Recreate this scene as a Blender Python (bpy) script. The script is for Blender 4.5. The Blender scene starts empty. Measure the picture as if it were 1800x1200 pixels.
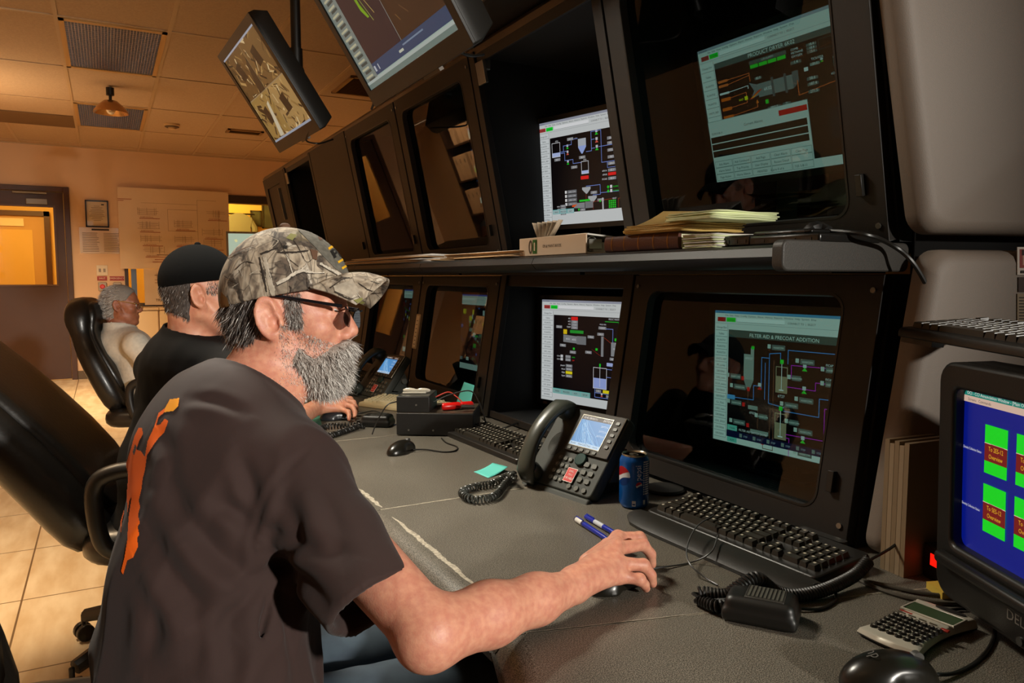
import bpy, bmesh, math, random
import numpy as np
from mathutils import Vector, Matrix
from mathutils.bvhtree import BVHTree
random.seed(7); rng = np.random.default_rng(7)
SC = bpy.context.scene; COL = SC.collection
PI = math.pi
# ------------------------------------------------------------------ camera maths
FPX = 1320.0; H = 1.22; ZD = 0.708; S = 1.15
PITCH = math.atan(113/FPX); YAW = math.atan(715/math.hypot(FPX, 113))
_fh = np.array([math.sin(YAW), math.cos(YAW), 0]); CR = np.array([math.cos(YAW), -math.sin(YAW), 0]); _u = np.array([0, 0, 1.])
CF = _fh*math.cos(PITCH)-_u*math.sin(PITCH); CU = _u*math.cos(PITCH)+_fh*math.sin(PITCH)
EYE = np.array([0, 0, H])
def ray(x, y): return CR*((x-900)/FPX)-CU*((y-600)/FPX)+CF
def V(x, y, d): return EYE+ray(x, y)*d
def pz(x, y, z): r = ray(x, y); return EYE+r*((z-H)/r[2])
def pX(x, y, X): r = ray(x, y); return EYE+r*(X/r[0])
def pY(x, y, Y): r = ray(x, y); return EYE+r*(Y/r[1])
def desk(x, y, dz=0.0): return pz(x, y, ZD+dz)
def K(p): return (p[0]*S, p[1]*S, H+(p[2]-1.2)*S)
# ------------------------------------------------------------------ materials
def lin(c):
    if isinstance(c, str):
        c = c.lstrip('#'); c = [int(c[i:i+2], 16)/255 for i in (0, 2, 4)]
    return tuple(x/12.92 if x <= .04045 else ((x+.055)/1.055)**2.4 for x in c)
MC = {}
def mat(name, col='#808080', rough=.5, metal=0, spec=.5, bump=0, bscale=200, var=0, vscale=20, col2=None, sss=0, coat=0, bdist=.002, detail=3, stretch=None, sheen=0):
    if name in MC: return MC[name]
    m = bpy.data.materials.new(name); m.use_nodes = True; MC[name] = m
    nt = m.node_tree; N = nt.nodes; L = nt.links; b = N['Principled BSDF']
    c = lin(col)
    b.inputs['Base Color'].default_value = (*c, 1); b.inputs['Roughness'].default_value = rough
    b.inputs['Metallic'].default_value = metal; b.inputs['Specular IOR Level'].default_value = spec
    b.inputs['Coat Weight'].default_value = coat; b.inputs['Coat Roughness'].default_value = .15
    if sheen: b.inputs['Sheen Weight'].default_value = sheen
    if sss:
        b.inputs['Subsurface Weight'].default_value = sss; b.inputs['Subsurface Radius'].default_value = (.012, .004, .002); b.inputs['Subsurface Scale'].default_value = .6
    tc = N.new('ShaderNodeTexCoord'); src = tc.outputs['Object']
    if stretch:
        mp = N.new('ShaderNodeMapping'); mp.inputs['Scale'].default_value = stretch; L.new(src, mp.inputs['Vector']); src = mp.outputs[0]
    if var or col2:
        n = N.new('ShaderNodeTexNoise'); n.inputs['Scale'].default_value = vscale; n.inputs['Detail'].default_value = detail
        L.new(src, n.inputs['Vector'])
        r = N.new('ShaderNodeValToRGB'); r.color_ramp.elements[0].position = .35; r.color_ramp.elements[1].position = .65
        c2 = lin(col2) if col2 else tuple(x*(1-var) for x in c)
        r.color_ramp.elements[0].color = (*c, 1); r.color_ramp.elements[1].color = (*c2, 1)
        L.new(n.outputs['Fac'], r.inputs[0]); L.new(r.outputs[0], b.inputs['Base Color'])
    if bump:
        n = N.new('ShaderNodeTexNoise'); n.inputs['Scale'].default_value = bscale; n.inputs['Detail'].default_value = 3
        L.new(src, n.inputs['Vector'])
        bp = N.new('ShaderNodeBump'); bp.inputs['Strength'].default_value = bump; bp.inputs['Distance'].default_value = bdist
        L.new(n.outputs['Fac'], bp.inputs['Height']); L.new(bp.outputs[0], b.inputs['Normal'])
    return m
def emis(col, st=1.0):
    k = 'screen_%s_%.2f' % (col, st)
    if k in MC: return MC[k]
    m = bpy.data.materials.new('screen_light'); m.use_nodes = True; MC[k] = m
    b = m.node_tree.nodes['Principled BSDF']; c = lin(col)
    b.inputs['Base Color'].default_value = (.01, .01, .012, 1); b.inputs['Roughness'].default_value = .4
    b.inputs['Emission Color'].default_value = (*c, 1); b.inputs['Emission Strength'].default_value = st
    return m
def glass(name, tint, refl=.06):
    if name in MC: return MC[name]
    m = bpy.data.materials.new(name); m.use_nodes = True; MC[name] = m
    nt = m.node_tree; N = nt.nodes; L = nt.links; N.remove(N['Principled BSDF'])
    t = N.new('ShaderNodeBsdfTransparent'); t.inputs[0].default_value = (*tint, 1)
    g = N.new('ShaderNodeBsdfGlossy'); g.inputs['Roughness'].default_value = .02
    f = N.new('ShaderNodeFresnel'); f.inputs['IOR'].default_value = 1.5
    x = N.new('ShaderNodeMixShader'); ge = N.new('ShaderNodeNewGeometry'); sb = N.new('ShaderNodeMath'); sb.operation = 'SUBTRACT'; sb.inputs[0].default_value = 1; L.new(ge.outputs['Backfacing'], sb.inputs[1]); ml = N.new('ShaderNodeMath'); ml.operation = 'MULTIPLY'; f.inputs['IOR'].default_value = 1.4; L.new(f.outputs[0], ml.inputs[0]); L.new(sb.outputs[0], ml.inputs[1])
    L.new(ml.outputs[0], x.inputs[0]); L.new(t.outputs[0], x.inputs[1]); L.new(g.outputs[0], x.inputs[2])
    L.new(x.outputs[0], N['Material Output'].inputs[0]); return m
# ------------------------------------------------------------------ objects
def tagp(o, label=None, cat=None, group=None, kind=None):
    if label: o['label'] = label
    if cat: o['category'] = cat
    if group: o['group'] = group
    if kind: o['kind'] = kind
    return o
def thing(name, label, cat, loc=(0, 0, 0), rotz=0, group=None, rot=None):
    o = bpy.data.objects.new(name, None); o.empty_display_size = .05; COL.objects.link(o)
    o.location = tuple(loc); o.rotation_euler = rot or (0, 0, rotz)
    return tagp(o, label, cat, group)
def copy_tree(o, parent=None):
    c = o.copy(); COL.objects.link(c); c.parent = parent
    for ch in list(o.children): copy_tree(ch, c)
    return c
class MB:
    """collects shapes, then links them as ONE mesh object"""
    def __init__(s): s.v = []; s.f = []; s.m = []; s.mats = []
    def mi(s, m):
        if m not in s.mats: s.mats.append(m)
        return s.mats.index(m)
    def add(s, vs, fs, m=None):
        n = len(s.v); s.v += [tuple(map(float, p)) for p in vs]; k = s.mi(m)
        for f in fs: s.f.append(tuple(i+n for i in f)); s.m.append(k)
        return s
    def box(s, c, d, m=None, rz=0, M=None):
        x, y, z = [q/2 for q in d]
        vs = [(-x, -y, -z), (x, -y, -z), (x, y, -z), (-x, y, -z), (-x, -y, z), (x, -y, z), (x, y, z), (-x, y, z)]
        if M is None: M = Matrix.Rotation(rz, 3, 'Z')
        vs = [M @ Vector(p)+Vector(c) for p in vs]
        return s.add(vs, [(0, 3, 2, 1), (4, 5, 6, 7), (0, 1, 5, 4), (1, 2, 6, 5), (2, 3, 7, 6), (3, 0, 4, 7)], m)
    def bb(s, a, b, m=None): return s.box([(p+q)/2 for p, q in zip(a, b)], [abs(q-p) for p, q in zip(a, b)], m)
    def quad(s, a, b, c, d, m=None): return s.add([a, b, c, d], [(0, 1, 2, 3)], m)
    def loft(s, rings, m=None, cap=True, closed=True):
        n = len(rings[0]); vs = [p for r in rings for p in r]; fs = []
        for i in range(len(rings)-1):
            for j in range(n if closed else n-1):
                k = (j+1) % n; fs.append((i*n+j, i*n+k, (i+1)*n+k, (i+1)*n+j))
        if cap and closed:
            fs.append(tuple(range(n))[::-1]); fs.append(tuple((len(rings)-1)*n+j for j in range(n)))
        return s.add(vs, fs, m)
    def tube(s, pts, r, m=None, n=8, cap=True):
        pts = [Vector(p) for p in pts]; rr = r if hasattr(r, '__len__') else [r]*len(pts); rings = []
        t0 = (pts[1]-pts[0]).normalized(); u = t0.orthogonal().normalized()
        for i, p in enumerate(pts):
            t = (pts[min(i+1, len(pts)-1)]-pts[max(i-1, 0)]).normalized()
            u = (u-t*u.dot(t)); u = u.normalized() if u.length > 1e-6 else t.orthogonal().normalized()
            w = t.cross(u)
            rings.append([p+(u*math.cos(a)+w*math.sin(a))*rr[i] for a in [2*PI*j/n for j in range(n)]])
        return s.loft(rings, m, cap)
    def cyl(s, a, b, r, m=None, n=20, r2=None): return s.tube([a, b], [r, r if r2 is None else r2], m, n)
    def lathe(s, prof, c=(0, 0, 0), m=None, n=28, M=None):
        rings = []
        for r, z in prof:
            ring = [Vector((r*math.cos(2*PI*j/n), r*math.sin(2*PI*j/n), z)) for j in range(n)]
            if M is not None: ring = [M @ p for p in ring]
            rings.append([p+Vector(c) for p in ring])
        return s.loft(rings, m)
    def prism(s, poly, o, u, w, h, m=None):
        o, u, w, h = Vector(o), Vector(u), Vector(w), Vector(h)
        a = [o+u*x+w*y for x, y in poly]
        return s.loft([a, [p+h for p in a]], m)
    def ring(s, outer, inner, o, u, w, h, m=None):
        """frame: area between two same-length polygons, extruded by h"""
        o, u, w, h = Vector(o), Vector(u), Vector(w), Vector(h); n = len(outer)
        A = [o+u*x+w*y for x, y in outer]; B = [o+u*x+w*y for x, y in inner]
        vs = A+B+[p+h for p in A]+[p+h for p in B]; fs = []
        for i in range(n):
            k = (i+1) % n
            fs += [(i, i+n, k+n, k), (i+2*n, k+2*n, k+3*n, i+3*n), (i, k, k+2*n, i+2*n), (i+n, i+3*n, k+3*n, k+n)]
        return s.add(vs, fs, m)
    def ell(s, c, r, m=None, n=20, k=12, M=None):
        rings = []
        for i in range(1, k):
            a = PI*i/k
            rings.append([(r[0]*math.sin(a)*math.cos(2*PI*j/n), r[1]*math.sin(a)*math.sin(2*PI*j/n), -r[2]*math.cos(a)) for j in range(n)])
        if M is not None: rings = [[M @ Vector(p) for p in g] for g in rings]
        return s.loft([[Vector(p)+Vector(c) for p in g] for g in rings], m)
    def grid(s, P, m=None):
        nu, nv = len(P), len(P[0]); vs = [p for r in P for p in r]
        return s.add(vs, [(i*nv+j, i*nv+j+1, (i+1)*nv+j+1, (i+1)*nv+j) for i in range(nu-1) for j in range(nv-1)], m)
    def text(s, t, o, u, w, size, m=None, align='LEFT', depth=0):
        vs, fs, wd = text_geo(t); o, u, w = Vector(o), Vector(u), Vector(w)
        x0 = {'LEFT': 0, 'CENTER': -wd/2, 'RIGHT': -wd}[align]
        return s.add([o+u*((x+x0)*size)+w*(y*size) for x, y in vs], fs, m)
    def map(s, fn): s.v = [tuple(fn(p)) for p in s.v]; return s
    def xf(s, M): s.v = [tuple(M @ Vector(p)) for p in s.v]; return s
    def build(s, name, m=None, parent=None, smooth=35, bevel=0, seg=2, world=False, solid=0, subsurf=0):
        me = bpy.data.meshes.new(name); vs = s.v
        if world and parent is not None:
            if parent.parent is not None: Mi = (parent.parent.matrix_basis @ parent.matrix_basis).inverted()
            else: Mi = parent.matrix_basis.inverted()
            vs = [tuple(Mi @ Vector(p)) for p in vs]
        me.from_pydata(vs, [], s.f); me.update()
        ms = [x for x in s.mats]
        for x in ms: me.materials.append(x if x is not None else m)
        me.polygons.foreach_set('material_index', s.m)
        if smooth:
            me.shade_smooth()
            if smooth < 180: me.set_sharp_from_angle(angle=math.radians(smooth))
        bm = bmesh.new(); bm.from_mesh(me); bmesh.ops.recalc_face_normals(bm, faces=bm.faces) if not getattr(s, 'keepn', False) else None
        bm.to_mesh(me); bm.free()
        o = bpy.data.objects.new(name, me); COL.objects.link(o)
        if parent is not None: o.parent = parent
        if solid:
            q = o.modifiers.new('s', 'SOLIDIFY'); q.thickness = solid; q.offset = 0
        if bevel:
            q = o.modifiers.new('b', 'BEVEL'); q.width = bevel; q.segments = seg; q.limit_method = 'ANGLE'; q.angle_limit = math.radians(40)
            q.harden_normals = False
        if subsurf:
            q = o.modifiers.new('u', 'SUBSURF'); q.levels = subsurf; q.render_levels = subsurf
        return o
_TG = {}
def text_geo(t):
    if t in _TG: return _TG[t]
    cu = bpy.data.curves.new('t', 'FONT'); cu.body = t; cu.size = 1; cu.resolution_u = 2
    ob = bpy.data.objects.new('t', cu); COL.objects.link(ob)
    bpy.context.view_layer.update()
    dg = bpy.context.evaluated_depsgraph_get(); ev = ob.evaluated_get(dg); me = ev.to_mesh()
    vs = [(v.co.x, v.co.y) for v in me.vertices]; fs = [tuple(p.vertices) for p in me.polygons]
    ev.to_mesh_clear(); bpy.data.objects.remove(ob); bpy.data.curves.remove(cu)
    wd = max([x for x, y in vs], default=0); _TG[t] = (vs, fs, wd); return _TG[t]
def rrect(x0, y0, x1, y1, r, k=5):
    pts = []
    for cx, cy, a in ((x1-r, y0+r, -PI/2), (x1-r, y1-r, 0), (x0+r, y1-r, PI/2), (x0+r, y0+r, PI)):
        pts += [(cx+r*math.cos(a+PI/2*i/k), cy+r*math.sin(a+PI/2*i/k)) for i in range(k+1)]
    return pts
def rect_like(x0, y0, x1, y1, k=5):
    return [p for c in ((x1, y0), (x1, y1), (x0, y1), (x0, y0)) for p in [c]*(k+1)]
def spline(pts, n=12):
    P = [Vector(p) for p in pts]; P = [2*P[0]-P[1]]+P+[2*P[-1]-P[-2]]; out = []
    for i in range(1, len(P)-2):
        for j in range(n):
            t = j/n; a, b, c, d = P[i-1], P[i], P[i+1], P[i+2]
            out.append(.5*((2*b)+(c-a)*t+(2*a-5*b+4*c-d)*t*t+(-a+3*b-3*c+d)*t**3))
    return out+[P[-2]]
def coil(pts, R, r, turns, n=12, m=8):
    """helical cord about a path"""
    P = spline(pts, 24); L = [0]
    for a, b in zip(P, P[1:]): L.append(L[-1]+(b-a).length)
    tot = L[-1]; N = turns*n; out = []; u = (P[1]-P[0]).orthogonal().normalized(); j = 0
    for i in range(N+1):
        s = tot*i/N
        while j < len(P)-2 and L[j+1] < s: j += 1
        f = (s-L[j])/max(L[j+1]-L[j], 1e-9); p = P[j].lerp(P[j+1], f); t = (P[j+1]-P[j]).normalized()
        u = (u-t*u.dot(t)).normalized(); w = t.cross(u); a = 2*PI*i/n
        out.append(p+(u*math.cos(a)+w*math.sin(a))*R)
    return out
# ------------------------------------------------------------------ signed distance shapes -> one continuous mesh
def s_ell(P, c, r, ax=None):
    d = P-np.array(c); d = d if ax is None else d @ np.array(ax).T
    r = np.array(r); k0 = np.linalg.norm(d/r, axis=-1); k1 = np.linalg.norm(d/(r*r), axis=-1)
    return k0*(k0-1)/np.maximum(k1, 1e-9)
def s_cone(P, a, b, ra, rb):
    a = np.array(a, float); b = np.array(b, float); ab = b-a
    t = np.clip(((P-a) @ ab)/(ab @ ab), 0, 1)
    return np.linalg.norm(P-a-t[..., None]*ab, axis=-1)-(ra+(rb-ra)*t)
def s_chain(P, pts, rs, k=.01):
    f = None
    for i in range(len(pts)-1):
        g = s_cone(P, pts[i], pts[i+1], rs[i], rs[i+1]); f = g if f is None else smin(f, g, k)
    return f
def s_plane(P, o, n): n = np.array(n, float); n /= np.linalg.norm(n); return (P-np.array(o)) @ n
def s_box(P, c, h, r, ax=None):
    d = P-np.array(c); d = d if ax is None else d @ np.array(ax).T
    q = np.abs(d)-(np.array(h)-r)
    return np.linalg.norm(np.maximum(q, 0), axis=-1)+np.minimum(q.max(-1), 0)-r
def smin(a, b, k): h = np.clip(.5+.5*(b-a)/k, 0, 1); return b+(a-b)*h-k*h*(1-h)
def smax(a, b, k): return -smin(-a, -b, k)
def vnoise(P, sc, seed=0):
    q = P*sc+seed*17.3; i = np.floor(q).astype(np.int64); f = q-i; f = f*f*(3-2*f)
    def h(x, y, z): 
        n = (x*374761393+y*668265263+z*1274126177+seed*97) & 0x7fffffff
        n = ((n ^ (n >> 13))*1103515245) & 0x7fffffff
        return ((n ^ (n >> 16)) & 0xffff)/65535.
    x, y, z = i[..., 0], i[..., 1], i[..., 2]; fx, fy, fz = f[..., 0], f[..., 1], f[..., 2]; r = 0
    for dx in (0, 1):
        for dy in (0, 1):
            for dz in (0, 1):
                r = r+h(x+dx, y+dy, z+dz)*(fx if dx else 1-fx)*(fy if dy else 1-fy)*(fz if dz else 1-fz)
    return r-.5
def snet(fn, lo, hi, h):
    """surface nets over a grid; returns vertices, quads"""
    lo = np.array(lo, float); n = np.ceil((np.array(hi)-lo)/h).astype(int)+1
    ax = [lo[i]+h*np.arange(n[i]) for i in range(3)]
    F = np.empty(n)
    step = max(1, int(4e5/(n[1]*n[2])))
    for i in range(0, n[0], step):
        G = np.stack(np.meshgrid(ax[0][i:i+step], ax[1], ax[2], indexing='ij'), -1); F[i:i+step] = fn(G)
    In = F < 0
    c = [(a, b, d) for a in (0, 1) for b in (0, 1) for d in (0, 1)]
    sl = lambda A, o: A[o[0]:A.shape[0]-1+o[0], o[1]:A.shape[1]-1+o[1], o[2]:A.shape[2]-1+o[2]]
    cnt = sum(sl(In, o).astype(int) for o in c); act = (cnt > 0) & (cnt < 8)
    idx = np.full(act.shape, -1, int); cells = np.argwhere(act); idx[act] = np.arange(len(cells))
    acc = np.zeros((len(cells), 3)); num = np.zeros(len(cells))
    Fc = {o: F[cells[:, 0]+o[0], cells[:, 1]+o[1], cells[:, 2]+o[2]] for o in c}
    for a in c:
        for k in range(3):
            if a[k] == 0:
                b = list(a); b[k] = 1; b = tuple(b); fa, fb = Fc[a], Fc[b]; x = (fa < 0) != (fb < 0)
                t = np.where(x, fa/np.where(x, fa-fb, 1), 0); p = np.array(a, float)[None]+np.zeros((len(cells), 3)); p[:, k] += t
                acc += np.where(x[:, None], p, 0); num += x
    v = lo+h*(cells+acc/num[:, None]); quads = []
    for k in range(3):
        A = [slice(None)]*3; B = [slice(None)]*3; A[k] = slice(0, -1); B[k] = slice(1, None)
        s0 = In[tuple(A)]; s1 = In[tuple(B)]; e = np.argwhere(s0 != s1); i, j = (k+1) % 3, (k+2) % 3
        ok = (e[:, i] > 0) & (e[:, j] > 0) & (e[:, i] < n[i]-1) & (e[:, j] < n[j]-1); e = e[ok]
        fl = s0[e[:, 0], e[:, 1], e[:, 2]]
        def at(di, dj): q = e.copy(); q[:, i] -= di; q[:, j] -= dj; return idx[q[:, 0], q[:, 1], q[:, 2]]
        q = np.stack([at(1, 1), at(0, 1), at(0, 0), at(1, 0)], 1); q[~fl] = q[~fl][:, ::-1]; quads.append(q)
    return v, np.concatenate(quads)
def sdf_obj(name, fn, lo, hi, h, m, parent=None, smooth_it=2, world=False, lap=.5):
    v, q = snet(fn, lo, hi, h)
    q = q[(q >= 0).all(1)]
    # light laplacian relax
    for _ in range(smooth_it):
        s = np.zeros_like(v); c = np.zeros(len(v))
        for a in range(4):
            b = (a+1) % 4
            np.add.at(s, q[:, a], v[q[:, b]]); np.add.at(c, q[:, a], 1); np.add.at(s, q[:, b], v[q[:, a]]); np.add.at(c, q[:, b], 1)
        v = v*(1-lap)+lap*s/np.maximum(c, 1)[:, None]
    me = bpy.data.meshes.new(name); vs = v
    if world and parent is not None:
        Mi = np.array(parent.matrix_basis.inverted()); vs = v @ Mi[:3, :3].T+Mi[:3, 3]
    me.from_pydata(vs.tolist(), [], q.tolist()); me.update(); me.shade_smooth()
    for x in (m if isinstance(m, (list, tuple)) else [m]): me.materials.append(x)
    o = bpy.data.objects.new(name, me); COL.objects.link(o)
    if parent is not None: o.parent = parent
    o_v = v; return o, v, q
# ================================================================== ROOM
WY = 10.35; CZ = 2.75; XL = -1.75; XR = 3.4; YB = -5.5
M_wall = mat('wall_paint', '#d9b48c', .7, bump=.15, bscale=120)
M_ceil = mat('ceiling_tile', '#bea180', .9, bump=.5, bscale=160, var=.12, vscale=90)
M_tbar = mat('ceiling_tbar', '#b89a74', .5)
M_brown = mat('door_brown', '#462810', .45, bump=.05)
M_dkbrown = mat('dark_brown_metal', '#33241a', .5)
def mfloor():
    m = mat('floor_tile', '#d3bfa0', .38, bump=.05, bscale=30)
    nt = m.node_tree; N = nt.nodes; L = nt.links; b = N['Principled BSDF']
    tc = N.new('ShaderNodeTexCoord'); mp = N.new('ShaderNodeMapping'); mp.inputs['Location'].default_value = (.328, -3.92, 0); L.new(tc.outputs['Object'], mp.inputs[0])
    br = N.new('ShaderNodeTexBrick'); br.offset = 0; br.inputs['Scale'].default_value = 1; br.inputs['Brick Width'].default_value = .615; br.inputs['Row Height'].default_value = .615
    br.inputs['Mortar Size'].default_value = .004; br.inputs['Mortar Smooth'].default_value = .3
    n = N.new('ShaderNodeTexNoise'); n.inputs['Scale'].default_value = 7; n.inputs['Detail'].default_value = 6
    mp2 = N.new('ShaderNodeMapping'); mp2.inputs['Scale'].default_value = (2, .5, 1); L.new(tc.outputs['Object'], mp2.inputs[0]); L.new(mp2.outputs[0], n.inputs['Vector'])
    r = N.new('ShaderNodeValToRGB'); r.color_ramp.elements[0].color = (*lin('#c9b08c'), 1); r.color_ramp.elements[1].color = (*lin('#e2d2b6'), 1)
    r.color_ramp.elements[0].position = .35; r.color_ramp.elements[1].position = .7
    L.new(n.outputs['Fac'], r.inputs[0]); L.new(r.outputs[0], br.inputs['Color1']); L.new(r.outputs[0], br.inputs['Color2'])
    br.inputs['Mortar'].default_value = (*lin('#6b553c'), 1); L.new(mp.outputs[0], br.inputs['Vector']); L.new(br.outputs['Color'], b.inputs['Base Color'])
    return m
def struct(name, mb, m=None, **k):
    o = mb.build(name, m, **k); o['kind'] = 'structure'; return o
struct('floor', MB().bb((XL-.1, YB-.1, -.06), (XR+.1, 13.2, 0)), mfloor())
struct('ceiling', MB().bb((XL-.1, YB-.1, CZ), (XR+.1, 13.2, CZ+.06)), M_ceil)
struct('wall_left', MB().bb((XL-.1, YB, 0), (XL, 13.1, CZ)), M_wall)
struct('wall_right', MB().bb((XR, YB, 0), (XR+.1, 13.1, CZ)), M_wall)
struct('wall_back', MB().bb((XL, YB-.1, 0), (XR, YB, CZ)), M_wall)
# far wall with a door opening and a wide window opening
DX0, DX1, DZ = -1.33, -.335, 2.27
wx0 = float(pY(213, 340, WY)[0]); wz1 = float(pY(300, 345, WY)[2]); wz0 = float(pY(300, 536, WY)[2])
w = MB(); y0, y1 = WY, WY+.12
w.bb((XL, y0, 0), (DX0, y1, CZ)); w.bb((DX0, y0, DZ), (DX1, y1, CZ)); w.bb((DX1, y0, 0), (wx0, y1, CZ))
w.bb((wx0, y0, 0), (XR, y1, wz0)); w.bb((wx0, y0, wz1), (XR, y1, CZ))
struct('wall_far', w, M_wall)
struct('wall_beyond', MB().bb((XL, 13, 0), (XR, 13.1, CZ)), mat('wall_paint_yellow', '#d8b060', .8, bump=.1, bscale=60))
struct('wall_partition', MB().bb((wx0-.25, y1, 0), (wx0-.15, 13, CZ)), M_wall)
struct('baseboard_far', MB().bb((DX1, WY-.012, 0), (wx0, WY, .1)), mat('vinyl_base', '#5d4c38', .6))
# ceiling grid
g = MB(); gx0 = -.195; gy0 = 5.27
for i in range(-2, 7):
    x = gx0+i*.61; g.bb((x-.012, YB, CZ-.006), (x+.012, WY, CZ))
for j in range(-8, 5):
    y = gy0+j*1.22; g.bb((XL, y-.012, CZ-.0062), (XR, y+.012, CZ))
g.bb((XL, WY-.02, CZ-.012), (XR, WY, CZ)); struct('trim_1', g, M_tbar)
# door 1
d = thing('door_1', 'dark brown door with a tall glass light in the far wall', 'door', ((DX0+DX1)/2, WY, 0)); d['kind'] = 'structure'
fr = MB(); fw = .06
fr.bb((DX0, WY-.03, 0), (DX0+fw, WY+.13, DZ), None); fr.bb((DX1-fw, WY-.03, 0), (DX1, WY+.13, DZ)); fr.bb((DX0+fw, WY-.03, DZ-fw), (DX1-fw, WY+.13, DZ))
fr.build('door_frame', M_brown, d, world=True, bevel=.004)
a, b_ = DX0+fw+.004, DX1-fw-.004; lf = MB(); yy0, yy1 = WY+.01, WY+.055
gx1 = float(pY(95, 400, WY)[0]); gx0_ = a+.14; gz0 = float(pY(60, 500, WY)[2]); gz1 = float(pY(60, 363, WY)[2])
lf.bb((a, yy0, .01), (b_, yy1, gz0)); lf.bb((a, yy0, gz1), (b_, yy1, DZ-fw-.004)); lf.bb((a, yy0, gz0), (gx0_, yy1, gz1)); lf.bb((gx1, yy0, gz0), (b_, yy1, gz1))
lf.build('door_leaf', M_brown, d, world=True)
bd = MB()
for p, q in (((gx0_-.02, gz0-.02), (gx1+.02, gz0)), ((gx0_-.02, gz1), (gx1+.02, gz1+.02)), ((gx0_-.02, gz0), (gx0_, gz1)), ((gx1, gz0), (gx1+.02, gz1))):
    bd.bb((p[0], yy0-.01, p[1]), (q[0], yy0, q[1]))
bd.build('glass_bead', mat('bead', '#5a3a20', .4), d, world=True)
MB().bb((gx0_, yy0+.02, gz0), (gx1, yy0+.026, gz1)).build('glass_pane', glass('door_glass', (.92, .88, .75)), d, world=True)
cl = MB(); p = pY(62, 352, WY-.03); cl.bb((p[0]-.09, WY-.06, p[2]-.045), (p[0]+.12, WY-.031, p[2]+.02))
c_ = cl.build('door_closer', mat('closer_grey', '#8a8378', .45, .3), d, world=True, bevel=.006)
q = pY(22, 337, WY-.03); r_ = pY(82, 340, WY-.03)
MB().tube([(q[0], WY-.055, q[2]), (r_[0], WY-.075, r_[2])], .012).build('closer_arm', MC['closer_grey'], d, world=True)
# second door seen through the glass, in the corridor behind
d2 = thing('door_2', 'pale door with a window in the corridor beyond the glass door', 'door', (-1.2, 12.95, 0)); d2['kind'] = 'structure'
MB().bb((-1.65, 12.93, 0), (-.75, 12.97, 2.1)).build('door_leaf', mat('pale_door', '#b08a4e', .6), d2, world=True)
f2 = MB(); f2.bb((-1.72, 12.9, 0), (-1.65, 13, 2.17)); f2.bb((-.75, 12.9, 0), (-.68, 13, 2.17)); f2.bb((-1.72, 12.9, 2.1), (-.68, 13, 2.17)); f2.build('door_frame', M_brown, d2, world=True)
MB().bb((-1.5, 12.925, 1.1), (-.9, 12.935, 1.9)).build('glass_pane', mat('frosted', '#c9a65a', .25), d2, world=True)
MB().bb((-1.4, 12.915, 1.95), (-1.0, 12.93, 2.06)).build('sign_plate', mat('plate_pale', '#d8c39a', .5), d2, world=True)
# window 1
wn = thing('window_1', 'wide dark framed interior window looking into a yellow room', 'window', (wx0+1.5, WY, wz0)); wn['kind'] = 'structure'
f = MB(); f.bb((wx0, WY-.02, wz1-.05), (XR, WY+.13, wz1)); f.bb((wx0, WY-.04, wz0-.02), (XR, WY+.13, wz0+.03)); f.bb((wx0, WY-.02, wz0), (wx0+.04, WY+.13, wz1))
f.bb((wx0, WY-.02, wz1), (XR, WY, wz1+.05))
f.build('window_frame', M_dkbrown, wn, world=True)
MB().bb((wx0+.04, WY+.05, wz0+.03), (XR, WY+.056, wz1-.05)).build('glass_pane', glass('window_glass', (.97, .95, .88)), wn, world=True)
# ceiling lights
def clight(label, x0, x1, y0, y1):
    t = thing('ceiling_light', label, 'ceiling light', ((x0+x1)/2, (y0+y1)/2, CZ-.05), group=None)
    fr = MB(); z = CZ-.012
    for a, b in (((x0, y0), (x1, y0+.035)), ((x0, y1-.035), (x1, y1)), ((x0, y0), (x0+.03, y1)), ((x1-.03, y0), (x1, y1))): fr.bb((*a, z), (*b, CZ-.0005))
    fr.build('frame', mat('fixture_frame', '#c49a5c', .35, .3), t, world=True)
    MB().bb((x0+.03, y0+.035, CZ-.0075), (x1-.03, y1-.035, CZ-.003)).build('diffuser', mat('fixture_bed', '#43464f', .3, .7), t, world=True)
    lv = MB(); n = 30
    for i in range(1, n):
        x = x0+.03+(x1-x0-.06)*i/n; lv.bb((x-.0012, y0+.035, CZ-.0115), (x+.0012, y1-.035, CZ-.0075))
    for i in range(1, 26):
        y = y0+.035+(y1-y0-.07)*i/26; lv.bb((x0+.03, y-.0015, CZ-.0105), (x1-.03, y+.0015, CZ-.0076))
    lv.build('louvre', mat('louvre_chrome', '#ccd2e4', .16, .9, bump=.4, bscale=60), t, world=True)
clight('ceiling light with silvery louvre nearer the camera', -.185, .405, 5.29, 6.47)
clight('ceiling light with silvery louvre behind a hanging dome lamp, close to the far wall', -.185, .405, 7.73, 8.89)
# hanging dome lamp
p = pz(195, 196, CZ-.2); L0 = (float(p[0]), float(p[1]), CZ)
t = thing('dome_lamp', 'small brass dome lamp hanging below the far ceiling light', 'lamp', (L0[0], L0[1], CZ-.24))
MB().lathe([(.03, 0), (.03, -.06), (.012, -.065), (.012, -.1)], (L0[0], L0[1], CZ-.0125)).build('mount', mat('black_metal', '#17130f', .4, .3), t, world=True)
MB().lathe([(.02, -.1), (.05, -.105), (.09, -.14), (.125, -.185), (.13, -.2), (.115, -.185), (.08, -.15), (.03, -.12)], (L0[0], L0[1], CZ-.0125)).build('lamp_shade', mat('brass', '#b98a55', .25, .8), t, world=True)
MB().ell((L0[0], L0[1], CZ-.185), (.035, .035, .04)).build('bulb', mat('bulb_glass', '#f0d9b0', .2), t, world=True)
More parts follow.
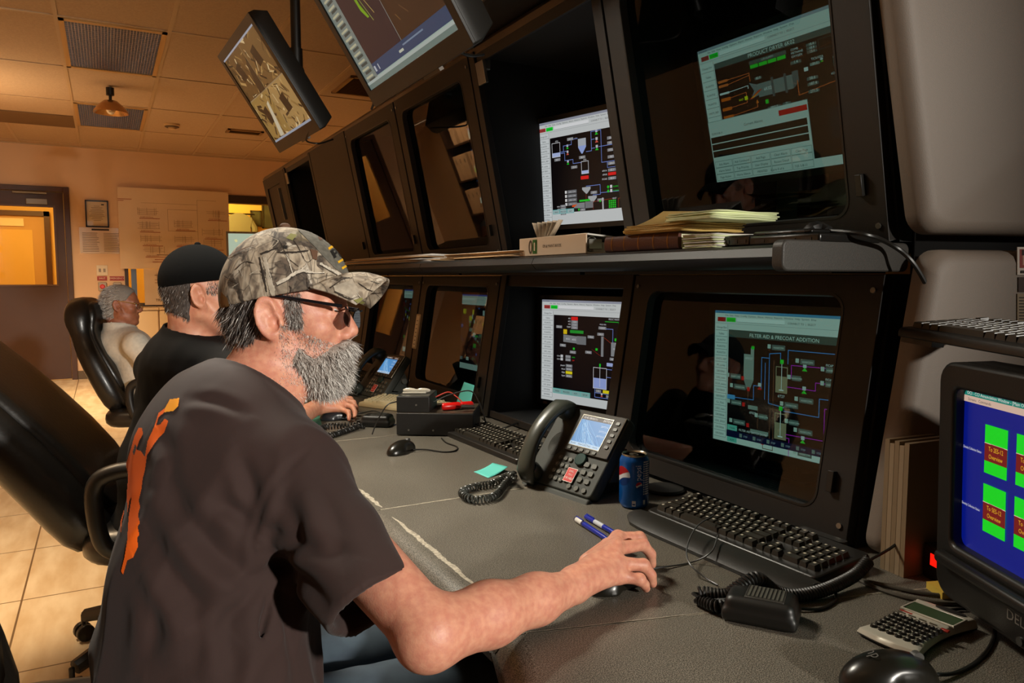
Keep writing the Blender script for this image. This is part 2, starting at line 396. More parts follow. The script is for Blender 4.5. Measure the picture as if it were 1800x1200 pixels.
# smoke detector, vents, brown rectangle
p = pz(302, 218, CZ); t = thing('smoke_detector', 'round smoke detector on the ceiling right of the dome lamp', 'smoke detector', p)
MB().lathe([(.075, 0), (.075, -.018), (.06, -.03), (.035, -.034), (.035, -.05), (.012, -.055)], p).build('body', mat('detector', '#c9a878', .5), t, world=True)
MB().lathe([(.066, -.026), (.069, -.03), (.055, -.036), (.05, -.034)], p).build('vent_ring', mat('vent_dark', '#5c4328', .6), t, world=True)
def vent(label, c, sx, sy, n, m, name='air_vent', rz=0):
    t = thing(name, label, 'vent', c)
    f = MB()
    for a, b in (((-sx, -sy), (sx, -sy+.03)), ((-sx, sy-.03), (sx, sy)), ((-sx, -sy), (-sx+.03, sy)), ((sx-.03, -sy), (sx, sy))): f.bb((c[0]+a[0], c[1]+a[1], CZ-.014), (c[0]+b[0], c[1]+b[1], CZ-.0005))
    f.build('frame', m, t, world=True)
    MB().bb((c[0]-sx+.03, c[1]-sy+.03, CZ-.006), (c[0]+sx-.03, c[1]+sy-.03, CZ-.004)).build('duct', mat('duct_dark', '#1c130b', .8), t, world=True)
    s = MB()
    for i in range(n):
        y = c[1]-sy+.03+(2*sy-.06)*(i+.5)/n
        s.box((c[0], y, CZ-.01), (2*sx-.06, (2*sy-.06)/n*.5, .002), None, M=Matrix.Rotation(.5, 3, 'X'))
    s.build('slats', m, t, world=True)
M_vent = mat('vent_paint', '#8a6436', .5)
p = pz(430, 231, CZ); vent('small slotted vent in the ceiling near the far wall', (p[0], p[1], CZ), .18, .1, 3, M_vent)
p = pz(640, 152, CZ); vent('square return grille in the ceiling behind the tilted wide monitor', (p[0]+.1, p[1], CZ), .29, .29, 24, M_vent, 'return_grille')
p = pz(745, 138, CZ); vent('long return grille over the console top', (p[0]+.3, p[1]-.1, CZ), .29, .5, 40, M_vent, 'return_grille')
p = pz(870, 8, CZ); vent('dark return grille above the raised console flap', (p[0]+.3, p[1], CZ), .29, .5, 40, M_vent, 'return_grille')
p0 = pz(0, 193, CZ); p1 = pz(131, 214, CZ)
o = MB().bb((XL+.6, p0[1]-.02, CZ-.009), (gx0-.012, p0[1]+.6, CZ-.001)).build('ceiling_rectangle', mat('rectangle_brown', '#6e5130', .7))  # thin flat brown rectangle just under the ceiling tiles
tagp(o, 'plain brown rectangle on the ceiling beside the dome lamp', 'panel')
# wall items on the far wall
def onwall(name, label, cat, px0, py0, px1, py1, t=.01, m=None, bev=0):
    a = pY(px0, py1, WY); b = pY(px1, py0, WY)
    return a, b
def wallframe():
    a, b = pY(151, 399, WY), pY(190, 353, WY); t = thing('certificate', 'black framed certificate on the far wall beside the door', 'picture', ((a[0]+b[0])/2, WY, a[2]))
    f = MB(); x0, x1, z0, z1 = a[0], b[0], a[2], b[2]; w = .016
    for p, q in (((x0, z0), (x1, z0+w)), ((x0, z1-w), (x1, z1)), ((x0, z0), (x0+w, z1)), ((x1-w, z0), (x1, z1))): f.bb((p[0], WY-.022, p[1]), (q[0], WY-.001, q[1]))
    f.build('frame', mat('frame_black', '#1a120c', .35), t, world=True)
    pg = MB(); M_paper = mat('paper', '#d8c3a4', .6); M_ink = mat('ink', '#6b5840', .7)
    pg.bb((x0+w, WY-.008, z0+w), (x1-w, WY-.002, z1-w), M_paper)
    for k in range(11):
        zz = z1-.07-k*.017; hw = [.03, .06, .05, .07, .08, .06, .07, .08, .05, .06, .04][k]; cx = (x0+x1)/2
        pg.bb((cx-hw, WY-.009, zz), (cx+hw, WY-.0081, zz+.004), M_ink)
    pg.bb((x1-w-.06, WY-.009, z1-w-.04), (x1-w-.03, WY-.0081, z1-w-.025), mat('ink_dark', '#2b2118', .6))
    pg.build('document', None, t, world=True)
    MB().bb((x0+w, WY-.0105, z0+w), (x1-w, WY-.0095, z1-w)).build('glazing', glass('frame_glass', (.97, .97, .97)), t, world=True)
wallframe()
def notice():
    a, b = pY(141, 445, WY), pY(213, 401, WY); o = MB(); x0, x1, z0, z1 = a[0], b[0], a[2], b[2]
    o.bb((x0, WY-.003, z0), (x1, WY-.001, z1), mat('laminate', '#c9ac86', .15, coat=.6)); 
    for c in (0, 1):
        xa = x0+.03+c*(x1-x0)*.5; xb = xa+(x1-x0)*.4
        for k in range(13):
            zz = z1-.07-k*.018; o.bb((xa, WY-.0036, zz), (xb-rng.random()*.03, WY-.0031, zz+.006), MC['ink'])
    o.bb((x0+.13, WY-.0036, z1-.035), (x1-.13, WY-.0031, z1-.015), MC['ink_dark'])
    tagp(o.build('notice', None), 'laminated notice with two text columns under the framed certificate', 'notice')
notice()
def switchbits():
    a = pY(170, 484, WY); b = pY(189, 466, WY); t = thing('switch_plate', 'pale double switch plate on the far wall above red labels', 'switch', ((a[0]+b[0])/2, WY, a[2]))
    MB().bb((a[0], WY-.008, a[2]), (b[0], WY-.0005, b[2])).build('plate', mat('plate_cream', '#dcc8a4', .4), t, world=True, bevel=.003)
    for k in (.3, .7):
        x = a[0]+(b[0]-a[0])*k; z = (a[2]+b[2])/2; MB().bb((x-.012, WY-.015, z-.02), (x+.012, WY-.008, z+.02)).build('rocker', mat('rocker', '#8f7c60', .4), t, world=True)
    M_red = mat('label_red', '#9c2a1e', .5); M_wt = mat('label_white', '#e6cdb0', .5)
    for px0, px1, lab, txt, btn in ((171, 188, 'red label and red push button under the switch plate', 'SHUT', '#d0301c'), (193, 218, 'wider red label and orange push button beside the window', 'EMERGENCY', '#e0701c')):
        a = pY(px0, 493, WY); b = pY(px1, 485.5, WY); cx = (a[0]+b[0])/2
        t = thing('push_button_station', lab, 'push button', (cx, WY, pY(px0, 511, WY)[2]))
        o = MB(); o.bb((a[0], WY-.004, a[2]), (b[0], WY-.0005, b[2]), M_red)
        o.text(txt, (cx, WY-.0045, a[2]+.018), (1, 0, 0), (0, 0, 1), .028, M_wt, 'CENTER'); o.build('label_plate', None, t, world=True)
        z1 = pY(px0, 496, WY)[2]; z0 = pY(px0, 511, WY)[2]
        MB().bb((cx-.045, WY-.03, z0), (cx+.045, WY-.0005, z1)).build('box', mat('btn_box', '#9b8970', .4, .3), t, world=True, bevel=.006)
        zc = (z0+z1)/2
        MB().lathe([(.028, 0), (.028, .012), (.018, .02)], (cx, WY-.03, zc), M=Matrix.Rotation(PI/2, 3, 'X')).build('button', mat('btn_'+btn, btn, .35), t, world=True)
switchbits()
# large process drawing taped over the window, and a smaller one beneath it
def drawing(name, label, pa, pb, y, seed, title):
    a = pY(*pa, y); b = pY(*pb, y); x0, x1, z0, z1 = a[0], b[0], a[2], b[2]; o = MB(); Wd, Hd = x1-x0, z1-z0
    Mp = mat('drawing_paper', '#d9bd98', .7); Mi = mat('drawing_ink', '#8a6a4c', .7); Mr = mat('drawing_red', '#a8583c', .7)
    n = 16; P = [[(x0+Wd*i/n, y-.004*math.sin(i*1.1+seed)-.003*math.sin(j*.9), z0+Hd*j/n) for j in range(n+1)] for i in range(n+1)]
    o.grid(P, Mp); r = random.Random(seed); yy = y-.009
    def R(u0, v0, u1, v1, m): o.bb((x0+Wd*u0, yy-.0004, z1-Hd*v1), (x0+Wd*u1, yy, z1-Hd*v0), m)
    ln = .003
    if seed == 1:
        for (u, v, hh) in ((.16, .26, 4), (.16, .43, 4), (.18, .6, 3), (.2, .74, 3), (.48, .4, 4), (.48, .6, 3), (.5, .75, 3), (.74, .5, 3), (.74, .64, 2), (.78, .26, 2)):
            for k in range(hh): R(u+.02*r.random(), v+.022*k, u+.2-.04*r.random(), v+.022*k+ln, Mi)
            for k in range(5): uu = u+.2*r.random(); R(uu, v-.02, uu+.002, v+.07, Mi)
            R(u+.02, v+.11, u+.2, v+.117, Mr)
            o.text('PUMP STATION', (x0+Wd*(u+.03), yy-.0006, z1-Hd*(v+.105)), (1, 0, 0), (0, 0, 1), .02, Mr)
        for (u0, v0, u1, v1) in ((.43, .25, .432, .52), (.7, .12, .702, .7), (.43, .25, .7, .253), (.43, .52, .7, .523), (.7, .12, .88, .123), (.2, .18, .7, .1825), (.9, .25, .902, .5)): R(u0, v0, u1, v1, Mi)
        R(.0, .14, .12, .147, Mr); R(.0, .16, .05, .167, Mr); R(.3, .88, .44, .888, Mr); R(.28, .91, .44, .918, Mr); R(.32, .82, .46, .828, Mi)
    else:
        for k in range(9): u = .2+.6*r.random(); R(u, .1, u+.004, .6*r.random()+.2, Mi)
        for k in range(6): v = .15+.5*r.random(); R(.2, v, .75, v+.008, Mi)
        o.text(title, (x0+Wd*.2, yy-.001, z0+Hd*.1), (1, 0, 0), (0, 0, 1), .045, mat('ink_mid', '#4b3a28', .7))
    tagp(o.build(name, None), label, 'drawing')
drawing('process_drawing', 'large pale process flow drawing hung over the far window', (212, 472), (401, 338), WY-.05, 1, '')
drawing('process_drawing', 'smaller pale drawing below the large one in the far window', (255, 536), (345, 473), WY-.055, 2, 'TRIP CHECKLIST')
tagp(MB().bb((wx0+.07, WY+.02, wz0+.03), (wx0+.13, WY+.045, wz0+.45)).build('wall_strut', mat('steel_blue', '#5a6068', .35, .5)), 'grey steel strut standing in the left end of the far window', 'strut')
# low cabinets under the window
M_cab = mat('cabinet_cream', '#d8b98a', .45); M_cabtop = mat('cabinet_top', '#c9a878', .4)
for i, lab in enumerate(('cream low cabinet under the window, nearest the door', 'cream low cabinet under the window with a black bar handle', 'cream low cabinet under the window, farthest from the door')):
    x0 = -.07+i*.62; x1 = x0+.615; yf = 9.85
    t = thing('low_cabinet', lab, 'cabinet', ((x0+x1)/2, 10.1, 0), group='cabinets under the window')
    MB().bb((x0, yf+.02, .07), (x1, WY-.002, .83)).build('body', M_cab, t, world=True)
    MB().bb((x0+.02, yf+.05, 0), (x1-.02, WY-.01, .07)).build('plinth', mat('plinth_black', '#120d09', .6), t, world=True)
    MB().bb((x0, yf-.01, .83), (x1, WY-.002, .86)).build('worktop', M_cabtop, t, world=True, bevel=.004)
    for k in (0, 1):
        xa = x0+.008+k*.3; dr = MB().bb((xa, yf, .08), (xa+.296, yf+.019, .82)).build('door', M_cab, t, world=True, bevel=.003)
        xx = xa+(.25 if k == 0 else .04); hd = MB().tube([(xx, yf, .55), (xx, yf-.03, .55), (xx, yf-.03, .7), (xx, yf, .7)], .006).build('handle', MC['frame_black'], None); hd.parent = dr
        hd.location = -Vector(t.location)
# black tubular frame in front of cabinets (a stool back)
p = pz(268, 565, .74); t = thing('tube_rack', 'black tubular hoop in front of the cream cabinets', 'rack', (1.0, 9.4, 0))
hp = [(.72, 9.5, 0), (.72, 9.5, .76), (.74, 9.5, .8), (1.12, 9.5, .8), (1.16, 9.5, .76), (1.16, 9.5, 0)]
MB().tube(spline(hp, 6), .014).build('hoop', mat('black_tube', '#14100c', .4, .4), t, world=True)
MB().tube([(.72, 9.5, .25), (1.16, 9.5, .25)], .01).build('rung', MC['black_tube'], t, world=True)
# things in the yellow room behind the window
def beyond(px, py, w, h, lab, col, name='picture'):
    p = pY(px, py, 12.97); t = thing(name, lab, 'picture', p); f = MB()
    x0, x1, z0, z1 = p[0]-w/2, p[0]+w/2, p[2]-h/2, p[2]+h/2
    for a, b in (((x0, z0), (x1, z0+.02)), ((x0, z1-.02), (x1, z1)), ((x0, z0), (x0+.02, z1)), ((x1-.02, z0), (x1, z1))): f.bb((a[0], 12.96, a[1]), (b[0], 12.999, b[1]))
    f.build('frame', mat('frame_dk', '#3a3320', .4), t, world=True)
    MB().bb((x0+.02, 12.985, z0+.02), (x1-.02, 12.999, z1-.02)).build('print', mat('p'+col, col, .5, var=.4, vscale=12), t, world=True)
beyond(450, 384, .17, .26, 'small dark picture on the yellow wall beyond the window', '#5a5a40')
beyond(476, 379, .28, .42, 'larger dark picture on the yellow wall beyond the window', '#4c4a38')
p = pY(422, 388, 12.6)
t = thing('coat_rack', 'grey jacket on a rack in the yellow room beyond the window', 'coat rack', (p[0], 12.7, 0))
MB().tube([(p[0]-.35, 12.75, p[2]+.12), (p[0]+.25, 12.75, p[2]+.12)], .012).build('rail', MC['black_tube'], t, world=True)
MB().tube([(p[0]-.3, 12.75, 0), (p[0]-.3, 12.75, p[2]+.12)], .012).build('post', MC['black_tube'], t, world=True)
jk = MB(); jk.loft([[(p[0]+sx*k, 12.75+sy*.06, p[2]+z) for sx, sy in ((-1, -1), (1, -1), (1, 1), (-1, 1))] for k, z in ((.16, -.5), (.17, -.1), (.2, .04), (.12, .1), (.04, .13))])
for s in (-1, 1): jk.tube([(p[0]+s*.16, 12.75, p[2]+.06), (p[0]+s*.24, 12.74, p[2]-.1), (p[0]+s*.24, 12.72, p[2]-.35)], [.05, .055, .045])
jk.build('jacket', mat('jacket_grey', '#6a6450', .8, bump=.4, bscale=20), t, world=True)
# bookcase with binders against the left wall (mirrored in the console glass)
bx0, bx1 = XL, XL+.32; by0, by1 = 6.1, 8.5
t = thing('bookcase', 'dark open bookcase full of pale binders along the left wall', 'bookcase', ((bx0+bx1)/2, (by0+by1)/2, 0))
c = MB()
for z in (.06, .48, .9, 1.32, 1.74, 2.1): c.bb((bx0+.001, by0, z-.02), (bx1, by1, z))
for y in (by0, (by0+by1)/2-.01, by1-.02): c.bb((bx0+.001, y, 0), (bx1, y+.02, 2.1))
c.build('carcass', mat('bookcase_wood', '#3c2415', .5), t, world=True)
M_bind = mat('binder_cream', '#d9b188', .5)
k = 0
for z in (.9, 1.32, 1.74):
    y = by0+.04
    while y < by1-.16:
        if abs(y+.06-(by0+by1)/2) < .09: y += .14
        hh = .3; o = MB(); o.bb((bx0+.05, y, z+.001), (bx1-.005, y+.105, z+hh), M_bind)
        o.text('8', (bx1-.004, y+.025, z+.2), (0, 1, 0), (0, 0, 1), .08, MC['ink_dark'])
        b = o.build('binder', None, bevel=.004); tagp(b, 'pale binder numbered eight standing in the bookcase by the left wall', 'binder', 'binders in the bookcase'); k += 1
        y += .115 if rng.random() < .9 else .19
# ================================================================== SCREEN CONTENT
class Scr:
    """flat display picture, 100 units wide, y down"""
    def __init__(s, TL, r, up, n, W, Hh, st=1.0):
        s.mb = MB(); s.o = Vector(TL); s.r = Vector(r)*W/100; s.d = -Vector(up)*W/100; s.n = Vector(n); s.k = 0; s.st = st; s.ym = None; s.tile = False; s.uh = 100*Hh/W; s.W = W
    def P(s, x, y):
        y = s.ym(y) if s.ym else y; return s.o+s.r*x+s.d*y+s.n*(.00008*s.k)
    def R(s, x, y, w, h, c):
        if s.tile and w > 12:
            n = int(w/10)+1
            for i in range(n): s.R(x+w*i/n, y, w/n, h, c)
            return s
        s.k += .12
        s.mb.add([s.P(x, y), s.P(x, y+h), s.P(x+w, y+h), s.P(x+w, y)], [(0, 1, 2, 3)], emis(c, s.st)); return s
    def poly(s, pts, c): s.k += .12; s.mb.add([s.P(*p) for p in pts], [tuple(range(len(pts)))], emis(c, s.st)); return s
    def Ln(s, pts, c, t=.35):
        for (a, b), (p, q) in zip(pts, pts[1:]):
            dx, dy = p-a, q-b; l = math.hypot(dx, dy) or 1; nx, ny = -dy/l*t/2, dx/l*t/2; ex, ey = dx/l*t/2, dy/l*t/2
            s.poly([(a-ex+nx, b-ey+ny), (a-ex-nx, b-ey-ny), (p+ex-nx, q+ey-ny), (p+ex+nx, q+ey+ny)], c)
        return s
    def T(s, x, y, t, size, c, al='LEFT', sx=1.0):
        s.k += .12; s.mb.text(t, s.P(x, y), s.r*sx, -s.d, size, emis(c, s.st), al); return s
    def box(s, x, y, w, h, c, t=.3): return s.Ln([(x, y), (x+w, y), (x+w, y+h), (x, y+h), (x, y)], c, t)
    def build(s, parent, name='display', world=True): s.mb.keepn = True; return s.mb.build(name, None, parent, smooth=0, world=world)
    def val(s, x, y, w=5, t='123.4', c='#8e9094', h=2.0): s.R(x, y, w, h, c).T(x+w/2, y+h*.82, t, h*.95, '#e8e8e8', 'CENTER'); return s
    def valve(s, x, y, c, k=1.0):
        s.poly([(x-1.4*k, y+1.6*k), (x+1.4*k, y+1.6*k), (x, y)], c); s.R(x-.9*k, y-1.6*k, 1.8*k, 1.7*k, '#c9ccd2' if c != '#20e030' else '#9fd8a8'); return s
SIDE = ['Change Env', 'Tables', 'PLANT01', 'PLANT02', 'PLANT03', 'UNITS_REF', 'IM_cycles', 'DRYER01', 'UAS_main', 'DCA_mains', 'DRYER03', 'DRYER07', 'Co_Main', 'USO_main', 'DRYER04', 'USO_BX01', 'DRYER06', 'DRYER01', 'Event_main']
PAL = dict(bg='#d7dcdc', btn='#cfd6d8', ln='#6f7478', bl='#7c98e8', gr='#12d22a', rd='#ec1c1c', wt='#e4e6ea', dk='#050408', gy='#8a8d92', or_='#d0502a', cy='#79c8c8')
def plant_base(s, n=18, bg='#d7dcdc', tb='#9ea2b2', wide=12):
    hh = s.uh; s.R(0, 0, 100, hh, bg); s.R(0, 0, 100, 1.6, tb)
    s.T(1, 1.3, 'Environment', 1.3, '#303440')
    s.T(8, 3.2, 'File  Edit  View  Config  Options  Alarm  History  Reports  Window  Help  System  Disp', 1.35, '#3a3e46', sx=1.3)
    s.R(2.2, 4, 6.2, 2.6, '#b0403c').T(5.3, 6, 'ALARM', 1.5, '#200808', 'CENTER'); s.R(9, 4, 7, 2.6, '#14e034').T(12.5, 6, 'NORMAL', 1.4, '#043a08', 'CENTER')
    s.R(17, 4, 34, 2.4, '#f2f4f6'); s.Ln([(17, 6.4), (51, 6.4)], '#8a9094', .2); s.T(53, 6, 'CONNECT TO  |  SELECT', 1.6, '#3c4044'); s.Ln([(0, 7.6), (100, 7.6)], '#a6abae', .2)
    y = 8.2; step = (hh-10.5)/n
    for i in range(n):
        s.R(.8, y+.2, wide-1.2, step-.35, '#dfe5e6'); s.Ln([(.8, y+step-.1), (wide-.4, y+step-.1), (wide-.4, y+.2)], '#747a7e', .22)
        s.T(wide/2, y+step*.66, SIDE[i % len(SIDE)], 1.7, '#2c3236', 'CENTER'); y += step
    return s
def scr_nec_up(s):
    plant_base(s); p = PAL; x0, y0, x1, y1 = 12.6, 12, 100, 66.5
    s.R(x0, y0, x1-x0, y1-y0, p['dk'])
    def tank(x, y, w, h, lv, c='#b8c8f4'): s.R(x, y+h*(1-lv), w, h*lv, c); s.box(x, y, w, h, p['wt'], .35)
    tank(14.5, 16, 8, 10, .3); s.val(16.5, 27, 6, '45.1').T(18, 15.4, '6T01', 1.5, p['wt'])
    for x, y, c in ((30, 20, p['gr']), (30, 24.2, '#e06050'), (30, 31, p['gr'])): s.valve(x, y, c, .95)
    s.Ln([(22.5, 23), (26, 23), (26, 19), (34, 19), (34, 15.5), (40, 15.5)], p['bl']); s.Ln([(22.5, 24), (27, 24), (27, 29.5), (35, 29.5), (35, 32.4), (43, 32.4)], p['bl']); s.Ln([(26, 23), (29, 23)], p['bl'])
    s.val(30, 14, 6, '120.12').T(37, 15.6, 'GPM', 1.4, p['gy']); s.val(33, 34, 6, '25.4'); 
    s.poly([(40.5, 16), (48, 16), (48, 22), (44.5, 26.5), (43.5, 26.5), (40.5, 22)], '#b9c0c8'); s.poly([(40.5, 21), (48, 21), (48, 22), (44.5, 26.5), (43.5, 26.5), (40.5, 22)], '#9fb4ee'); s.val(41, 28, 6, '38.7')
    tank(43, 32, 6.6, 8.5, .25); s.R(42, 42, 7.5, 2.4, p['rd']); s.T(45, 31.4, '6T02', 1.4, p['wt'])
    for x, y, c in ((58, 13.5, p['gr']), (58, 18.8, '#e06050'), (58, 24, p['gr'])): s.valve(x, y, c, 1.1)
    s.Ln([(48, 25.6), (53, 25.6), (53, 12.6), (62, 12.6), (62, 34.5), (86, 34.5)], p['bl']); s.Ln([(53, 18), (56, 18)], p['bl']); s.Ln([(60, 23.6), (80, 23.6)], p['bl']); s.Ln([(53, 24), (56, 24)], p['bl'])
    for i, y in enumerate((18, 21.3, 26, 30.6, 35)): s.val(67.5, y, 7, ['64.8', '121.5', '372.03', '98.1', '204.7'][i]); s.T(75.4, y+1.7, ['%', 'GPM', 'PSIG', 'GPM', 'DEG'][i], 1.4, p['gy'])
    s.box(67, 34.5, 14, 4, p['bl']); s.poly([(80, 15), (85, 15), (86.5, 18), (86.5, 25), (84, 28), (81, 28), (78.5, 25), (78.5, 18)], '#b3bac2'); s.R(78.8, 21, 7.4, 4, '#9fb4ee'); s.R(81.2, 12.2, 2.6, 3.2, '#c4c8cc'); s.R(82, 28, 1.1, 17, '#c8ccd4')
    s.Ln([(82.5, 45), (82.5, 51), (92, 51)], p['bl']); s.Ln([(82.5, 32), (100, 32)], p['bl']); s.box(87, 30, 9, 8, p['bl'])
    for i, y in enumerate((39.4, 42, 45)): s.T(66.5, y+1.6, ['6F01A', '6F01B', 'FIC602'][i], 1.6, p['wt'], 'RIGHT'); s.val(67.5, y, 7, ['55.1', '', '82.3'][i], p['rd'] if i == 1 else p['gy'])
    for i in range(4): s.R(26, 51+i*2.9, 1.9, 2, '#e8e8e8'); s.R(28.6, 50.8+i*2.9, 9, 2.4, '#6e7074'); s.T(33, 52.6+i*2.9, 'LINE CON', 1.5, p['wt'], 'CENTER')
    for x, y in ((43, 50), (48.5, 56.5)): s.poly([(x, y), (x+8, y), (x+8, y+1.5), (x+4.6, y+4.6), (x+3.6, y+4.6), (x, y+1.5)], '#b4b8ba')
    s.Ln([(47, 49.4), (60, 49.4), (60, 56), (53, 56)], p['bl']); s.Ln([(60, 55), (82, 55), (82, 50), (88, 50)], p['bl']); s.box(82, 50, 7, 9.4, p['bl']); s.val(51, 53.3, 6, '18.2'); s.val(57, 58.8, 6, '66.0')
    for x, y, c in ((88, 51.5, p['gr']), (88, 55.3, '#e06050'), (88, 59.6, p['gr'])): s.valve(x, y, c, 1.1)
    for i in range(2): s.poly([(66, 51.6+i*2.8), (67.2, 50.4+i*2.8), (68.4, 51.6+i*2.8), (67.2, 52.8+i*2.8)], p['gr']); s.R(69, 50.5+i*2.8, 1.8, 2, '#e8e8e8'); s.T(71.6, 52.3+i*2.8, 'RUNNING', 1.6, p['gr'])
    s.Ln([(46.6, 55), (46.6, 61), (34, 61.4)], '#a03a22', .3); s.Ln([(53, 62), (53, 60.6), (70, 59.8)], '#a03a22', .3); s.T(70.6, 60.2, 'VENT', 1.5, p['wt'])
    s.Ln([(53, 66), (53, 62)], '#a03a22', .3); s.Ln([(100, 59), (76, 60), (76, 66)], '#a03a22', .3)
    yb = 57.5; s.R(40, yb+1, 10, 1.3, p['gr']); s.poly([(34.5, yb+3), (45, yb+3), (45, yb+7), (34.5, yb+6.4)], '#8d9094'); s.R(45.5, yb+2.6, 7.5, 4.6, '#7c8084'); s.poly([(33, yb+4.2), (38, yb+3.8), (35, yb+5.6), (32.5, yb+5.4)], '#e8581c')
    for i in range(4): s.T(17.5, yb+5.4+i*1.9-.5, ['FAN', 'AMB', 'TIN', 'SPD'][i], 1.5, p['wt']); s.val(21, yb+3.8+i*1.9-.5, 5.5, '21.4', h=1.6)
    for j in range(4):
        for i in range(4): s.R(67.4+i*1.7, yb+3.2+j*1.4, 1.2, 1.0, p['gr'])
    for i in range(3): s.T(79, yb+5+i*1.9, '6C0%d' % i, 1.4, p['wt']); s.R(83, yb+3.8+i*1.9, 1.8, 1.5, p['gr'])
    s.R(61.5, yb+1, 1.2, 8, '#c9ccd0'); s.R(59, yb+2.4, 1.4, 1.4, p['gr']); s.R(38.6, yb+7, 1.4, 1.4, p['gr']); s.val(40.5, yb+7.2, 5, '64.1', h=1.6)
    for i, t in enumerate(('MAIN', 'PROCESS', 'ALM')): s.R(13.2+i*7.2, 64, 6.8, 3, '#a8c4c4'); s.box(13.2+i*7.2, 64, 6.8, 3, '#38b8b8', .25); s.T(16.6+i*7.2, 66.2, t, 1.4, '#202428', 'CENTER')
def scr_nec_lo(s):
    plant_base(s, 18); p = PAL; s.R(12.4, 11, 87.6, 58, '#06050c')
    s.R(30, 11.8, 6.4, 2.5, p['rd']); 
    for i in range(3): s.val(30, 14.4+i*2.1, 6.4, '1%d.4' % i)
    for i, t in enumerate(('6K1', '6K2', 'CO', 'TEMP')): s.T(29.4, 13.6+i*2.1, t, 1.6, p['wt'], 'RIGHT')
    s.R(29, 21.4, 13, 2.2, '#1a9a30'); s.R(22.4, 21.2, 3.6, 3.4, '#e8c818'); s.poly([(22.4, 25), (40, 26), (40, 31), (22.4, 30.4)], '#84888c'); s.R(35.6, 25.4, 9, 6, '#787c80'); s.T(25, 28.6, '6K22', 1.8, p['wt']); s.T(31, 28.8, '6K02', 1.8, p['wt'])
    s.val(15, 18.6, 6, '231.4'); s.val(19, 32, 6, '78.4'); s.val(29, 36.4, 6, '51.2'); s.R(32, 34, 1.8, 1.6, p['gr']); s.val(46, 24.4, 6, '14.6'); s.val(44, 35.4, 6, '34.8'); s.R(53.5, 33, 2, 1.6, p['gr'])
    s.R(58.6, 24.5, 2.2, 14, '#8a8d90'); s.Ln([(61, 25), (68, 29)], '#8a2a1a', .4); s.Ln([(50, 34), (58, 38)], '#8a2a1a', .3)
    s.T(65, 12.8, 'PROC WATER', 1.7, p['wt']); s.Ln([(62, 14), (100, 14)], '#16b030', .55); s.Ln([(74, 14), (74, 28)], '#16b030', .5)
    s.T(57, 16.6, 'MUD MIX', 1.4, p['wt']); s.val(56, 17.6, 7, '120.0'); s.Ln([(63, 19), (69, 19), (69, 28)], p['bl'])
    s.val(75, 19.6, 6, '44.6'); s.val(55, 22, 6, '54.3'); s.val(97, 15, 4, '')
    for x, t in ((67.6, 'MIX 01'), (82, 'MIX 02')): s.R(x, 28, 8, 9.6, '#8e9194'); s.R(x+3.8, 28, .4, 9.6, '#d8dade'); s.T(x+4, 33, t, 1.5, p['wt'], 'CENTER'); s.R(x+3, 25, 1.6, 2, p['gr']); s.val(x-1, 38.6, 6, '61.2')
    s.Ln([(76, 29), (82, 29)], p['bl']); s.Ln([(90, 29), (97, 29), (97, 31), (95, 44)], p['bl']); s.Ln([(68, 43.6), (92, 43.6)], p['bl']); s.poly([(64, 42.4), (69, 42.4), (71, 43.6), (69, 44.8), (64, 44.8)], '#a8b8e8'); s.val(75, 42, 6, '12.9')
    s.poly([(89, 44.6), (96, 44.6), (96, 48), (93, 51.5), (92, 51.5), (89, 48)], '#b8c0d0'); s.poly([(89, 46.6), (96, 46.6), (96, 48), (93, 51.5), (92, 51.5), (89, 48)], '#8ea6e8')
    def tank(x, y, w, h, lv): s.R(x, y+h*(1-lv), w, h*lv, '#9db0ec'); s.Ln([(x, y+h), (x, y), (x+w, y), (x+w, y+h), (x, y+h)], p['wt'], .35); s.Ln([(x+w/2, y-2), (x+w/2, y+h*.9)], p['wt'], .3); s.R(x+w/2-.7, y-3, 1.4, 2.2, p['gr'])
    tank(52, 46.6, 12, 14.6, .5); tank(76, 68-9, 12, 9.6, .85)
    s.Ln([(64, 47), (84, 47), (88, 48)], p['bl']); s.Ln([(64, 52.5), (84, 52.5)], p['bl']); s.R(69, 49.6, 7, 2.3, p['rd']); s.val(69, 45.4, 6, '88.1'); s.valve(84, 49, p['gr'], 1); s.valve(84, 53.6, '#e06050', 1)
    s.Ln([(53.6, 61.4), (53.6, 67.5), (71, 67.5), (71, 64.4), (53.6, 64.4)], p['bl']); s.val(54.4, 62, 5, '71'); s.R(61, 61.8, 7, 2.2, '#f0e020'); s.valve(60, 65.4, '#e06050', .8); s.val(64, 65, 6, '19.3'); s.Ln([(71, 65.4), (76, 65.4)], p['bl'])
    for i in range(2): s.R(20, 40+i*2.3, 2.4, 1.9, '#d8dadc'); s.T(19.4, 41.6+i*2.3, 'CON', 1.4, p['wt'], 'RIGHT'); s.R(25, 40+i*2.3, 5, 1.9, '#9a9ca0'); s.T(31.4, 41.6+i*2.3, 'RUN' if i == 0 else 'OFF', 1.4, p['gr'] if i == 0 else p['rd'])
    for i, (t, c) in enumerate((('DRAFT', p['gy']), ('MILLS', p['gy']), ('FEED', '#f0e020'), ('TEMP', p['gy']))): s.T(24.6, 48.4+i*2.5, t, 1.5, p['wt'], 'RIGHT'); s.val(25.4, 46.6+i*2.5, 6.4, '8.14' if i != 2 else '', c)
    for i, t in enumerate(('MAIN', 'PROCESS', 'ALM', 'SETUP')): s.R(12.6+i*9.2, 65.4, 9, 3.5, '#88b4b0'); s.box(12.6+i*9.2, 65.4, 9, 3.5, '#58c8c0', .25); s.T(17+i*9.2, 67.8, t, 1.6, '#202428', 'CENTER')
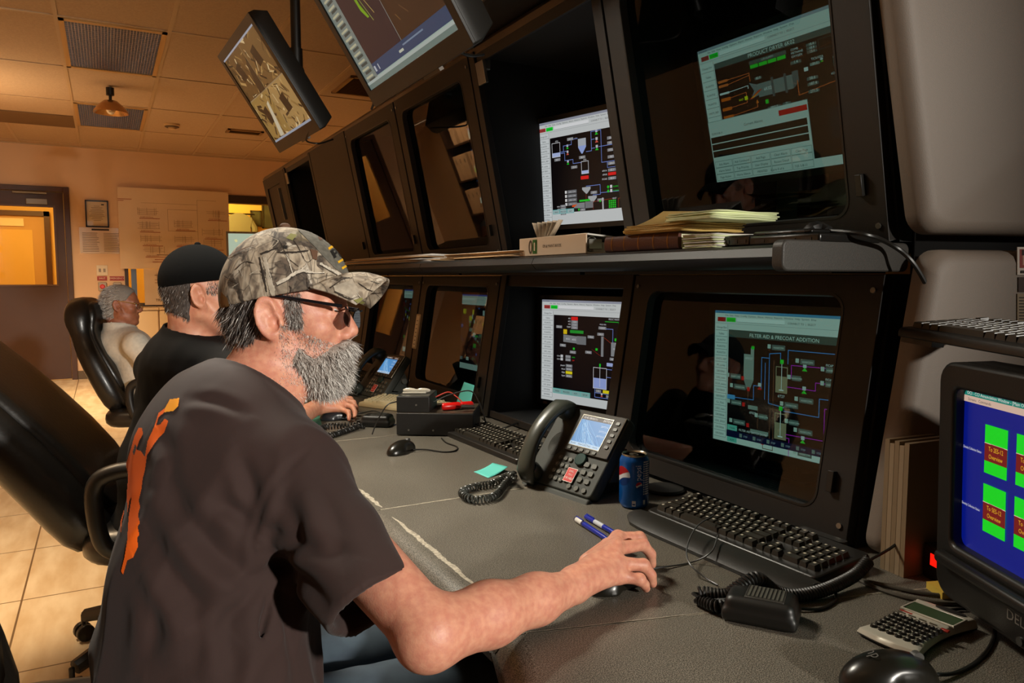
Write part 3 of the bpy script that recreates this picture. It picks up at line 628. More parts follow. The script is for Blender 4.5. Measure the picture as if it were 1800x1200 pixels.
def scr_dryer(s):
    p = PAL; plant_base(s, 13, wide=11.5); s.ym = lambda y: 9+(y-9)*.72 if y > 9 else y; s.R(11.8, 10.4, 88.2, 88, p['dk']); s.R(11.8, 10.4, 88.2, 4.6, '#4a5856')
    s.T(54, 14.2, 'PRODUCT DRYER 6K02', 3.1, '#e2ece8', 'CENTER'); s.T(94, 13, 'DRYER02', 1.6, '#d8e0dc')
    s.R(38, 17, 26, 3, '#4a5856'); s.T(51, 19, 'LUB ALARMS', 1.5, '#c8d0cc', 'CENTER')
    for i in range(4): s.R(38.4+i*6.4, 20.2, 5.8, 2.7, '#10d830')
    for i in range(3): s.T(67, 19.2+i*2.5, ['COMB', 'METHANE', 'OXYGEN'][i], 1.7, p['wt']); s.val(77, 17.6+i*2.5, 6.4, '18.4', '#5c6664')
    s.box(84.6, 17, 9, 7, '#4a5856'); s.val(95, 19, 5, '4.16', '#5c6664')
    for i, y in enumerate((25, 28.6)): s.R(13, y, 7.5, 2, '#e06a30'); s.Ln([(20.5, y+1), (37, y+.6-i*2)], '#e0602a', .5)
    s.Ln([(37, 25.5), (37, 32)], '#e0602a', .5); s.R(13, 35, 7.5, 1.6, p['wt']); s.Ln([(20, 35.8), (35, 34.8), (35, 37)], p['wt'], .5)
    for y in (39.5, 47.4): s.R(13.4, y, 7.5, 2.6, '#e86418'); s.Ln([(20.5, y+1), (33, y), (33, 42)], '#e0602a', .5)
    s.R(13.4, 54, 8, 2.4, '#e86418'); s.Ln([(21, 55), (40, 53), (40, 48)], '#e0602a', .5); s.poly([(39.2, 50), (41.4, 50), (40.3, 47)], '#f07020')
    s.poly([(36, 33), (42, 36), (42, 44), (36, 46), (39, 40)], '#787c80'); s.poly([(42, 35.6), (66, 35.6), (66, 46), (42, 46)], '#7a8082'); s.poly([(66, 33.6), (70, 33.6), (70, 42), (66, 46)], '#5c6266')
    for x in (51.6, 60.4): s.R(x, 33.4, 1.6, 14.6, '#50565a')
    s.T(46, 42, '6K02', 2.6, p['wt']); s.poly([(34.6, 46), (42, 40.5), (45, 40), (37.6, 45.6)], '#e03a14'); s.poly([(36, 45), (43, 41.4), (38, 45)], '#f8a020'); s.R(31.4, 42.4, 2.4, 3, '#f0e818'); s.T(27, 45, 'BAD', 1.7, '#f0e818')
    s.Ln([(69, 41), (69, 52), (96, 47.5)], '#e0602a', .55); s.R(96, 45.6, 4, 2, '#e8906a'); s.Ln([(66, 30), (66, 26), (99, 20)], '#903a1a', .3); s.R(97, 24, 3, 2, '#e8a07a')
    s.R(46, 49, 2.2, 3.2, '#10d830'); s.val(47, 55, 9, '4460 F', '#5c6664'); s.val(57.4, 54.6, 5.6, '21', '#5c6664'); s.val(40.6, 30.4, 5, '82.0', '#5c6664')
    s.R(74, 33.4, 2.6, 2.8, p['wt']); s.val(78, 31.6, 6, '31.1', '#84908c'); s.valve(85.4, 31.4, '#10b830', .9); s.T(79, 29.8, 'TIC6102A', 1.8, p['wt'])
    for x, y, t in ((75, 41, '58.6'), (75, 45, '187.4'), (75, 50.4, '271.5'), (92, 33.4, '102.0'), (92, 36, '142.4'), (92, 44, '27.8'), (66, 26.6, '1.4')): s.val(x, y, 7, t, '#5c6664', 2.3)
    s.T(92, 32.6, 'FAN 02T', 1.6, p['wt']); s.T(90, 43.4, '6C024', 1.6, p['wt'])
    s.R(28, 57, 6, 3.4, '#7a8684'); s.R(32.6, 57.6, 1.6, 2, '#10b830')
    s.ym = None; s.R(73.6, 45, 26.4, 30, p['dk']); s.R(86, 50, 12, 16, '#0a1822'); s.R(0, 43, 73.6, 37, '#d7dcdc'); s.R(73.6, 75, 26.4, 5, '#d7dcdc'); s.Ln([(0, 43), (73.6, 43), (73.6, 75)], '#9aa4a4', .3)
    s.R(54, 45.4, 19, 3, '#e01818'); s.T(28, 49.4, 'Current Alarms', 2.2, '#202428'); s.T(1.6, 51, '72:95 5-8-11', 1.8, '#202428')
    for i in range(3): s.R(.6, 52.4+i*4.3, 71.4, 3.7, '#0a100e')
    rows = [['Ack Alarm', 'Ack Command', 'Ack Page', 'Clear Alarm', 'Clear Page'], ['Alarm Select', 'Top Priority', 'User Display', 'Recent Detail', ''], ['Page Active', 'Horns Silence', 'PRINTED', '', '']]
    for j, row in enumerate(rows):
        for i, t in enumerate(row):
            s.box(1+i*14.5, 67.4+j*4, 13.8, 3.7, '#8a9492', .25); s.T(8+i*14.5, 70+j*4, t, 1.9, '#2a302e', 'CENTER')
    s.T(43, 78.2, 'Alarm 0 of 6', 1.9, '#202624'); s.T(60, 78.2, '7:05 5-8-11', 1.9, '#202624')
def scr_filter(s):
    p = PAL; plant_base(s, 18, tb='#4a90c0', wide=10.4); hh = s.uh; s.R(11, 11.2, 89, hh-15.4, p['dk']); s.R(11, 11.2, 89, 4.4, '#44524e')
    s.R(2.2, 4, 5, 2.6, '#c01818')
    s.T(50, 14.8, 'FILTER AID & PRECOAT ADDITION', 3, '#e2ece8', 'CENTER'); s.T(94, 16, 'DRYER', 1.6, p['wt'])
    s.R(23, 25, 7.4, 15, '#98a09c'); s.R(28, 21, 2.4, 5, '#98a09c'); s.poly([(23, 40), (30.4, 40), (27.8, 46), (25.6, 46)], '#808884'); s.R(28.4, 20, 2.2, 1.8, '#10d830'); s.T(24, 28, '6MX27', 1.8, p['wt']); s.T(22, 23.6, '', 1, p['wt'])
    L = lambda pts, c: s.Ln(pts, c, .42)
    bl, mg, br = '#4a90e0', '#c828c8', '#7a4a38'
    L([(11, 52), (30.6, 51.6), (30.6, 43), (33.6, 43)], bl); L([(36, 44), (36, 26), (41, 26)], bl); L([(38.6, 29), (38.6, 50)], bl); L([(41.4, 52), (41.4, 23.4), (49, 22.4), (49, 27)], bl); L([(41.4, 52), (52, 53)], bl); L([(54, 28), (54, 20.4), (97, 20)], bl)
    L([(26.6, 46), (26.6, 54)], br); L([(34, 56), (34, 68)], br); L([(44.6, 56), (44.6, 27)], br); L([(42.6, 76), (42.6, 55), (48, 55)], br); L([(38, 73), (38, 79), (45, 79), (45, 56)], br)
    for x, y, t in ((46, 30, '6T27'), (46, 56.6, '6T26')):
        s.R(x, y, 8, 15, '#9a8a70'); s.R(x+.5, y+.5, 7, 5, p['dk']); s.Ln([(x+4, y-3), (x+4, y+13)], p['wt'], .4); s.R(x+2.8, y-4, 2.4, 2.4, '#18e038'); s.R(x+2.4, y+13, 3.2, .7, p['wt']); s.T(x+4, y+17.6, t, 2.2, p['wt'], 'CENTER')
    L([(54, 35.4), (56.4, 35.4), (56.4, 28.6), (97, 27.6)], mg); L([(54, 41), (72, 41), (72, 36.6), (97, 36)], mg); L([(54, 68), (78, 67.4)], mg); L([(54, 70), (56, 70), (56, 82.6-2), (78, 80.8), (78, 50), (97, 49.4)], mg); L([(52, 55), (74.6, 55), (74.6, 45), (97, 44.4)], bl)
    for x, y, c in ((65, 29, '#18d838'), (65, 41.4, '#18d838'), (65, 69, '#18d838'), (65, 81, '#e02020'), (35, 43, '#e02020')): s.valve(x, y, c, 1.25)
    for x, y, c in ((85, 20.4, '#e02020'), (85, 44, '#18d838')): s.R(x-1, y-1.4, 2.4, 2.4, c)
    for x, y, w in ((43, 18, 9), (62, 24.4, 9), (62, 45.6, 9), (52.5, 49.6, 9), (62, 63, 9), (62, 75.4, 9), (13, 37.6, 8), (16, 43.6, 9), (14, 53.4, 8), (16, 65, 9), (28, 73.4, 8), (35, 59, 6), (56, 59, 6), (57, 34, 6), (78, 27.4, 8), (78, 35, 8)):
        s.R(x, y, w, 3, '#5c6866'); s.T(x+w/2, y+2.2, 'HXRF27M', 1.6, '#d8e4e0', 'CENTER'); s.R(x-3, y, 2.2, 2.4, '#b8c4c0')
    for x, y in ((21.6, 38.4), (26, 44.4), (22.6, 54), (26, 66), (37, 74.4)): s.R(x, y, 2, 2.4, '#e82020')
    s.R(11, 50.6, 6, 2.6, '#58a0e0'); s.R(27, 55, 7, 2.4, '#8a9490'); s.R(29, 69, 13, 2.2, '#8a9490'); s.T(28, 60, '6F027', 1.9, p['wt']); s.T(33, 74, '6C027', 1.9, p['wt']); s.T(78, 27, 'FIC6P27A', 1.8, p['wt']); s.T(78, 34.6, 'FIC6P27B', 1.8, p['wt']); s.T(87, 30.4, 'AUT NORM', 1.7, '#18d838'); s.T(87, 38, 'AUT NORM', 1.7, '#18d838')
    for y in (28, 36): s.R(94.6, y-1.2, 3, 2.6, '#e030e0')
    for i, t in enumerate(('MAIN', 'PROCESS', 'ALM')): s.R(11.6, 69+i*3.6, 7.4, 3.3, '#6cc0b4'); s.T(15.3, 71.4+i*3.6, t, 1.6, '#0c1412', 'CENTER')
    yb = hh-6; s.R(11, yb-1.6, 89, 4, '#14183c'); s.T(20.5, yb-2.4, 'FILTER AID BATCH DONE', 1.8, p['wt'])
    for i in range(6): s.R(21+i*10, yb-.8, 2, 2.2, '#7a8684'); s.T(24+i*10, yb+1, 'STEP', 1.5, '#a8b4c8')
    s.R(80, yb-.6, 2.4, 2.2, '#a8b4b0'); s.T(83.4, yb+1.4, 'ZONE', 2, '#e82020')
def scr_text(s, seed=1, blue=True, dark=True):
    plant_base(s, 16, tb='#3c58c0' if blue else '#9ea2b2'); r = random.Random(seed); s.R(12, 11, 88, s.uh-17, '#0a0a12' if dark else '#c8d4c8')
    for i in range(46):
        c = r.choice(['#8a8d92', '#8a8d92', '#d8d8d8', '#b03028', '#d8c820', '#28a838', '#4060b0', '#1a1a20', '#587060']); w = 1.5+5*r.random()
        s.R(13+80*r.random(), 13+(s.uh-24)*r.random(), w, 1.5+4*r.random(), c)
    for i in range(14): a = 14+70*r.random(); b = 14+(s.uh-26)*r.random(); s.Ln([(a, b), (a+14*r.random(), b), (a+14, b+9*r.random())], r.choice(['#5878c8', '#a04028', '#38a048']), .4)
def scr_cctv(s):
    """four plant camera pictures in brown monochrome"""
    r = random.Random(4); hh = s.uh; s.R(0, 0, 100, hh, '#a8906a')
    for qx, qy, c in ((0, 0, '#6a4c28'), (50.4, 0, '#7c5c34'), (0, hh/2+.4, '#a88648'), (50.4, hh/2+.4, '#b8945a')):
        w, h = 49.6, hh/2-.4; s.R(qx, qy, w, h, c)
        for i in range(46):
            a, b = qx+w*r.random(), qy+h*r.random(); col = r.choice(['#2c2218', '#3f3122', '#c8a060', '#ecd09a', '#7e5e34', '#1e1710', '#a07c44'])
            dx, dy = r.uniform(-9, 9), r.uniform(-7, 7); t = r.uniform(.4, 2.2)
            cl = lambda x, y: (min(max(x, qx+1), qx+w-1), min(max(y, qy+1), qy+h-1))
            s.Ln([cl(a, b), cl(a+dx, b+dy)], col, t)
        a, b = qx+w*.3, qy+h*.3; s.poly([(a, b), (a+w*.25, b-2), (a+w*.3, b+h*.3), (a+2, b+h*.34)], '#2a2016')
    s.poly([(44, 14), (50, 10), (50, hh/2), (34, hh/2)], '#3a2c1e'); s.poly([(20, hh-2), (34, hh*.62), (40, hh*.6), (30, hh-2)], '#e0d4b4')
    s.R(0, 0, 100, 1.2, '#b8bcc8'); s.R(0, hh-1.6, 100, 1.6, '#aab4c4')
def scr_trend(s):
    hh = s.uh; s.R(0, 0, 100, hh, '#3c2a30'); s.R(0, 0, 15, hh, '#8d9a92'); s.R(54, 0, 46, hh-9, '#4a3020')
    for i in range(16): s.R(2, 2+i*3.6, 9, .9, '#d8d4b0'); s.R(4, 3.4+i*3.6, 8, 1.2, '#4c5650')
    s.Ln([(54, 0), (54, hh-9)], '#b0b8b0', .3); s.R(15, hh-9, 85, 5.4, '#3a5274'); s.R(0, hh-3.4, 100, 1.2, '#c8d4cc'); s.R(0, hh-2.2, 100, 2.2, '#7f948c')
    s.R(15, hh-3.8, 85, .5, '#b8d0c4'); s.R(47, hh-6.4, 5, 1, '#e0e4d0'); s.R(53, hh-7.6, 22, .6, '#8aa0b8')
    s.poly([(30, hh-52), (34, hh-52), (35, hh-30), (38, hh-24), (36, hh-24), (33, hh-28)], '#8cc020'); s.Ln([(36, hh-40), (44, hh-24)], '#c8b060', .5); s.Ln([(34, hh-40), (40, hh-22)], '#b8c860', .4)
    r = random.Random(9)
    for i in range(20): a = 58+38*r.random(); b = hh-40+28*r.random(); s.Ln([(a, b), (a+r.uniform(-6, 6), b+r.uniform(-4, 4))], r.choice(['#6a4a30', '#845c34', '#2e1c12', '#a47a4a']), .7)
    s.R(16, hh-7.6, 2, 2.4, '#d8dce0'); s.R(21, hh-7.6, 1, 2.4, '#d8dce0')
def scr_crt(s):
    hh = s.uh; s.tile = True; [s.R(i*10, j*hh/8, 10, hh/8, '#041680') for i in range(10) for j in range(8)]; s.R(0, 0, 100, 3, '#1c8474'); s.T(2, 2.4, 'OCI - CCI Annunciation Window - [Main Overview]', 2.1, '#e8e8e0'); s.R(0, 3, 100, 3, '#d8b8a4'); s.T(3, 5.2, 'Screens   Commands', 1.9, '#3a3a3a')
    s.T(62, 11.4, 'OCI DAHS - OVERVIEW', 3.4, '#e8d040', 'CENTER')
    for j, (y0, ids) in enumerate(((14, ('2ES-12', '2ES-10', '2ES-8', '2ES-6')), (41, ('5ES-12', '6ES-10', '6ES-8', '7ES-1')))):
        s.T(.6, y0+14, 'Density Collection Status', 1.7, '#e8e8f0', sx=.75)
        for i, t in enumerate(ids):
            x = 16+i*20.5; s.R(x, y0, 15, 22, '#10e020'); s.R(x, y0+8.4, 15, 8, '#7a1414'); s.Ln([(x, y0+8.4), (x+15, y0+8.4)], '#e8c8b8', .3)
            s.T(x+7.5, y0+11.6, 'To '+t, 2.9, '#f0b820', 'CENTER', .8); s.T(x+7.5, y0+15, 'Overview', 2.9, '#f0b820', 'CENTER', .8)
    s.R(52, 66, 34, 8, '#8c1010'); s.box(52, 66, 34, 8, '#e8b8b8', .4); s.T(69, 71, 'Data has been lost', 2.8, '#f0b820', 'CENTER'); s.poly([(46, 33), (47.4, 34.6), (46.2, 34.8)], '#ffffff')
# ================================================================== CONSOLE
def texmat(name, col, rough=.45, sc=900, b=.25):
    return mat(name, col, rough, bump=b, bscale=sc, bdist=.0006, var=.25, vscale=500)
M_con = texmat('console_black', '#1a130c', .55)
M_conin = mat('console_inside', '#0d0c0b', .7)
M_trim = mat('console_trim', '#5c4c38', .35, .4)
M_hw = mat('steel_hardware', '#9a9890', .3, .9)
M_glass = glass('smoked_glass', (.46, .6, .55))
M_gedge = mat('glass_edge', '#8a8a80', .3, .5)
M_blk = mat('black_plastic', '#15130f', .42)
YD = [.785, 1.45, 2.14, 2.82, 3.5, 4.18, 4.87, 5.55]
ux = lambda z: 1.14-.2*(z-1.28)
lx = lambda z: 1.065+.16*(z-.755)
UZ0, UZ1, LZ0, LZ1 = 1.258, 1.88, .758, 1.205
def bay(label, y0, y1, upper, kind, cat='cabinet'):
    fx, z0, z1 = (ux, UZ0, UZ1) if upper else (lx, LZ0, LZ1)
    y0, y1 = y0+.002, y1-.002; xb = 1.78
    root = thing('console_cabinet', label, cat, K((1.4, (y0+y1)/2, z0)))
    w = y1-y0; dz = z1-z0; U = Vector((0, -1, 0)); sl = (fx(z1)-fx(z0))/dz; Wv = Vector((sl, 0, 1)); O = Vector((fx(z0), y1, z0))
    n = Vector((-1, 0, sl)).normalized()
    def side(mb, ya, yb): 
        P = [(fx(z0), z0), (xb, z0), (xb, z1), (fx(z1), z1)]
        mb.loft([[(x, ya, z) for x, z in P], [(x, yb, z) for x, z in P]])
    c = MB(); side(c, y0, y0+.012); side(c, y1-.012, y1)
    c.bb((xb-.012, y0+.012, z0), (xb, y1-.012, z1)); c.bb((fx(z0)+.01, y0+.012, z0), (xb-.012, y1-.012, z0+.012)); c.bb((fx(z1)+.01, y0+.012, z1-.012), (xb-.012, y1-.012, z1))
    c.map(K).build('body', M_conin, root, world=True)
    if upper:
        t = MB(); xx = fx(z1); t.loft([[(xx+a, y, z1+b) for a, b in ((-.012, -.012), (.03, -.002), (.05, .022), (-.004, .022), (-.016, .006))] for y in (y0-.001, y1+.001)])
        t.bb((xx+.04, y0, z1), (xb, y1, z1+.012)); t.map(K).build('top_trim', M_trim, root, world=True)
    def post(mb, a, b, t=.02): mb.prism([(a, 0), (b, 0), (b, dz), (a, dz)], O+n*.0005, U, Wv, n*t)
    if kind == 'open':
        f = MB(); post(f, 0, .035); post(f, w-.035, w); f.prism([(.035, dz-.035), (w-.035, dz-.035), (w-.035, dz), (.035, dz)], O+n*.0005, U, Wv, n*.012)
        f.prism([(.035, 0), (w-.035, 0), (w-.035, .02), (.035, .02)], O+n*.0005, U, Wv, n*.012)
        f.map(K).build('face_frame', M_con, root, world=True, bevel=.002)
        h = MB(); h.prism([(.04, dz-.1), (.09, dz-.1), (.09, dz-.035), (.04, dz-.035)], O+n*.013, U, Wv, n*.01); h.map(K)
        if upper: h.build('hinge', M_hw, root, world=True, bevel=.002)
    elif kind == 'glass':
        mx0, mx1, mz0, mz1 = .062, .075, .05, .055
        if not upper: mz0, mz1 = .045, .04
        inn = rrect(mx0, mz0, w-mx1, dz-mz1, .03); out = rect_like(.004, .004, w-.004, dz-.004)
        f = MB(); f.ring(out, inn, O+n*.0005, U, Wv, n*.02); f.map(K); dr = f.build('door', M_con, root, world=True, bevel=.0015)
        f = MB(); f.ring(rrect(mx0-.004, mz0-.004, w-mx1+.004, dz-mz1+.004, .032), inn, O+n*.0206, U, Wv, n*.001); f.map(K)
        f.build('glass_gasket', M_blk, dr, world=True).data.materials[0] = M_blk
        f = MB(); f.prism(rrect(mx0-.01, mz0-.01, w-mx1+.01, dz-mz1+.01, .034), O-n*.004, U, Wv, n*.004); f.map(K); f.build('glass_pane', M_glass, dr, world=True)
        l = MB(); l.prism([(w-.05, .08), (w-.038, .08), (w-.038, .115), (w-.05, .115)], O+n*.0206, U, Wv, n*.01); l.map(K); l.build('latch', M_blk, dr, world=True, bevel=.001)
        for a in (.02, w-.02):
            for b in (.03, dz-.03): p = O+U*a+Wv*b+n*.0205; MB().cyl(p, p+n*.003, .005, n=8).map(K).build('screw', M_hw, dr, world=True)
    elif kind == 'panel':
        f = MB(); post(f, .004, w-.004); f.map(K); f.build('panel', M_con, root, world=True, bevel=.002)
        l = MB(); l.prism([(w-.05, .08), (w-.038, .08), (w-.038, .115), (w-.05, .115)], O+n*.0206, U, Wv, n*.01); l.map(K); l.build('latch', M_blk, root, world=True)
    elif kind == 'inset':
        inn = rrect(.1, .2, w-.16, dz-.07, .02); out = rect_like(.004, .004, w-.004, dz-.004)
        f = MB(); f.ring(out, inn, O+n*.0005, U, Wv, n*.02); f.map(K); dr = f.build('door', M_con, root, world=True, bevel=.0015)
        f = MB(); f.prism(rrect(.1, .2, w-.16, dz-.07, .02), O, U, Wv, n*.012); f.map(K); f.build('inset_panel', M_con, dr, world=True)
        f = MB(); f.prism([(w-.2, dz-.3), (w-.19, dz-.3), (w-.19, dz-.1), (w-.2, dz-.1)], O+n*.013, U, Wv, n*.02); f.map(K); f.build('pull', M_hw, dr, world=True)
    return root
UB = [('glass', 'closed glass fronted upper console bay with a green tinted dryer process screen'), ('open', 'open upper console bay with a bright process monitor and raised flap'), ('glass', 'glass fronted upper console bay above the loose papers, reflecting binders'),
      ('glass', 'upper console bay with smoked glass reflecting an orange door'), ('panel', 'upper console bay closed with a plain brown panel'), ('open', 'empty black open upper console bay near the far end'), ('inset', 'farthest upper console bay, with a small inset door')]
LB = [('glass', 'closed glass lower console bay behind the soda can with a filter process screen'), ('open', 'open lower console bay with a bright process monitor behind the near desk phone'), ('glass', 'glass lower console bay behind the stacked radios'),
      ('glass', 'glass lower console bay behind the far desk phone'), ('panel', 'plain lower console bay hidden behind the man in the black cap'), ('panel', 'plain lower console bay second from the far end'), ('panel', 'plain lower console bay at the far end')]
for i in range(7):
    bay(UB[i][1], YD[i], YD[i+1], True, UB[i][0]); bay(LB[i][1], YD[i], YD[i+1], False, LB[i][0])
# raised flap over the open bay
fl = thing('bay_flap', 'black flap door slid up over the open upper console bay', 'flap', K((1.2, 1.79, 1.905)))
MB().bb((.885, 1.455, 1.906), (1.5, 2.135, 1.924)).map(K).build('flap_panel', M_con, fl, world=True)
MB().bb((.878, 1.455, 1.905), (.885, 2.135, 1.925)).map(K).build('edge_strip', M_trim, fl, world=True)
for y in (1.475, 2.11):
    MB().bb((.93, y-.012, 1.885), (1.10, y+.012, 1.906)).bb((1.03, y-.008, 1.83), (1.06, y+.008, 1.886)).map(K).build('hinge_arm', M_hw, fl, world=True, bevel=.002)
MB().bb((.93, 1.50, 1.88), (1.03, 1.62, 1.905)).map(K).build('catch_box', M_blk, fl, world=True, bevel=.003)
# shelf between the tiers
M_shelf = texmat('shelf_black', '#0f0c0a', .5, 700, .3)
SY = [.79, 1.5, 2.2, 2.9, 3.6, 4.3, 5.0, 5.55]
SL = ['nearest section of the black shelf, ending in a rounded cap', 'black shelf section carrying the white binder', 'black shelf section carrying the loose papers', 'black shelf section carrying the pale envelopes', 'black shelf section behind the camouflage cap', 'black shelf section second from the far end', 'black shelf section at the far end']
sprof = [(1.138, 1.213), (.90, 1.213), (.872, 1.218), (.86, 1.23), (.866, 1.243), (.885, 1.2485), (.92, 1.25), (1.138, 1.25)]
for i in range(7):
    t = thing('console_shelf', SL[i], 'shelf', K((1.0, (SY[i]+SY[i+1])/2, 1.213)))
    o = MB().loft([[(x, y, z) for x, z in sprof] for y in (SY[i]+.0012, SY[i+1]-.0012)]).map(K).build('shelf_board', M_shelf, t, world=True)
    if i == 0:
        ep = rrect(.855, 1.2085, 1.142, 1.2545, .012)
        MB().loft([[(x, y, z) for x, z in ep] for y in (.768, .789)]).map(K).build('end_cap', texmat('endcap_grey', '#3a3733', .5, 500, .6), t, world=True, bevel=.003)
    MB().bb((1.0, SY[i]+.01, 1.206), (1.13, SY[i+1]-.01, 1.2125)).map(K).build('support_rail', M_conin, t, world=True)
# ---- desk sections
def mdesk():
    m = mat('desk_laminate', '#57524b', .34, spec=.5)
    nt = m.node_tree; N = nt.nodes; L = nt.links; b = N['Principled BSDF']; tc = N.new('ShaderNodeTexCoord')
    n = N.new('ShaderNodeTexNoise'); n.inputs['Scale'].default_value = 600; n.inputs['Detail'].default_value = 2; L.new(tc.outputs['Object'], n.inputs['Vector'])
    r = N.new('ShaderNodeValToRGB'); r.color_ramp.elements[0].position = .42; r.color_ramp.elements[1].position = .62
    r.color_ramp.elements[0].color = (*lin('#37322b'), 1); r.color_ramp.elements[1].color = (*lin('#8c8578'), 1); L.new(n.outputs['Fac'], r.inputs[0])
    n2 = N.new('ShaderNodeTexNoise'); n2.inputs['Scale'].default_value = 6; n2.inputs['Detail'].default_value = 8; n2.inputs['Roughness'].default_value = .7; L.new(tc.outputs['Object'], n2.inputs['Vector'])
    mx = N.new('ShaderNodeMixRGB'); mx.blend_type = 'MULTIPLY'; mx.inputs[0].default_value = .35; L.new(r.outputs[0], mx.inputs[1])
    r2 = N.new('ShaderNodeValToRGB'); r2.color_ramp.elements[0].position = .3; r2.color_ramp.elements[1].position = .7; r2.color_ramp.elements[0].color = (.45, .45, .45, 1); L.new(n2.outputs['Fac'], r2.inputs[0]); L.new(r2.outputs[0], mx.inputs[2])
    L.new(mx.outputs[0], b.inputs['Base Color'])
    rr = N.new('ShaderNodeMapRange'); rr.inputs['To Min'].default_value = .26; rr.inputs['To Max'].default_value = .44; L.new(n2.outputs['Fac'], rr.inputs[0]); L.new(rr.outputs[0], b.inputs['Roughness'])
    bp = N.new('ShaderNodeBump'); bp.inputs['Strength'].default_value = .12; bp.inputs['Distance'].default_value = .0004; L.new(n.outputs['Fac'], bp.inputs['Height']); L.new(bp.outputs[0], b.inputs['Normal'])
    return m
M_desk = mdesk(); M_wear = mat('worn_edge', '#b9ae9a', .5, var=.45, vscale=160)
DT = .755
dprof = [(1.75, .715), (.425, .715), (.405, .722), (.402, .735)]+[(.447-.045*math.cos(a), .71+.045*math.sin(a)) for a in [PI/2*k/6 for k in range(2, 7)]]+[(1.75, DT)]
dprof = [(x, z) for x, z in dprof]
seam2 = lambda x: .794-(x-.433)*.268
def desk_section(label, fy0, fy1, wear):
    t = thing('console_desk', label, 'desk', K((.9, (fy0(.9)+fy1(.9))/2, .7)))
    MB().loft([[(x, f(x)+e, z) for x, z in dprof] for f, e in ((fy0, .001), (fy1, -.001))]).map(K).build('desk_top', M_desk, t, world=True, smooth=50)
    b = MB(); ya, yb = fy0(.80)+.02, fy1(1.0)-.02
    b.bb((.86, ya, .15), (1.7, yb, .714)); b.map(K)
    b.map(lambda p: (p[0], p[1], 0 if p[2] < .1 else p[2])).build('pedestal', M_con, t, world=True)
    MB().bb((.5, ya, .69), (.86, yb, .714)).map(K).build('apron', mat('apron_brown', '#4a3320', .4), t, world=True)
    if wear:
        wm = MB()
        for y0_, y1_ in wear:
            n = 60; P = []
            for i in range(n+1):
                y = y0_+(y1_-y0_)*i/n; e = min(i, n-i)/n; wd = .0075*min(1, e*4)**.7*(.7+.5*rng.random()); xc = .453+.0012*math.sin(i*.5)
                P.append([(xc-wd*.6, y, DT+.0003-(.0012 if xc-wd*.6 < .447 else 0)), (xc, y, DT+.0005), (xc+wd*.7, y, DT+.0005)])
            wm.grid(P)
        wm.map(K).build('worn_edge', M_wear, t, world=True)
    sm = MB(); n = 24; P = []
    for i in range(n+1):
        x = .447+.55*i/n; P.append([(x, fy0(x)-.0012-.0008*rng.random(), DT+.0004), (x, fy0(x)+.0014+.0008*rng.random(), DT+.0004)])
    sm.grid(P); sm.map(K).build('worn_seam', M_wear, t, world=True)
c = lambda v: (lambda x: v)
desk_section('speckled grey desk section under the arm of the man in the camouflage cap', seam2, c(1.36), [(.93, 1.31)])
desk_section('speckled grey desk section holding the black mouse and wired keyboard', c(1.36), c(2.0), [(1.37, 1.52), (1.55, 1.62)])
for i, lab in enumerate(('desk section under the stacked radios', 'desk section beneath the far phone', 'desk section in front of the white shirted man', 'desk section second from the far end', 'desk section at the far end of the console')):
    y0 = 2.0+i*.71; desk_section(lab, c(y0), c(y0+.71), None)
# near desk section, turning towards the camera
t = thing('console_desk', 'nearest desk section holding the calculator and CRT monitor', 'desk', K((.8, .5, .7)))
P0 = Vector((.433, .794)); e = Vector((-.33, -.944)).normalized(); ni = Vector((-e.y, e.x)) if (-e.y) > 0 else Vector((e.y, -e.x))
sd = Vector((.966, -.259))
def sec3(off, z, end):
    # point on the line parallel to the front edge at distance off; end 0 = at the seam, 1 = far end
    q = P0+ni*off
    if end: return (*(q+e*.62), z)
    # intersection with seam line P0 + sd*s
    A = np.array([[e.x, -sd.x], [e.y, -sd.y]]); rhs = np.array([P0.x-q.x, P0.y-q.y]); k_, s_ = np.linalg.solve(A, rhs); v = q+e*(k_+.0012); return (v.x, v.y, z)
MB().loft([[sec3(x-.433, z, E_) for x, z in dprof] for E_ in (0, 1)]).map(K).build('desk_top', M_desk, t, world=True, smooth=50)
MB().loft([[sec3(o, z, E_) for o, z in ((.4, .15), (1.2, .15), (1.2, .714), (.4, .714))] for E_ in (0, 1)]).map(K).map(lambda p: (p[0], p[1], 0 if p[2] < .1 else p[2])).build('pedestal', M_con, t, world=True)
sm = MB(); sm.grid([[(lambda p, q: (p[0]+e.x*q, p[1]+e.y*q, DT+.0004))(sec3(o, 0, 0), q) for q in (-.0018, .0012)] for o in [.014+.6*i/20 for i in range(21)]]); sm.map(K).build('worn_seam', M_wear, t, world=True)
# ---- beige end panels, in the plane of the desk seam
M_beige = mat('beige_panel', '#7f7368', .55, bump=.5, bscale=700, bdist=.0008)
ed = Vector((.974, -.225, 0)); en = Vector((-.225, -.974, 0))
def endpanel(name, label, fx, z0, z1, top):
    A = K((fx(z0)-.012, .765, z0)); B = K((fx(z1)-.012, .765, z1)); r = .035
    za, zb = A[2], B[2]; sl = (B[0]-A[0])/(zb-za); Wd = 1.0
    pts = rrect(0, 0, Wd, zb-za, r, 6); pts = [((u+sl*v if u < .5 else u), v) for u, v in pts]
    O = Vector((A[0], A[1], za)); t = thing(name, label, 'panel', O)
    m = MB(); rings = []
    cx, cy = Wd/2, (zb-za)/2
    for dd, ins in ((0, 0), (.02, 0), (.032, .004), (.041, .012), (.045, .024)):
        rings.append([O+ed*(u+(ins if u < cx else -ins))+Vector((0, 0, v+(ins if v < cy else -ins)))+en*dd for u, v in pts])
    m.loft(rings).build('panel_shell', M_beige, t, world=True, smooth=60)
    return t
endpanel('end_panel', 'beige moulded end panel on the lower right of the console, behind the CRT monitor', lx, .76, 1.243, 0)
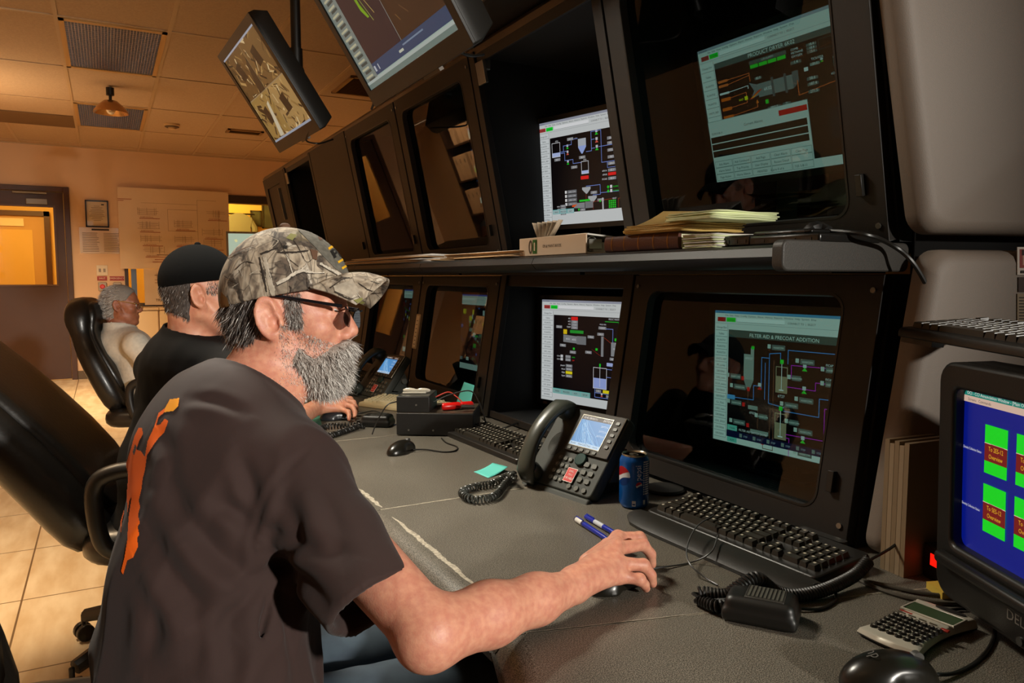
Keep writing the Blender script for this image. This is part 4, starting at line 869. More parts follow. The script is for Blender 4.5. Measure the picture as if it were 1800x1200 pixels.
endpanel('end_panel', 'beige moulded end panel on the upper right of the console', ux, 1.268, 1.95, 1)
ob = MB(); A = Vector(K((1.09, .79, .74)))
q = [A+Vector((-.02, .02, .03)), A+ed*1.0+Vector((0, .02, .03)), A+ed*1.0+Vector((0, .03, 1.4)), A+Vector((-.02, .03, 1.4))]
oo = MB().quad(*[p+Vector((.12, -.03, 0)) for p in q]).build('backing_panel', M_conin, None, solid=.01); tagp(oo, 'black backing plate filling the gap behind the beige end panels', 'panel')
# ---- monitors
def quad_axes(a, t):
    r = Vector((-math.sin(a), -math.cos(a), 0)); n0 = Vector((-math.cos(a), math.sin(a), 0))
    up = Vector((0, 0, math.cos(t)))+n0*math.sin(t); n = r.cross(up).normalized(); n = n if n.dot(n0) > 0 else -n
    return r, up, n
M_mon = mat('monitor_black', '#171512', .4, bump=.1, bscale=500)
def monitor(name, label, TL, a, t, W, Hh, content, st, bez=.018, cat='monitor', stand=True, brand=None, deep=.05, bb=None, base_z=None, bm_=None):
    r, up, n = quad_axes(a, t); TL = Vector(TL); bb = bez if bb is None else bb; bm_ = bm_ or M_mon
    Ctr = TL+r*W/2-up*Hh
    bz = base_z if base_z is not None else Ctr.z-.1
    root = thing(name, label, cat, (Ctr.x-n.x*.06, Ctr.y-n.y*.06, bz))
    O = TL-up*Hh-r*bez-up*bb
    h = MB(); w2, h2 = W+2*bez, Hh+bez+bb
    A = rrect(0, 0, w2, h2, .006, 3); Bk = [(.02+(x/w2)*(w2-.04), .02+(y/h2)*(h2-.04)) for x, y in A]
    h.loft([[O+r*x+up*y-n*d for x, y in q] for q, d in ((A, .003), (A, .022), (Bk, deep))]); h.build('housing', bm_, root, world=True)
    f = MB(); k = 3; f.ring(A, [(p[0]+bez, p[1]+bb) for p in rect_like(0, 0, W, Hh, 3)], O-n*.003, r, up, n*.008); f.build('bezel', bm_, root, world=True, bevel=.001)
    sc = Scr(TL, r, up, n, W, Hh, st); content(sc); sc.build(root)
    if brand: MB().text(brand, O+r*.012+up*(h2-.5*bez-.003)+n*.0054, r, up, .012, mat('brand_grey', '#6e665a', .4)).build('brand_mark', None, root, world=True)
    if stand:
        s = MB(); zc = Ctr.z-bb; s.box((Ctr.x-n.x*.05, Ctr.y-n.y*.05, (zc+bz)/2+.03), (.05, .07, zc-bz+.04)); s.box((Ctr.x-n.x*.06, Ctr.y-n.y*.06, bz+.006), (.16, .2, .012)); s.build('stand', M_blk, root, world=True, bevel=.003)
        MB().box(O+r*.045+up*.007+n*.0055, (.003, .02, .008), M=Matrix.Rotation(-a, 3, 'Z')).build('badge', mat('badge_copper', '#8a6a58', .4, .5), root, world=True)
    return root
Kz = lambda z: H+(z-1.2)*S
UB_, LB_ = Kz(UZ0+.012)+.001, Kz(LZ0+.012)+.001
monitor('monitor', 'bright flat monitor with piping diagram in the open upper console bay', K((1.245, 2.135, 1.69)), -.24, .065, .432*S, .324*S, scr_nec_up, .62, brand='NEC', base_z=UB_)
monitor('monitor', 'bright flat monitor with tanks diagram in the open lower bay behind the near phone', K((1.245, 2.10, 1.128)), -.25, -.01, .432*S, .324*S, scr_nec_lo, .6, brand='NEC', base_z=LB_)
monitor('monitor', 'dim green monitor showing a product dryer page behind the upper glass', K((1.225, 1.368, 1.718)), -.034, .247, .376*S, .301*S, scr_dryer, .62, base_z=UB_)
monitor('monitor', 'green tinted monitor showing a filter aid page behind the lower glass', K((1.24, 1.306, 1.124)), -.067, .008, .376*S, .301*S, scr_filter, .85, base_z=LB_)
p = pX(787, 238, 1.3*S); monitor('monitor', 'dim greenish monitor half hidden behind upper glass, above the loose papers', p, -.05, .2, .376*S, .301*S, lambda s: scr_text(s, 3), .45, base_z=UB_)
p = pX(797, 516, 1.28*S); monitor('monitor', 'greenish monitor behind the lower glass back of the stacked radios', p, -.05, -.05, .376*S, .301*S, lambda s: scr_text(s, 5), .4, base_z=LB_)
p = pX(697, 508, 1.28*S); monitor('monitor', 'greenish monitor behind the lower glass back of the far phone', p, -.05, -.05, .376*S, .301*S, lambda s: scr_text(s, 8), .4, base_z=LB_)
# ---- ceiling hung monitors
def hung(label, TL, a, t, W, Hh, content, st, bez, bb, pole):
    root = monitor('hanging_monitor', label, TL, a, t, W, Hh, content, st, bez, cat='monitor', stand=False, deep=.075, bb=bb, base_z=None)
    r, up, n = quad_axes(a, t); C0 = Vector(TL)+r*W/2-up*Hh/2-n*.075
    br = MB(); br.box(C0-n*.008, (.02, .12, .12), M=Matrix((n, r, up)).transposed()); br.cyl(C0-n*.015, C0-n*.08, .022)
    P = C0-n*.09; br.ell(P, (.035, .035, .035)); br.build('swivel_mount', M_blk, root, world=True)
    px_, py_ = P.x, P.y
    pl = MB(); pl.cyl((px_, py_, P.z-.12), (px_, py_, CZ-.02), .022); pl.cyl((px_, py_, P.z-.15), (px_, py_, P.z+.1), .028); pl.cyl((px_, py_, CZ-.02), (px_, py_, CZ-.001), .09); pl.build('ceiling_pole', M_blk, root, world=True)
    kn = MB()
    for s_ in (-.12, .14): q = C0+r*.0-up*s_-n*.0; kn.cyl(q, q-n*.035, .02)
    kn.build('mount_knob', M_blk, root, world=True)
    O = Vector(TL)-up*(Hh+bb)+r*(W*.62)
    MB().box(O-up*.004-n*.01, (.012, .1, .008), M=Matrix((n, r, up)).transposed()).build('button_strip', mat('button_strip', '#4a3c2a', .4), root, world=True)
    return root
def TVp(x, y, z, k=1.02): return EYE+(np.array([x, y, z])-np.array([0, 0, 1.2]))*k
M_tv = mat('monitor_brown', '#2a1f16', .35)
HM1 = hung('tilted ceiling monitor showing four brown camera pictures', TVp(.515, 3.713, 2.179), -.042, .58, .6*1.02, .41*1.02, scr_cctv, .55, .035, .05, None)
HM2_ = hung('nearest ceiling monitor, showing a trend page with a side menu', TVp(.485, 2.097, 2.038), 0, .561, .6*1.02, .37*1.02, scr_trend, .5, .03, .045, None)
# its cables
for par, pts in ((HM1, [pX(548, 222, .79), pX(538, 246, .8), pX(560, 252, .85), pX(585, 245, .95)]), (HM2_, [pX(655, 150, .78), pX(657, 178, .8), pX(653, 192, .8)]), (HM2_, [pX(785, 70, .8), pX(810, 92, .84), pX(830, 98, .9), pX(850, 96, 1.0)])):
    MB().tube(spline(pts, 8), .004).build('power_cable', M_blk, par, world=True)
# ---- CRT monitor on the desk
def crt():
    k = .92; TL = Vector(EYE+(np.array([1.195, .704, 1.024])-np.array([0, 0, 1.2]))*k); a = .462; t = .028; W, Hh = .34*k, .255*k
    r, up, n = quad_axes(a, t); bez, bt, bb = .034, .038, .085
    C0 = TL+r*W/2-up*Hh/2
    root = thing('crt_monitor', 'bulky dark CRT monitor with blue screen of green blocks', 'monitor', (C0.x-n.x*.15, C0.y-n.y*.15, ZD))
    O = TL-up*(Hh+bb)-r*bez; w2, h2 = W+2*bez, Hh+bt+bb
    def ringp(x0, y0, x1, y1, rr, d, bow=0): return [O+r*x+up*y-n*d for x, y in rrect(x0, y0, x1, y1, rr, 5)]
    h = MB(); h.loft([ringp(0, 0, w2, h2, .03, .012), ringp(0, 0, w2, h2, .03, .05), ringp(.012, .012, w2-.012, h2-.012, .03, .09), ringp(.03, .03, w2-.03, h2-.03, .04, .2), ringp(.08, .06, w2-.08, h2-.07, .04, .36)])
    h.build('housing', M_mon, root, world=True, smooth=50)
    f = MB(); f.ring(rrect(0, 0, w2, h2, .03, 5), [(bez+x, bb+y) for x, y in rrect(0, 0, W, Hh, .012, 5)], O-n*.013, r, up, n*.026); f.build('bezel', M_mon, root, world=True, bevel=.006, seg=3)
    sc = Scr(TL+n*.0, r, up, n, W, Hh, .8); scr_crt(sc)
    cv = C0
    sc.mb.v = [tuple(Vector(p)+n*(-.003-.12*(((Vector(p)-cv).dot(r))**2+((Vector(p)-cv).dot(up))**2)*.5)) for p in sc.mb.v]
    sc.build(root)
    lp = MB(); lp.loft([[O+r*x+up*y+n*d for x, d in ((.02, .012), (w2-.02, .012), (w2-.02, .03), (.02, .03))] for y in (bb-.03, bb-.012)]); lp.build('bezel_ledge', M_mon, root, world=True, bevel=.006, seg=3)
    MB().text('DELL', O+r*(w2*.42)+up*.03+n*.0135, r, up, .02, mat('brand_silver', '#8a8680', .3, .6)).build('brand_mark', None, root, world=True)
    for i, (x, y) in enumerate(((.5, .012), (.545, .02), (.545, .004), (.6, .012))):
        q = O+r*(w2*x)+up*y+n*.0135; MB().cyl(q, q+n*.004, .006, n=14).build('button', mat('button_grey', '#4a4844', .35, .4), root, world=True)
    st = MB(); cx, cy = C0.x-n.x*.17, C0.y-n.y*.17; zb = (O.z)
    st.lathe([(.13, 0), (.135, .006), (.12, .014), (.07, max(.016, zb-ZD+.02))], (cx, cy, ZD+.0005)); st.build('swivel_base', M_mon, root, world=True)
    return O+up*h2, r, n, w2, root
CT, Cr, Cn, Cw, CRT = crt()
# ================================================================== THINGS ON THE DESK AND SHELF
def Mx(r, up, n, o):
    M = Matrix((r, up, n)).transposed().to_4x4(); M.translation = Vector(o); return M
def keyboard(label, loc, rz, L=.44, D=.15, palm=False, mb_=None, mk=None, ml=None, rot=None, brand=None, tilt=.09):
    mb_ = mb_ or mat('keyboard_black', '#1d1a16', .4); mk = mk or mat('key_black', '#2e2a23', .38); ml = ml or mat('key_legend', '#c8c0ac', .5)
    t = thing('keyboard', label, 'keyboard', loc, rz, rot=rot)
    o = MB(); P = rrect(-L/2, 0, L/2, D, .012, 3)
    zt = lambda y: .016+tilt*y
    o.loft([[(x, y, .0006) for x, y in P], [(x*1.0, y, zt(y)-.006) for x, y in P], [(x*.988, .002+y*.975, zt(y)) for x, y in P]]); o.build('case', mb_, t, bevel=.002)
    k = MB(); u = (L-.03)/22.8; pitch = (D-.028)/6.5
    rows = [[1, -.8]+[1]*4+[-.4]+[1]*4+[-.4]+[1]*4+[-.35, 1, 1, 1], [1]*13+[2, -.35, 1, 1, 1, -.35, 1, 1, 1, 1], [1.5]+[1]*12+[1.5, -.35, 1, 1, 1, -.35, 1, 1, 1, 1], [1.8]+[1]*11+[2.2, -.35, -3, -.35, 1, 1, 1, 1], [2.3]+[1]*10+[2.7, -.35, -1, 1, -1, -.35, 1, 1, 1, 1], [1.5, 1.2, 1.3, 6, 1.3, 1.2, 1.2, 1.3, -.35, 1, 1, 1, -.35, 2, 1, 1]]
    for ri, row in enumerate(rows):
        x = -L/2+.015; y1 = D-.012-ri*pitch-(0 if ri == 0 else pitch*.4); y0 = y1-pitch*.92
        for wd in row:
            if wd < 0: x += -wd*u; continue
            xa, xb = x+.0008, x+wd*u-.0008; z0 = zt((y0+y1)/2)-.001; hh = .009
            ins = .0022; A = [(xa, y0, z0), (xb, y0, z0), (xb, y1, z0+tilt*pitch), (xa, y1, z0+tilt*pitch)]
            B = [(xa+ins, y0+ins*.6, z0+hh), (xb-ins, y0+ins*.6, z0+hh), (xb-ins, y1-ins*1.4, z0+hh+tilt*pitch), (xa+ins, y1-ins*1.4, z0+hh+tilt*pitch)]
            k.loft([A, B], mk)
            if wd < 3:
                cx = xa+ins+.002; cy = y1-ins*1.4-.0055; zz = z0+hh+tilt*pitch*.7+.0003; s_ = .0052  # pale legend mark, enlarged to carry the glint of the key tops too
                k.add([(cx, cy, zz), (cx+s_*.9, cy, zz), (cx+s_*.9, cy+s_, zz+.0002), (cx, cy+s_, zz+.0002)], [(0, 1, 2, 3)], ml)
            x += wd*u
    k.build('keys', mk, t, smooth=0)
    if palm:
        q = MB(); W2 = L/2+.012
        pr = [(-.07, .001), (-.072, .008), (-.06, .015), (-.03, .019), (-.002, .016), (-.002, .001)]
        rings = []
        for i in range(13):
            f = -1+2*i/12; c_ = (1-abs(f)**8)*1; rings.append([(W2*f, y*(.55+.45*c_), z*(.8+.2*c_)) for y, z in pr])
        q.loft(rings); q.build('palm_rest', mat('palm_rest', '#24211c', .45, bump=.15, bscale=600), t, smooth=50)
    if brand:
        MB().text(brand, (L*.16, D-.0105, zt(D)+.0016), (1, 0, 0), (0, 1, .09), .013, mat('brand_silver', '#8a8680', .3, .6)).build('brand_mark', None, t)
        MB().loft([[(L*.13+x, D-.002+y, z) for x, y in rrect(0, 0, .1, .02, .008)] for z in (.012, zt(D)+.001)]).build('brand_tab', mb_, t)
    return t
kb_a = keyboard('near black keyboard with palm rest in front of the lower glass bay', (*(lambda p: (p[0]+.015, p[1]))(Vector(K((.862, .9, 0)))), ZD), math.radians(-88), .43, .15, True, brand='DELL')
# second keyboard under the near phone's left
p = desk(862, 795, 0); q = desk(780, 766, 0); r_ = desk(905, 818, 0)
keyboard('black keyboard lying left of the near desk phone', ((q[0]+r_[0])/2+.005, (q[1]+r_[1])/2+.0, ZD), math.atan2(r_[1]-q[1], r_[0]-q[0]), .45, .15)
M_bk = mat('keyboard_beige', '#c8b890', .5); M_bkk = mat('key_beige', '#d6caa4', .5)
p = desk(700, 728); keyboard('beige keyboard behind the stacked radios', (p[0]+.02, p[1]+.05, ZD), math.radians(-62), .44, .15, mb_=M_bk, mk=M_bkk, ml=mat('key_mark_grey', '#6a6250', .6))
p = desk(600, 680); keyboard('black keyboard left of the far desk phone', (p[0]+.05, p[1]+.12, ZD), math.radians(-80), .44, .15)
p = desk(383, 603); keyboard('dark keyboard beyond the man in the black cap', (p[0]+.02, p[1], ZD), math.radians(-85), .44, .15)
p = desk(470, 760); 
tagp(MB().loft([[(x, y, ZD+z) for x, y in [(a_[0], a_[1]) for a_ in (desk(490, 752), desk(566, 748), desk(560, 724), desk(500, 728))]] for z in (.0006, .0022)]).build('mouse_pad', mat('pad_green', '#3c7a68', .6)), 'green mat under the hand of the man in the black cap', 'mat')
# keyboard lying on the CRT
k3 = keyboard('black keyboard lying on top of the CRT monitor', (0, 0, 0), 0, .45, .155)
yawc = math.atan2(Cr.y, Cr.x)
c0 = CT+Cr*(.45/2-.16)-Cn*.006; k3.location = (c0.x, c0.y, CT.z+.019); k3.rotation_euler = (math.radians(-1.5), math.radians(1.0), yawc)
def foot(k, x):
    MB().box((x, .02, -.004), (.05, .02, .01)).build('foot', M_blk, k)
foot(k3, -.2); foot(k3, -.16); foot(k3, .16)
def phone(label, A, B, st=.8):
    A, B = Vector(A), Vector(B); yaw = math.atan2(B.y-A.y, B.x-A.x)
    t = thing('desk_phone', label, 'phone', (A.x, A.y, ZD), yaw)
    W = .235; Lf = .215; th = math.radians(52); M_ph = mat('phone_grey', '#383a35', .55, spec=.3, bump=.1, bscale=800); M_pb = mat('phone_bezel', '#3a342b', .55, spec=.3); M_pk = mat('phone_key', '#56574f', .35)
    fr, fu, fn = Vector((1, 0, 0)), Vector((0, math.cos(th), math.sin(th))), Vector((0, -math.sin(th), math.cos(th)))
    O = Vector((0, .028, .012)); F = lambda a, b, c=0: O+fr*a+fu*b+fn*c
    b = MB(); Pp = rrect(0, 0, W, Lf, .012, 4)
    b.loft([[F(x*.99+.001, y*.985+.002, -.03) for x, y in Pp], [F(x, y, -.022) for x, y in Pp], [F(x, y, -.004) for x, y in Pp], [F(x*.985+.0018, y*.98+.002, 0) for x, y in Pp]])
    b.build('body', M_ph, t, bevel=.002)
    s = MB(); s.loft([[(x, y, z) for y, z in ((.055, .0006), (.2, .0006), (.2, .012), (.135, .115), (.055+.03, .04))] for x in (.035, W-.035)]); s.build('stand', M_ph, t)
    lip = MB(); lip.loft([[F(x, y, c) for x, c in ((.0, -.03), (W, -.03), (W, .0), (0, .0))] for y in (-.026, .0)]); lip.build('front_lip', M_ph, t, bevel=.006, seg=3)
    # screen block
    sb = MB(); a0, b0, a1, b1 = .082, .098, W-.004, Lf-.004
    sb.loft([[F(x, y, .0002) for x, y in rrect(a0, b0, a1, b1, .004)], [F(x, y, .007) for x, y in rrect(a0+.001, b0+.001, a1-.001, b1-.001, .004)]]); blk = sb.build('screen_surround', M_pb, t, bevel=.001)
    sc = Scr(F(a0+.014, b1-.014, .0074), fr, fu, fn, .1, .082, st); hh = sc.uh
    sc.R(0, 0, 100, hh, '#4f93d0').R(0, 0, 100, 11, '#2c1c1c'); sc.T(3, 8, '10:42 08/05/11', 8, '#f0e8e0'); sc.T(70, 8, '2077216', 8, '#f0e8e0')
    r = random.Random(2)
    for i in range(40): x = 10+70*r.random(); sc.Ln([(x*.3, 12+r.random()*20), (x, hh-10-25*r.random()), (min(98, x+30*r.random()), hh-8)], r.choice(['#8cc4f0', '#b8dcf8', '#3c78b8', '#70b0e8']), .8)
    sc.R(0, hh-9, 100, 9, '#b8d8f4'); 
    for i, q in enumerate(('Redial', 'NewCall', 'CFwd', 'more')): sc.T(4+i*25, hh-2.6, q, 7, '#20344c')
    for i, q in enumerate(('2077216', '2077215', '2077219')): sc.T(97, 24+i*13, q, 7, '#e8f4ff', 'RIGHT')
    sc.build(t, 'display', False)
    hl = MB(); hl.ring([F(a0+.011, b1-.099)*1 for _ in ()] or [(0, 0)]*0 or rect_like(-.002, -.002, .102, .084, 1), rect_like(0, 0, .1, .082, 1), F(a0+.014, b1-.096, .0071), fr, fu, fn*.001); hl.build('screen_rim', mat('rim_silver', '#a8a498', .3, .6), t)
    kk = MB()
    for i in range(5): kk.loft([[F(x, y, c) for x, y in rrect(a0+.016+i*.021, b0+.004, a0+.028+i*.021, b0+.012, .003)] for c in (.007, .0095)])
    for i in range(5): kk.loft([[F(x, y, c) for x, y in rrect(a1-.022, b0+.025+i*.016, a1-.01, b0+.033+i*.016, .003)] for c in (.007, .0095)])
    kk.build('softkeys', M_pk, t, smooth=30)
    kp = MB()
    for j in range(4):
        for i in range(3): kp.loft([[F(x, y, c) for x, y in rrect(.082+i*.017, .018+j*.018, .095+i*.017, .029+j*.018, .005)] for c in (.0002, .004)])
    kp.build('keys', M_pk, t, smooth=30); kp = MB()
    for j in range(3):
        for i in range(2): kp.loft([[F(x, y, c) for x, y in rrect(.172+i*.024, .03+j*.02, .188+i*.024, .042+j*.02, .004)] for c in (.0002, .004)])
    for i in range(3): kp.loft([[F(x, y, c) for x, y in rrect(.152+i*.025, .008, .165+i*.025, .02, .006)] for c in (.0002, .004)])
    kp.build('function_keys', M_pk, t, smooth=30)
    lg = MB()
    for j in range(4):
        for i in range(3): q = F(.0855+i*.017, .0215+j*.018, .0043); lg.text('123456789*0#'[(3-j)*3+i], q, fr, fu, .006, mat('legend_pale', '#d8d4c8', .5))
    lg.build('key_legends', None, t)
    nv = MB(); nv.loft([[F(.155+.018*math.cos(i*PI/10), .084+.016*math.sin(i*PI/10), c) for i in range(20)] for c in (.0002, .008)]); nv.build('navigation_pad', mat('nav_green', '#28403c', .25, .3), t, bevel=.002)
    stk = MB(); stk.loft([[F(x, y, c) for x, y in rrect(.132, .022, .164, .058, .001)] for c in (.0045, .0052)], mat('sticker_white', '#e8d8d0', .5)); stk.loft([[F(x, y, c) for x, y in rrect(.1335, .0235, .1625, .0565, .001)] for c in (.0053, .0056)], mat('sticker_red', '#c81c14', .5))
    for i, q in enumerate(('DIAL', '7911', 'FOR HELP')): stk.text(q, F(.148, .047-i*.009, .006), fr, fu, .0075, MC['sticker_white'], 'CENTER')
    stk.build('red_sticker', None, t)['label'] = 'red square sticker'
    # handset with cradle
    hs = MB(); rings = []
    for i in range(17):
        f = i/16; bq = -.012+f*(Lf+.016); bow = .052*math.sin(PI*f)**.6+.012; wd = .024+.006*abs(2*f-1)**2; hh_ = .015+.012*abs(2*f-1)**4
        if i in (0, 16): wd *= .7; hh_ *= .6
        rings.append([F(.036+wd*math.cos(2*PI*j/16), bq, bow+hh_*math.sin(2*PI*j/16)) for j in range(16)])
    hs.loft(rings); h_ = hs.build('handset', mat('handset_grey', '#3e413a', .33), t, smooth=60)
    for bq in (.018, Lf-.02): MB().loft([[F(.036+rr*math.cos(2*PI*j/16), bq+rr*math.sin(2*PI*j/16), c) for j in range(16)] for rr, c in ((.022, .002), (.025, .02), (.022, .03))]).build('cradle_cup', MC['handset_grey'], t)
    g = MB()
    for i in range(7):
        rr = .004+i*.0035; g.ring([(rr*1.05*math.cos(2*PI*j/20), rr*1.3*math.sin(2*PI*j/20)) for j in range(20)], [((rr-.001)*1.05*math.cos(2*PI*j/20), (rr-.001)*1.3*math.sin(2*PI*j/20)) for j in range(20)], F(.05, .11, .0003), fr, fu, fn*.0008)
    g.build('speaker_grille', M_pb, t)
    kn = MB(); q = F(W, .12, -.045); kn.cyl(q-Vector((.02, 0, 0)), q+Vector((.016, 0, 0)), .012, n=18); kn.build('side_knob', mat('knob_grey', '#5a5a54', .35), t, bevel=.002)
    wd = MB(); wd.loft([[F(W-.004, y, c) for y, c in ((.06, -.03), (.15, -.03), (.13, -.065), (.08, -.065))], [F(W+.004, y, c) for y, c in ((.06, -.03), (.15, -.03), (.13, -.065), (.08, -.065))]]); wd.build('side_wing', M_ph, t)
    lw = MB(); ln = F(0, 0, 0); lw.tube([F(W-.003, .1, .0075), F(W-.003, Lf-.006, .0075)], .0012); lw.build('trim_line', MC['rim_silver'], t)
    return t, F, yaw
A = desk(905, 851); B = desk(1001, 884)
PH, PF, pyaw = phone('near grey desk phone with lit blue screen beside the soda can', A, B)
def tolocal(t, pts): Mi = t.matrix_basis.inverted(); return [Mi @ Vector(p) for p in pts]
cp = [Vector(desk(903, 838, .03)), Vector(desk(893, 835, .02)), Vector(desk(870, 848, .012)), Vector(desk(835, 855, .011)), Vector(desk(812, 865, .011)), Vector(desk(830, 877, .011)), Vector(desk(868, 872, .011)), Vector(desk(888, 850, .011)), Vector(desk(903, 833, .012))]
M_cord = mat('cord_grey', '#3a3c38', .35)
MB().tube(tolocal(PH, coil(cp, .0075, .002, 62, 10)), .0024, n=6).build('coiled_cord', M_cord, PH)
A2 = desk(628, 697); A2b = desk(657, 708); d_ = (Vector(B)-Vector(A)).normalized()
PH2, PF2, _ = phone('far grey desk phone with lit screen behind the bearded man\'s chin', Vector(A2b)-d_*.235, A2b)
cp = [Vector(desk(626, 690, .03)), Vector(desk(612, 692, .011)), Vector(desk(590, 686, .011)), Vector(desk(575, 680, .011)), Vector(desk(600, 676, .011)), Vector(desk(630, 684, .012))]
MB().tube(tolocal(PH2, coil(cp, .0075, .002, 40, 9)), .0024, n=6).build('coiled_cord', M_cord, PH2)
# soda can
def can():
    c = desk(1114, 889); t = thing('soda_can', 'blue soda can standing beside the near desk phone', 'can', c)
    R_ = .033; body = MB(); n = 64
    prof = [(.024, .0006), (.027, .0006), (.031, .006), (R_, .012), (R_, .104), (.0315, .110), (.0275, .117)]
    body.lathe(prof, m=mat('can_blue', '#1158a8', .25, .35, var=.15, vscale=400), n=n); body.build('body', None, t, smooth=60)
    lid = MB(); lid.lathe([(.0277, .117), (.0283, .1195), (.0275, .121), (.026, .1195), (.0245, .116), (.0, .116)], m=mat('can_lid', '#b8b09c', .25, .9), n=40); lid.build('lid', None, t, smooth=50)
    tb = MB(); tb.ring([(.009*math.cos(2*PI*i/16), .013*math.sin(2*PI*i/16)) for i in range(16)], [(.005*math.cos(2*PI*i/16), .006*math.sin(2*PI*i/16)-.004) for i in range(16)], (0, .002, .1172), (1, 0, 0), (0, 1, 0), (0, 0, .001)); tb.build('pull_tab', MC['can_lid'], t)
    # printed marks wrapped on the cylinder: angle towards the camera
    ac = math.atan2(-c[1], -c[0])
    def wrap(u, z, rr=.03315): a = ac+u/R_; return (rr*math.cos(a), rr*math.sin(a), z)
    mk = MB(); M_w = mat('can_white', '#d8d8dc', .35, .2); M_r = mat('can_red', '#b81c24', .3, .4); M_db = mat('can_dkblue', '#0c3a80', .3, .5)
    def globe(u0, z0, r, rr0):
        N_ = 40; pts = [(u0+r*math.cos(2*PI*i/N_), z0+r*math.sin(2*PI*i/N_)) for i in range(N_)]
        def fill(fn, m, lay):
            # vertical strips
            for i in range(24):
                xa = -1+2*i/24; xb = -1+2*(i+1)/24
                def lim(x): y = math.sqrt(max(0, 1-x*x)); lo, hi = fn(x); return max(-y, min(y, lo)), max(-y, min(y, hi))
                la, ha = lim(xa); lb, hb = lim(xb); k = rr0+lay*.00012
                mk.add([wrap(u0+r*xa, z0+r*la, k), wrap(u0+r*xb, z0+r*lb, k), wrap(u0+r*xb, z0+r*hb, k), wrap(u0+r*xa, z0+r*ha, k)], [(0, 1, 2, 3)], m)
        fill(lambda x: (-1, 1), M_w, 0); fill(lambda x: (.18+.25*x+.12*math.sin(2*x), 1), M_r, 1); fill(lambda x: (-1, -.38+.3*x+.15*math.sin(2.2*x+1)), M_db, 1)
    globe(-.030, .074, .0215, .03312)
    globe(.0115, .0555, .0075, .03312)
    vs, fs, wd = text_geo('pepsi'); sz = .019
    # subdivide by using short text; letters run up the can
    mk.add([wrap(.0155-y*sz, .066+x*sz*.88, .03330) for x, y in vs], fs, M_w)
    for i in range(15):
        z = .034+i*.0051; mk.add([wrap(.0215, z, .0333), wrap(.031, z, .0333), wrap(.031, z+.003, .0333), wrap(.0215, z+.003, .0333)], [(0, 1, 2, 3)], M_w)
        mk.add([wrap(.031, z, .0333), wrap(.040, z, .0333), wrap(.040, z+.003, .0333), wrap(.031, z+.003, .0333)], [(0, 1, 2, 3)], M_w)
    mk.add([wrap(-.004, .009, .0333), wrap(.004, .009, .0333), wrap(.004, .021, .0333), wrap(-.004, .021, .0333)], [(0, 1, 2, 3)], M_w)
    mk.add([wrap(-.003, .0115, .0335), wrap(.003, .0115, .0335), wrap(.003, .0145, .0335), wrap(-.003, .0145, .0335)], [(0, 1, 2, 3)], M_db)
    mk.add([wrap(.0215, .012, .0333), wrap(.027, .012, .0333), wrap(.027, .022, .0333), wrap(.0215, .022, .0333)], [(0, 1, 2, 3)], M_w)
    mk.build('print', None, t, smooth=0)
can()
def mouse(label, loc, rz, col='#16140f', L=.118, W=.062, Hh=.036, red=False, logo=False):
    t = thing('mouse', label, 'mouse', loc, rz); m = mat('mouse_'+col, col, .28, spec=.5)
    def f(P):
        q = P.copy(); g = s_ell(q, (0, 0, .004), (L/2, W/2*1.0, Hh-.004)); g = smax(g, .0008-P[..., 2], .003)
        g = smax(g, -s_cone(P, (L*.05, W*.62, .012), (L*.3, W*.55, .012), .018, .014)*.6, .01); g = smax(g, -s_cone(P, (L*.05, -W*.62, .012), (L*.3, -W*.55, .012), .018, .014)*.6, .01); return g
    b, _, _ = sdf_obj('shell', f, (-L*.56, -W*.6, -.004), (L*.56, W*.6, Hh+.006), .0022, m, t)
    wh = MB(); wh.cyl((L*.28, -.004, Hh*.78), (L*.28, .004, Hh*.78), .008, n=16); wh.build('scroll_wheel', mat('wheel_grey', '#3a3834', .5), t)
    if red: MB().ell((-.01, W*.3, Hh*.55), (.02, .02, .018)).build('trackball', mat('ball_red', '#a81c18', .2), t)
    if logo:
        MB().text('hp', (-L*.22, .01, Hh*.93+.001), (0, -1, 0), (1, 0, .25), .02, mat('brand_silver', '#8a8680', .3, .6)).build('brand_mark', None, t)
    return t
a, b = desk(682, 803), desk(728, 787); mouse('black wired mouse on the open desk behind the radios', ((a[0]+b[0])/2, (a[1]+b[1])/2, ZD), math.atan2(b[1]-a[1], b[0]-a[0]))
tagp(MB().tube(spline([desk(726, 790, .008), desk(750, 790, .004), desk(780, 794, .003), desk(800, 792, .003), desk(803, 785, .003), desk(785, 778, .003), desk(776, 770, .004)], 8), .0022).build('mouse_cable', M_blk), 'black cable curling from the mouse behind the radios', 'cable')
a, b = desk(1490, 1178), desk(1640, 1192); p = desk(1562, 1204); mouse('large black mouse at the near edge, in front of the calculator', (p[0], p[1], ZD), math.radians(-22), L=.128, W=.072, Hh=.044, logo=True)
tagp(MB().tube(spline([desk(1630, 1185, .01), desk(1680, 1182, .004), desk(1725, 1155, .003), desk(1748, 1115, .003), desk(1740, 1082, .003), desk(1700, 1070, .004), desk(1660, 1073, .004)], 8), .0026).build('mouse_cable', M_blk), 'black mouse cable looping past the calculator', 'cable')
HM = pz(1085, 1035, ZD); mouse('black mouse under the hand of the man in the camouflage cap', (HM[0], HM[1], ZD), math.radians(0), L=.11, W=.06, Hh=.034)
tagp(MB().tube(spline([desk(1140, 1000, .012), desk(1160, 997, .006), desk(1215, 988, .003), desk(1250, 970, .022), desk(1262, 940, .03)], 8), .0014).build('mouse_cable', mat('cable_grey', '#4a4a4a', .4)), 'thin grey mouse cable crossing the palm rest', 'cable')
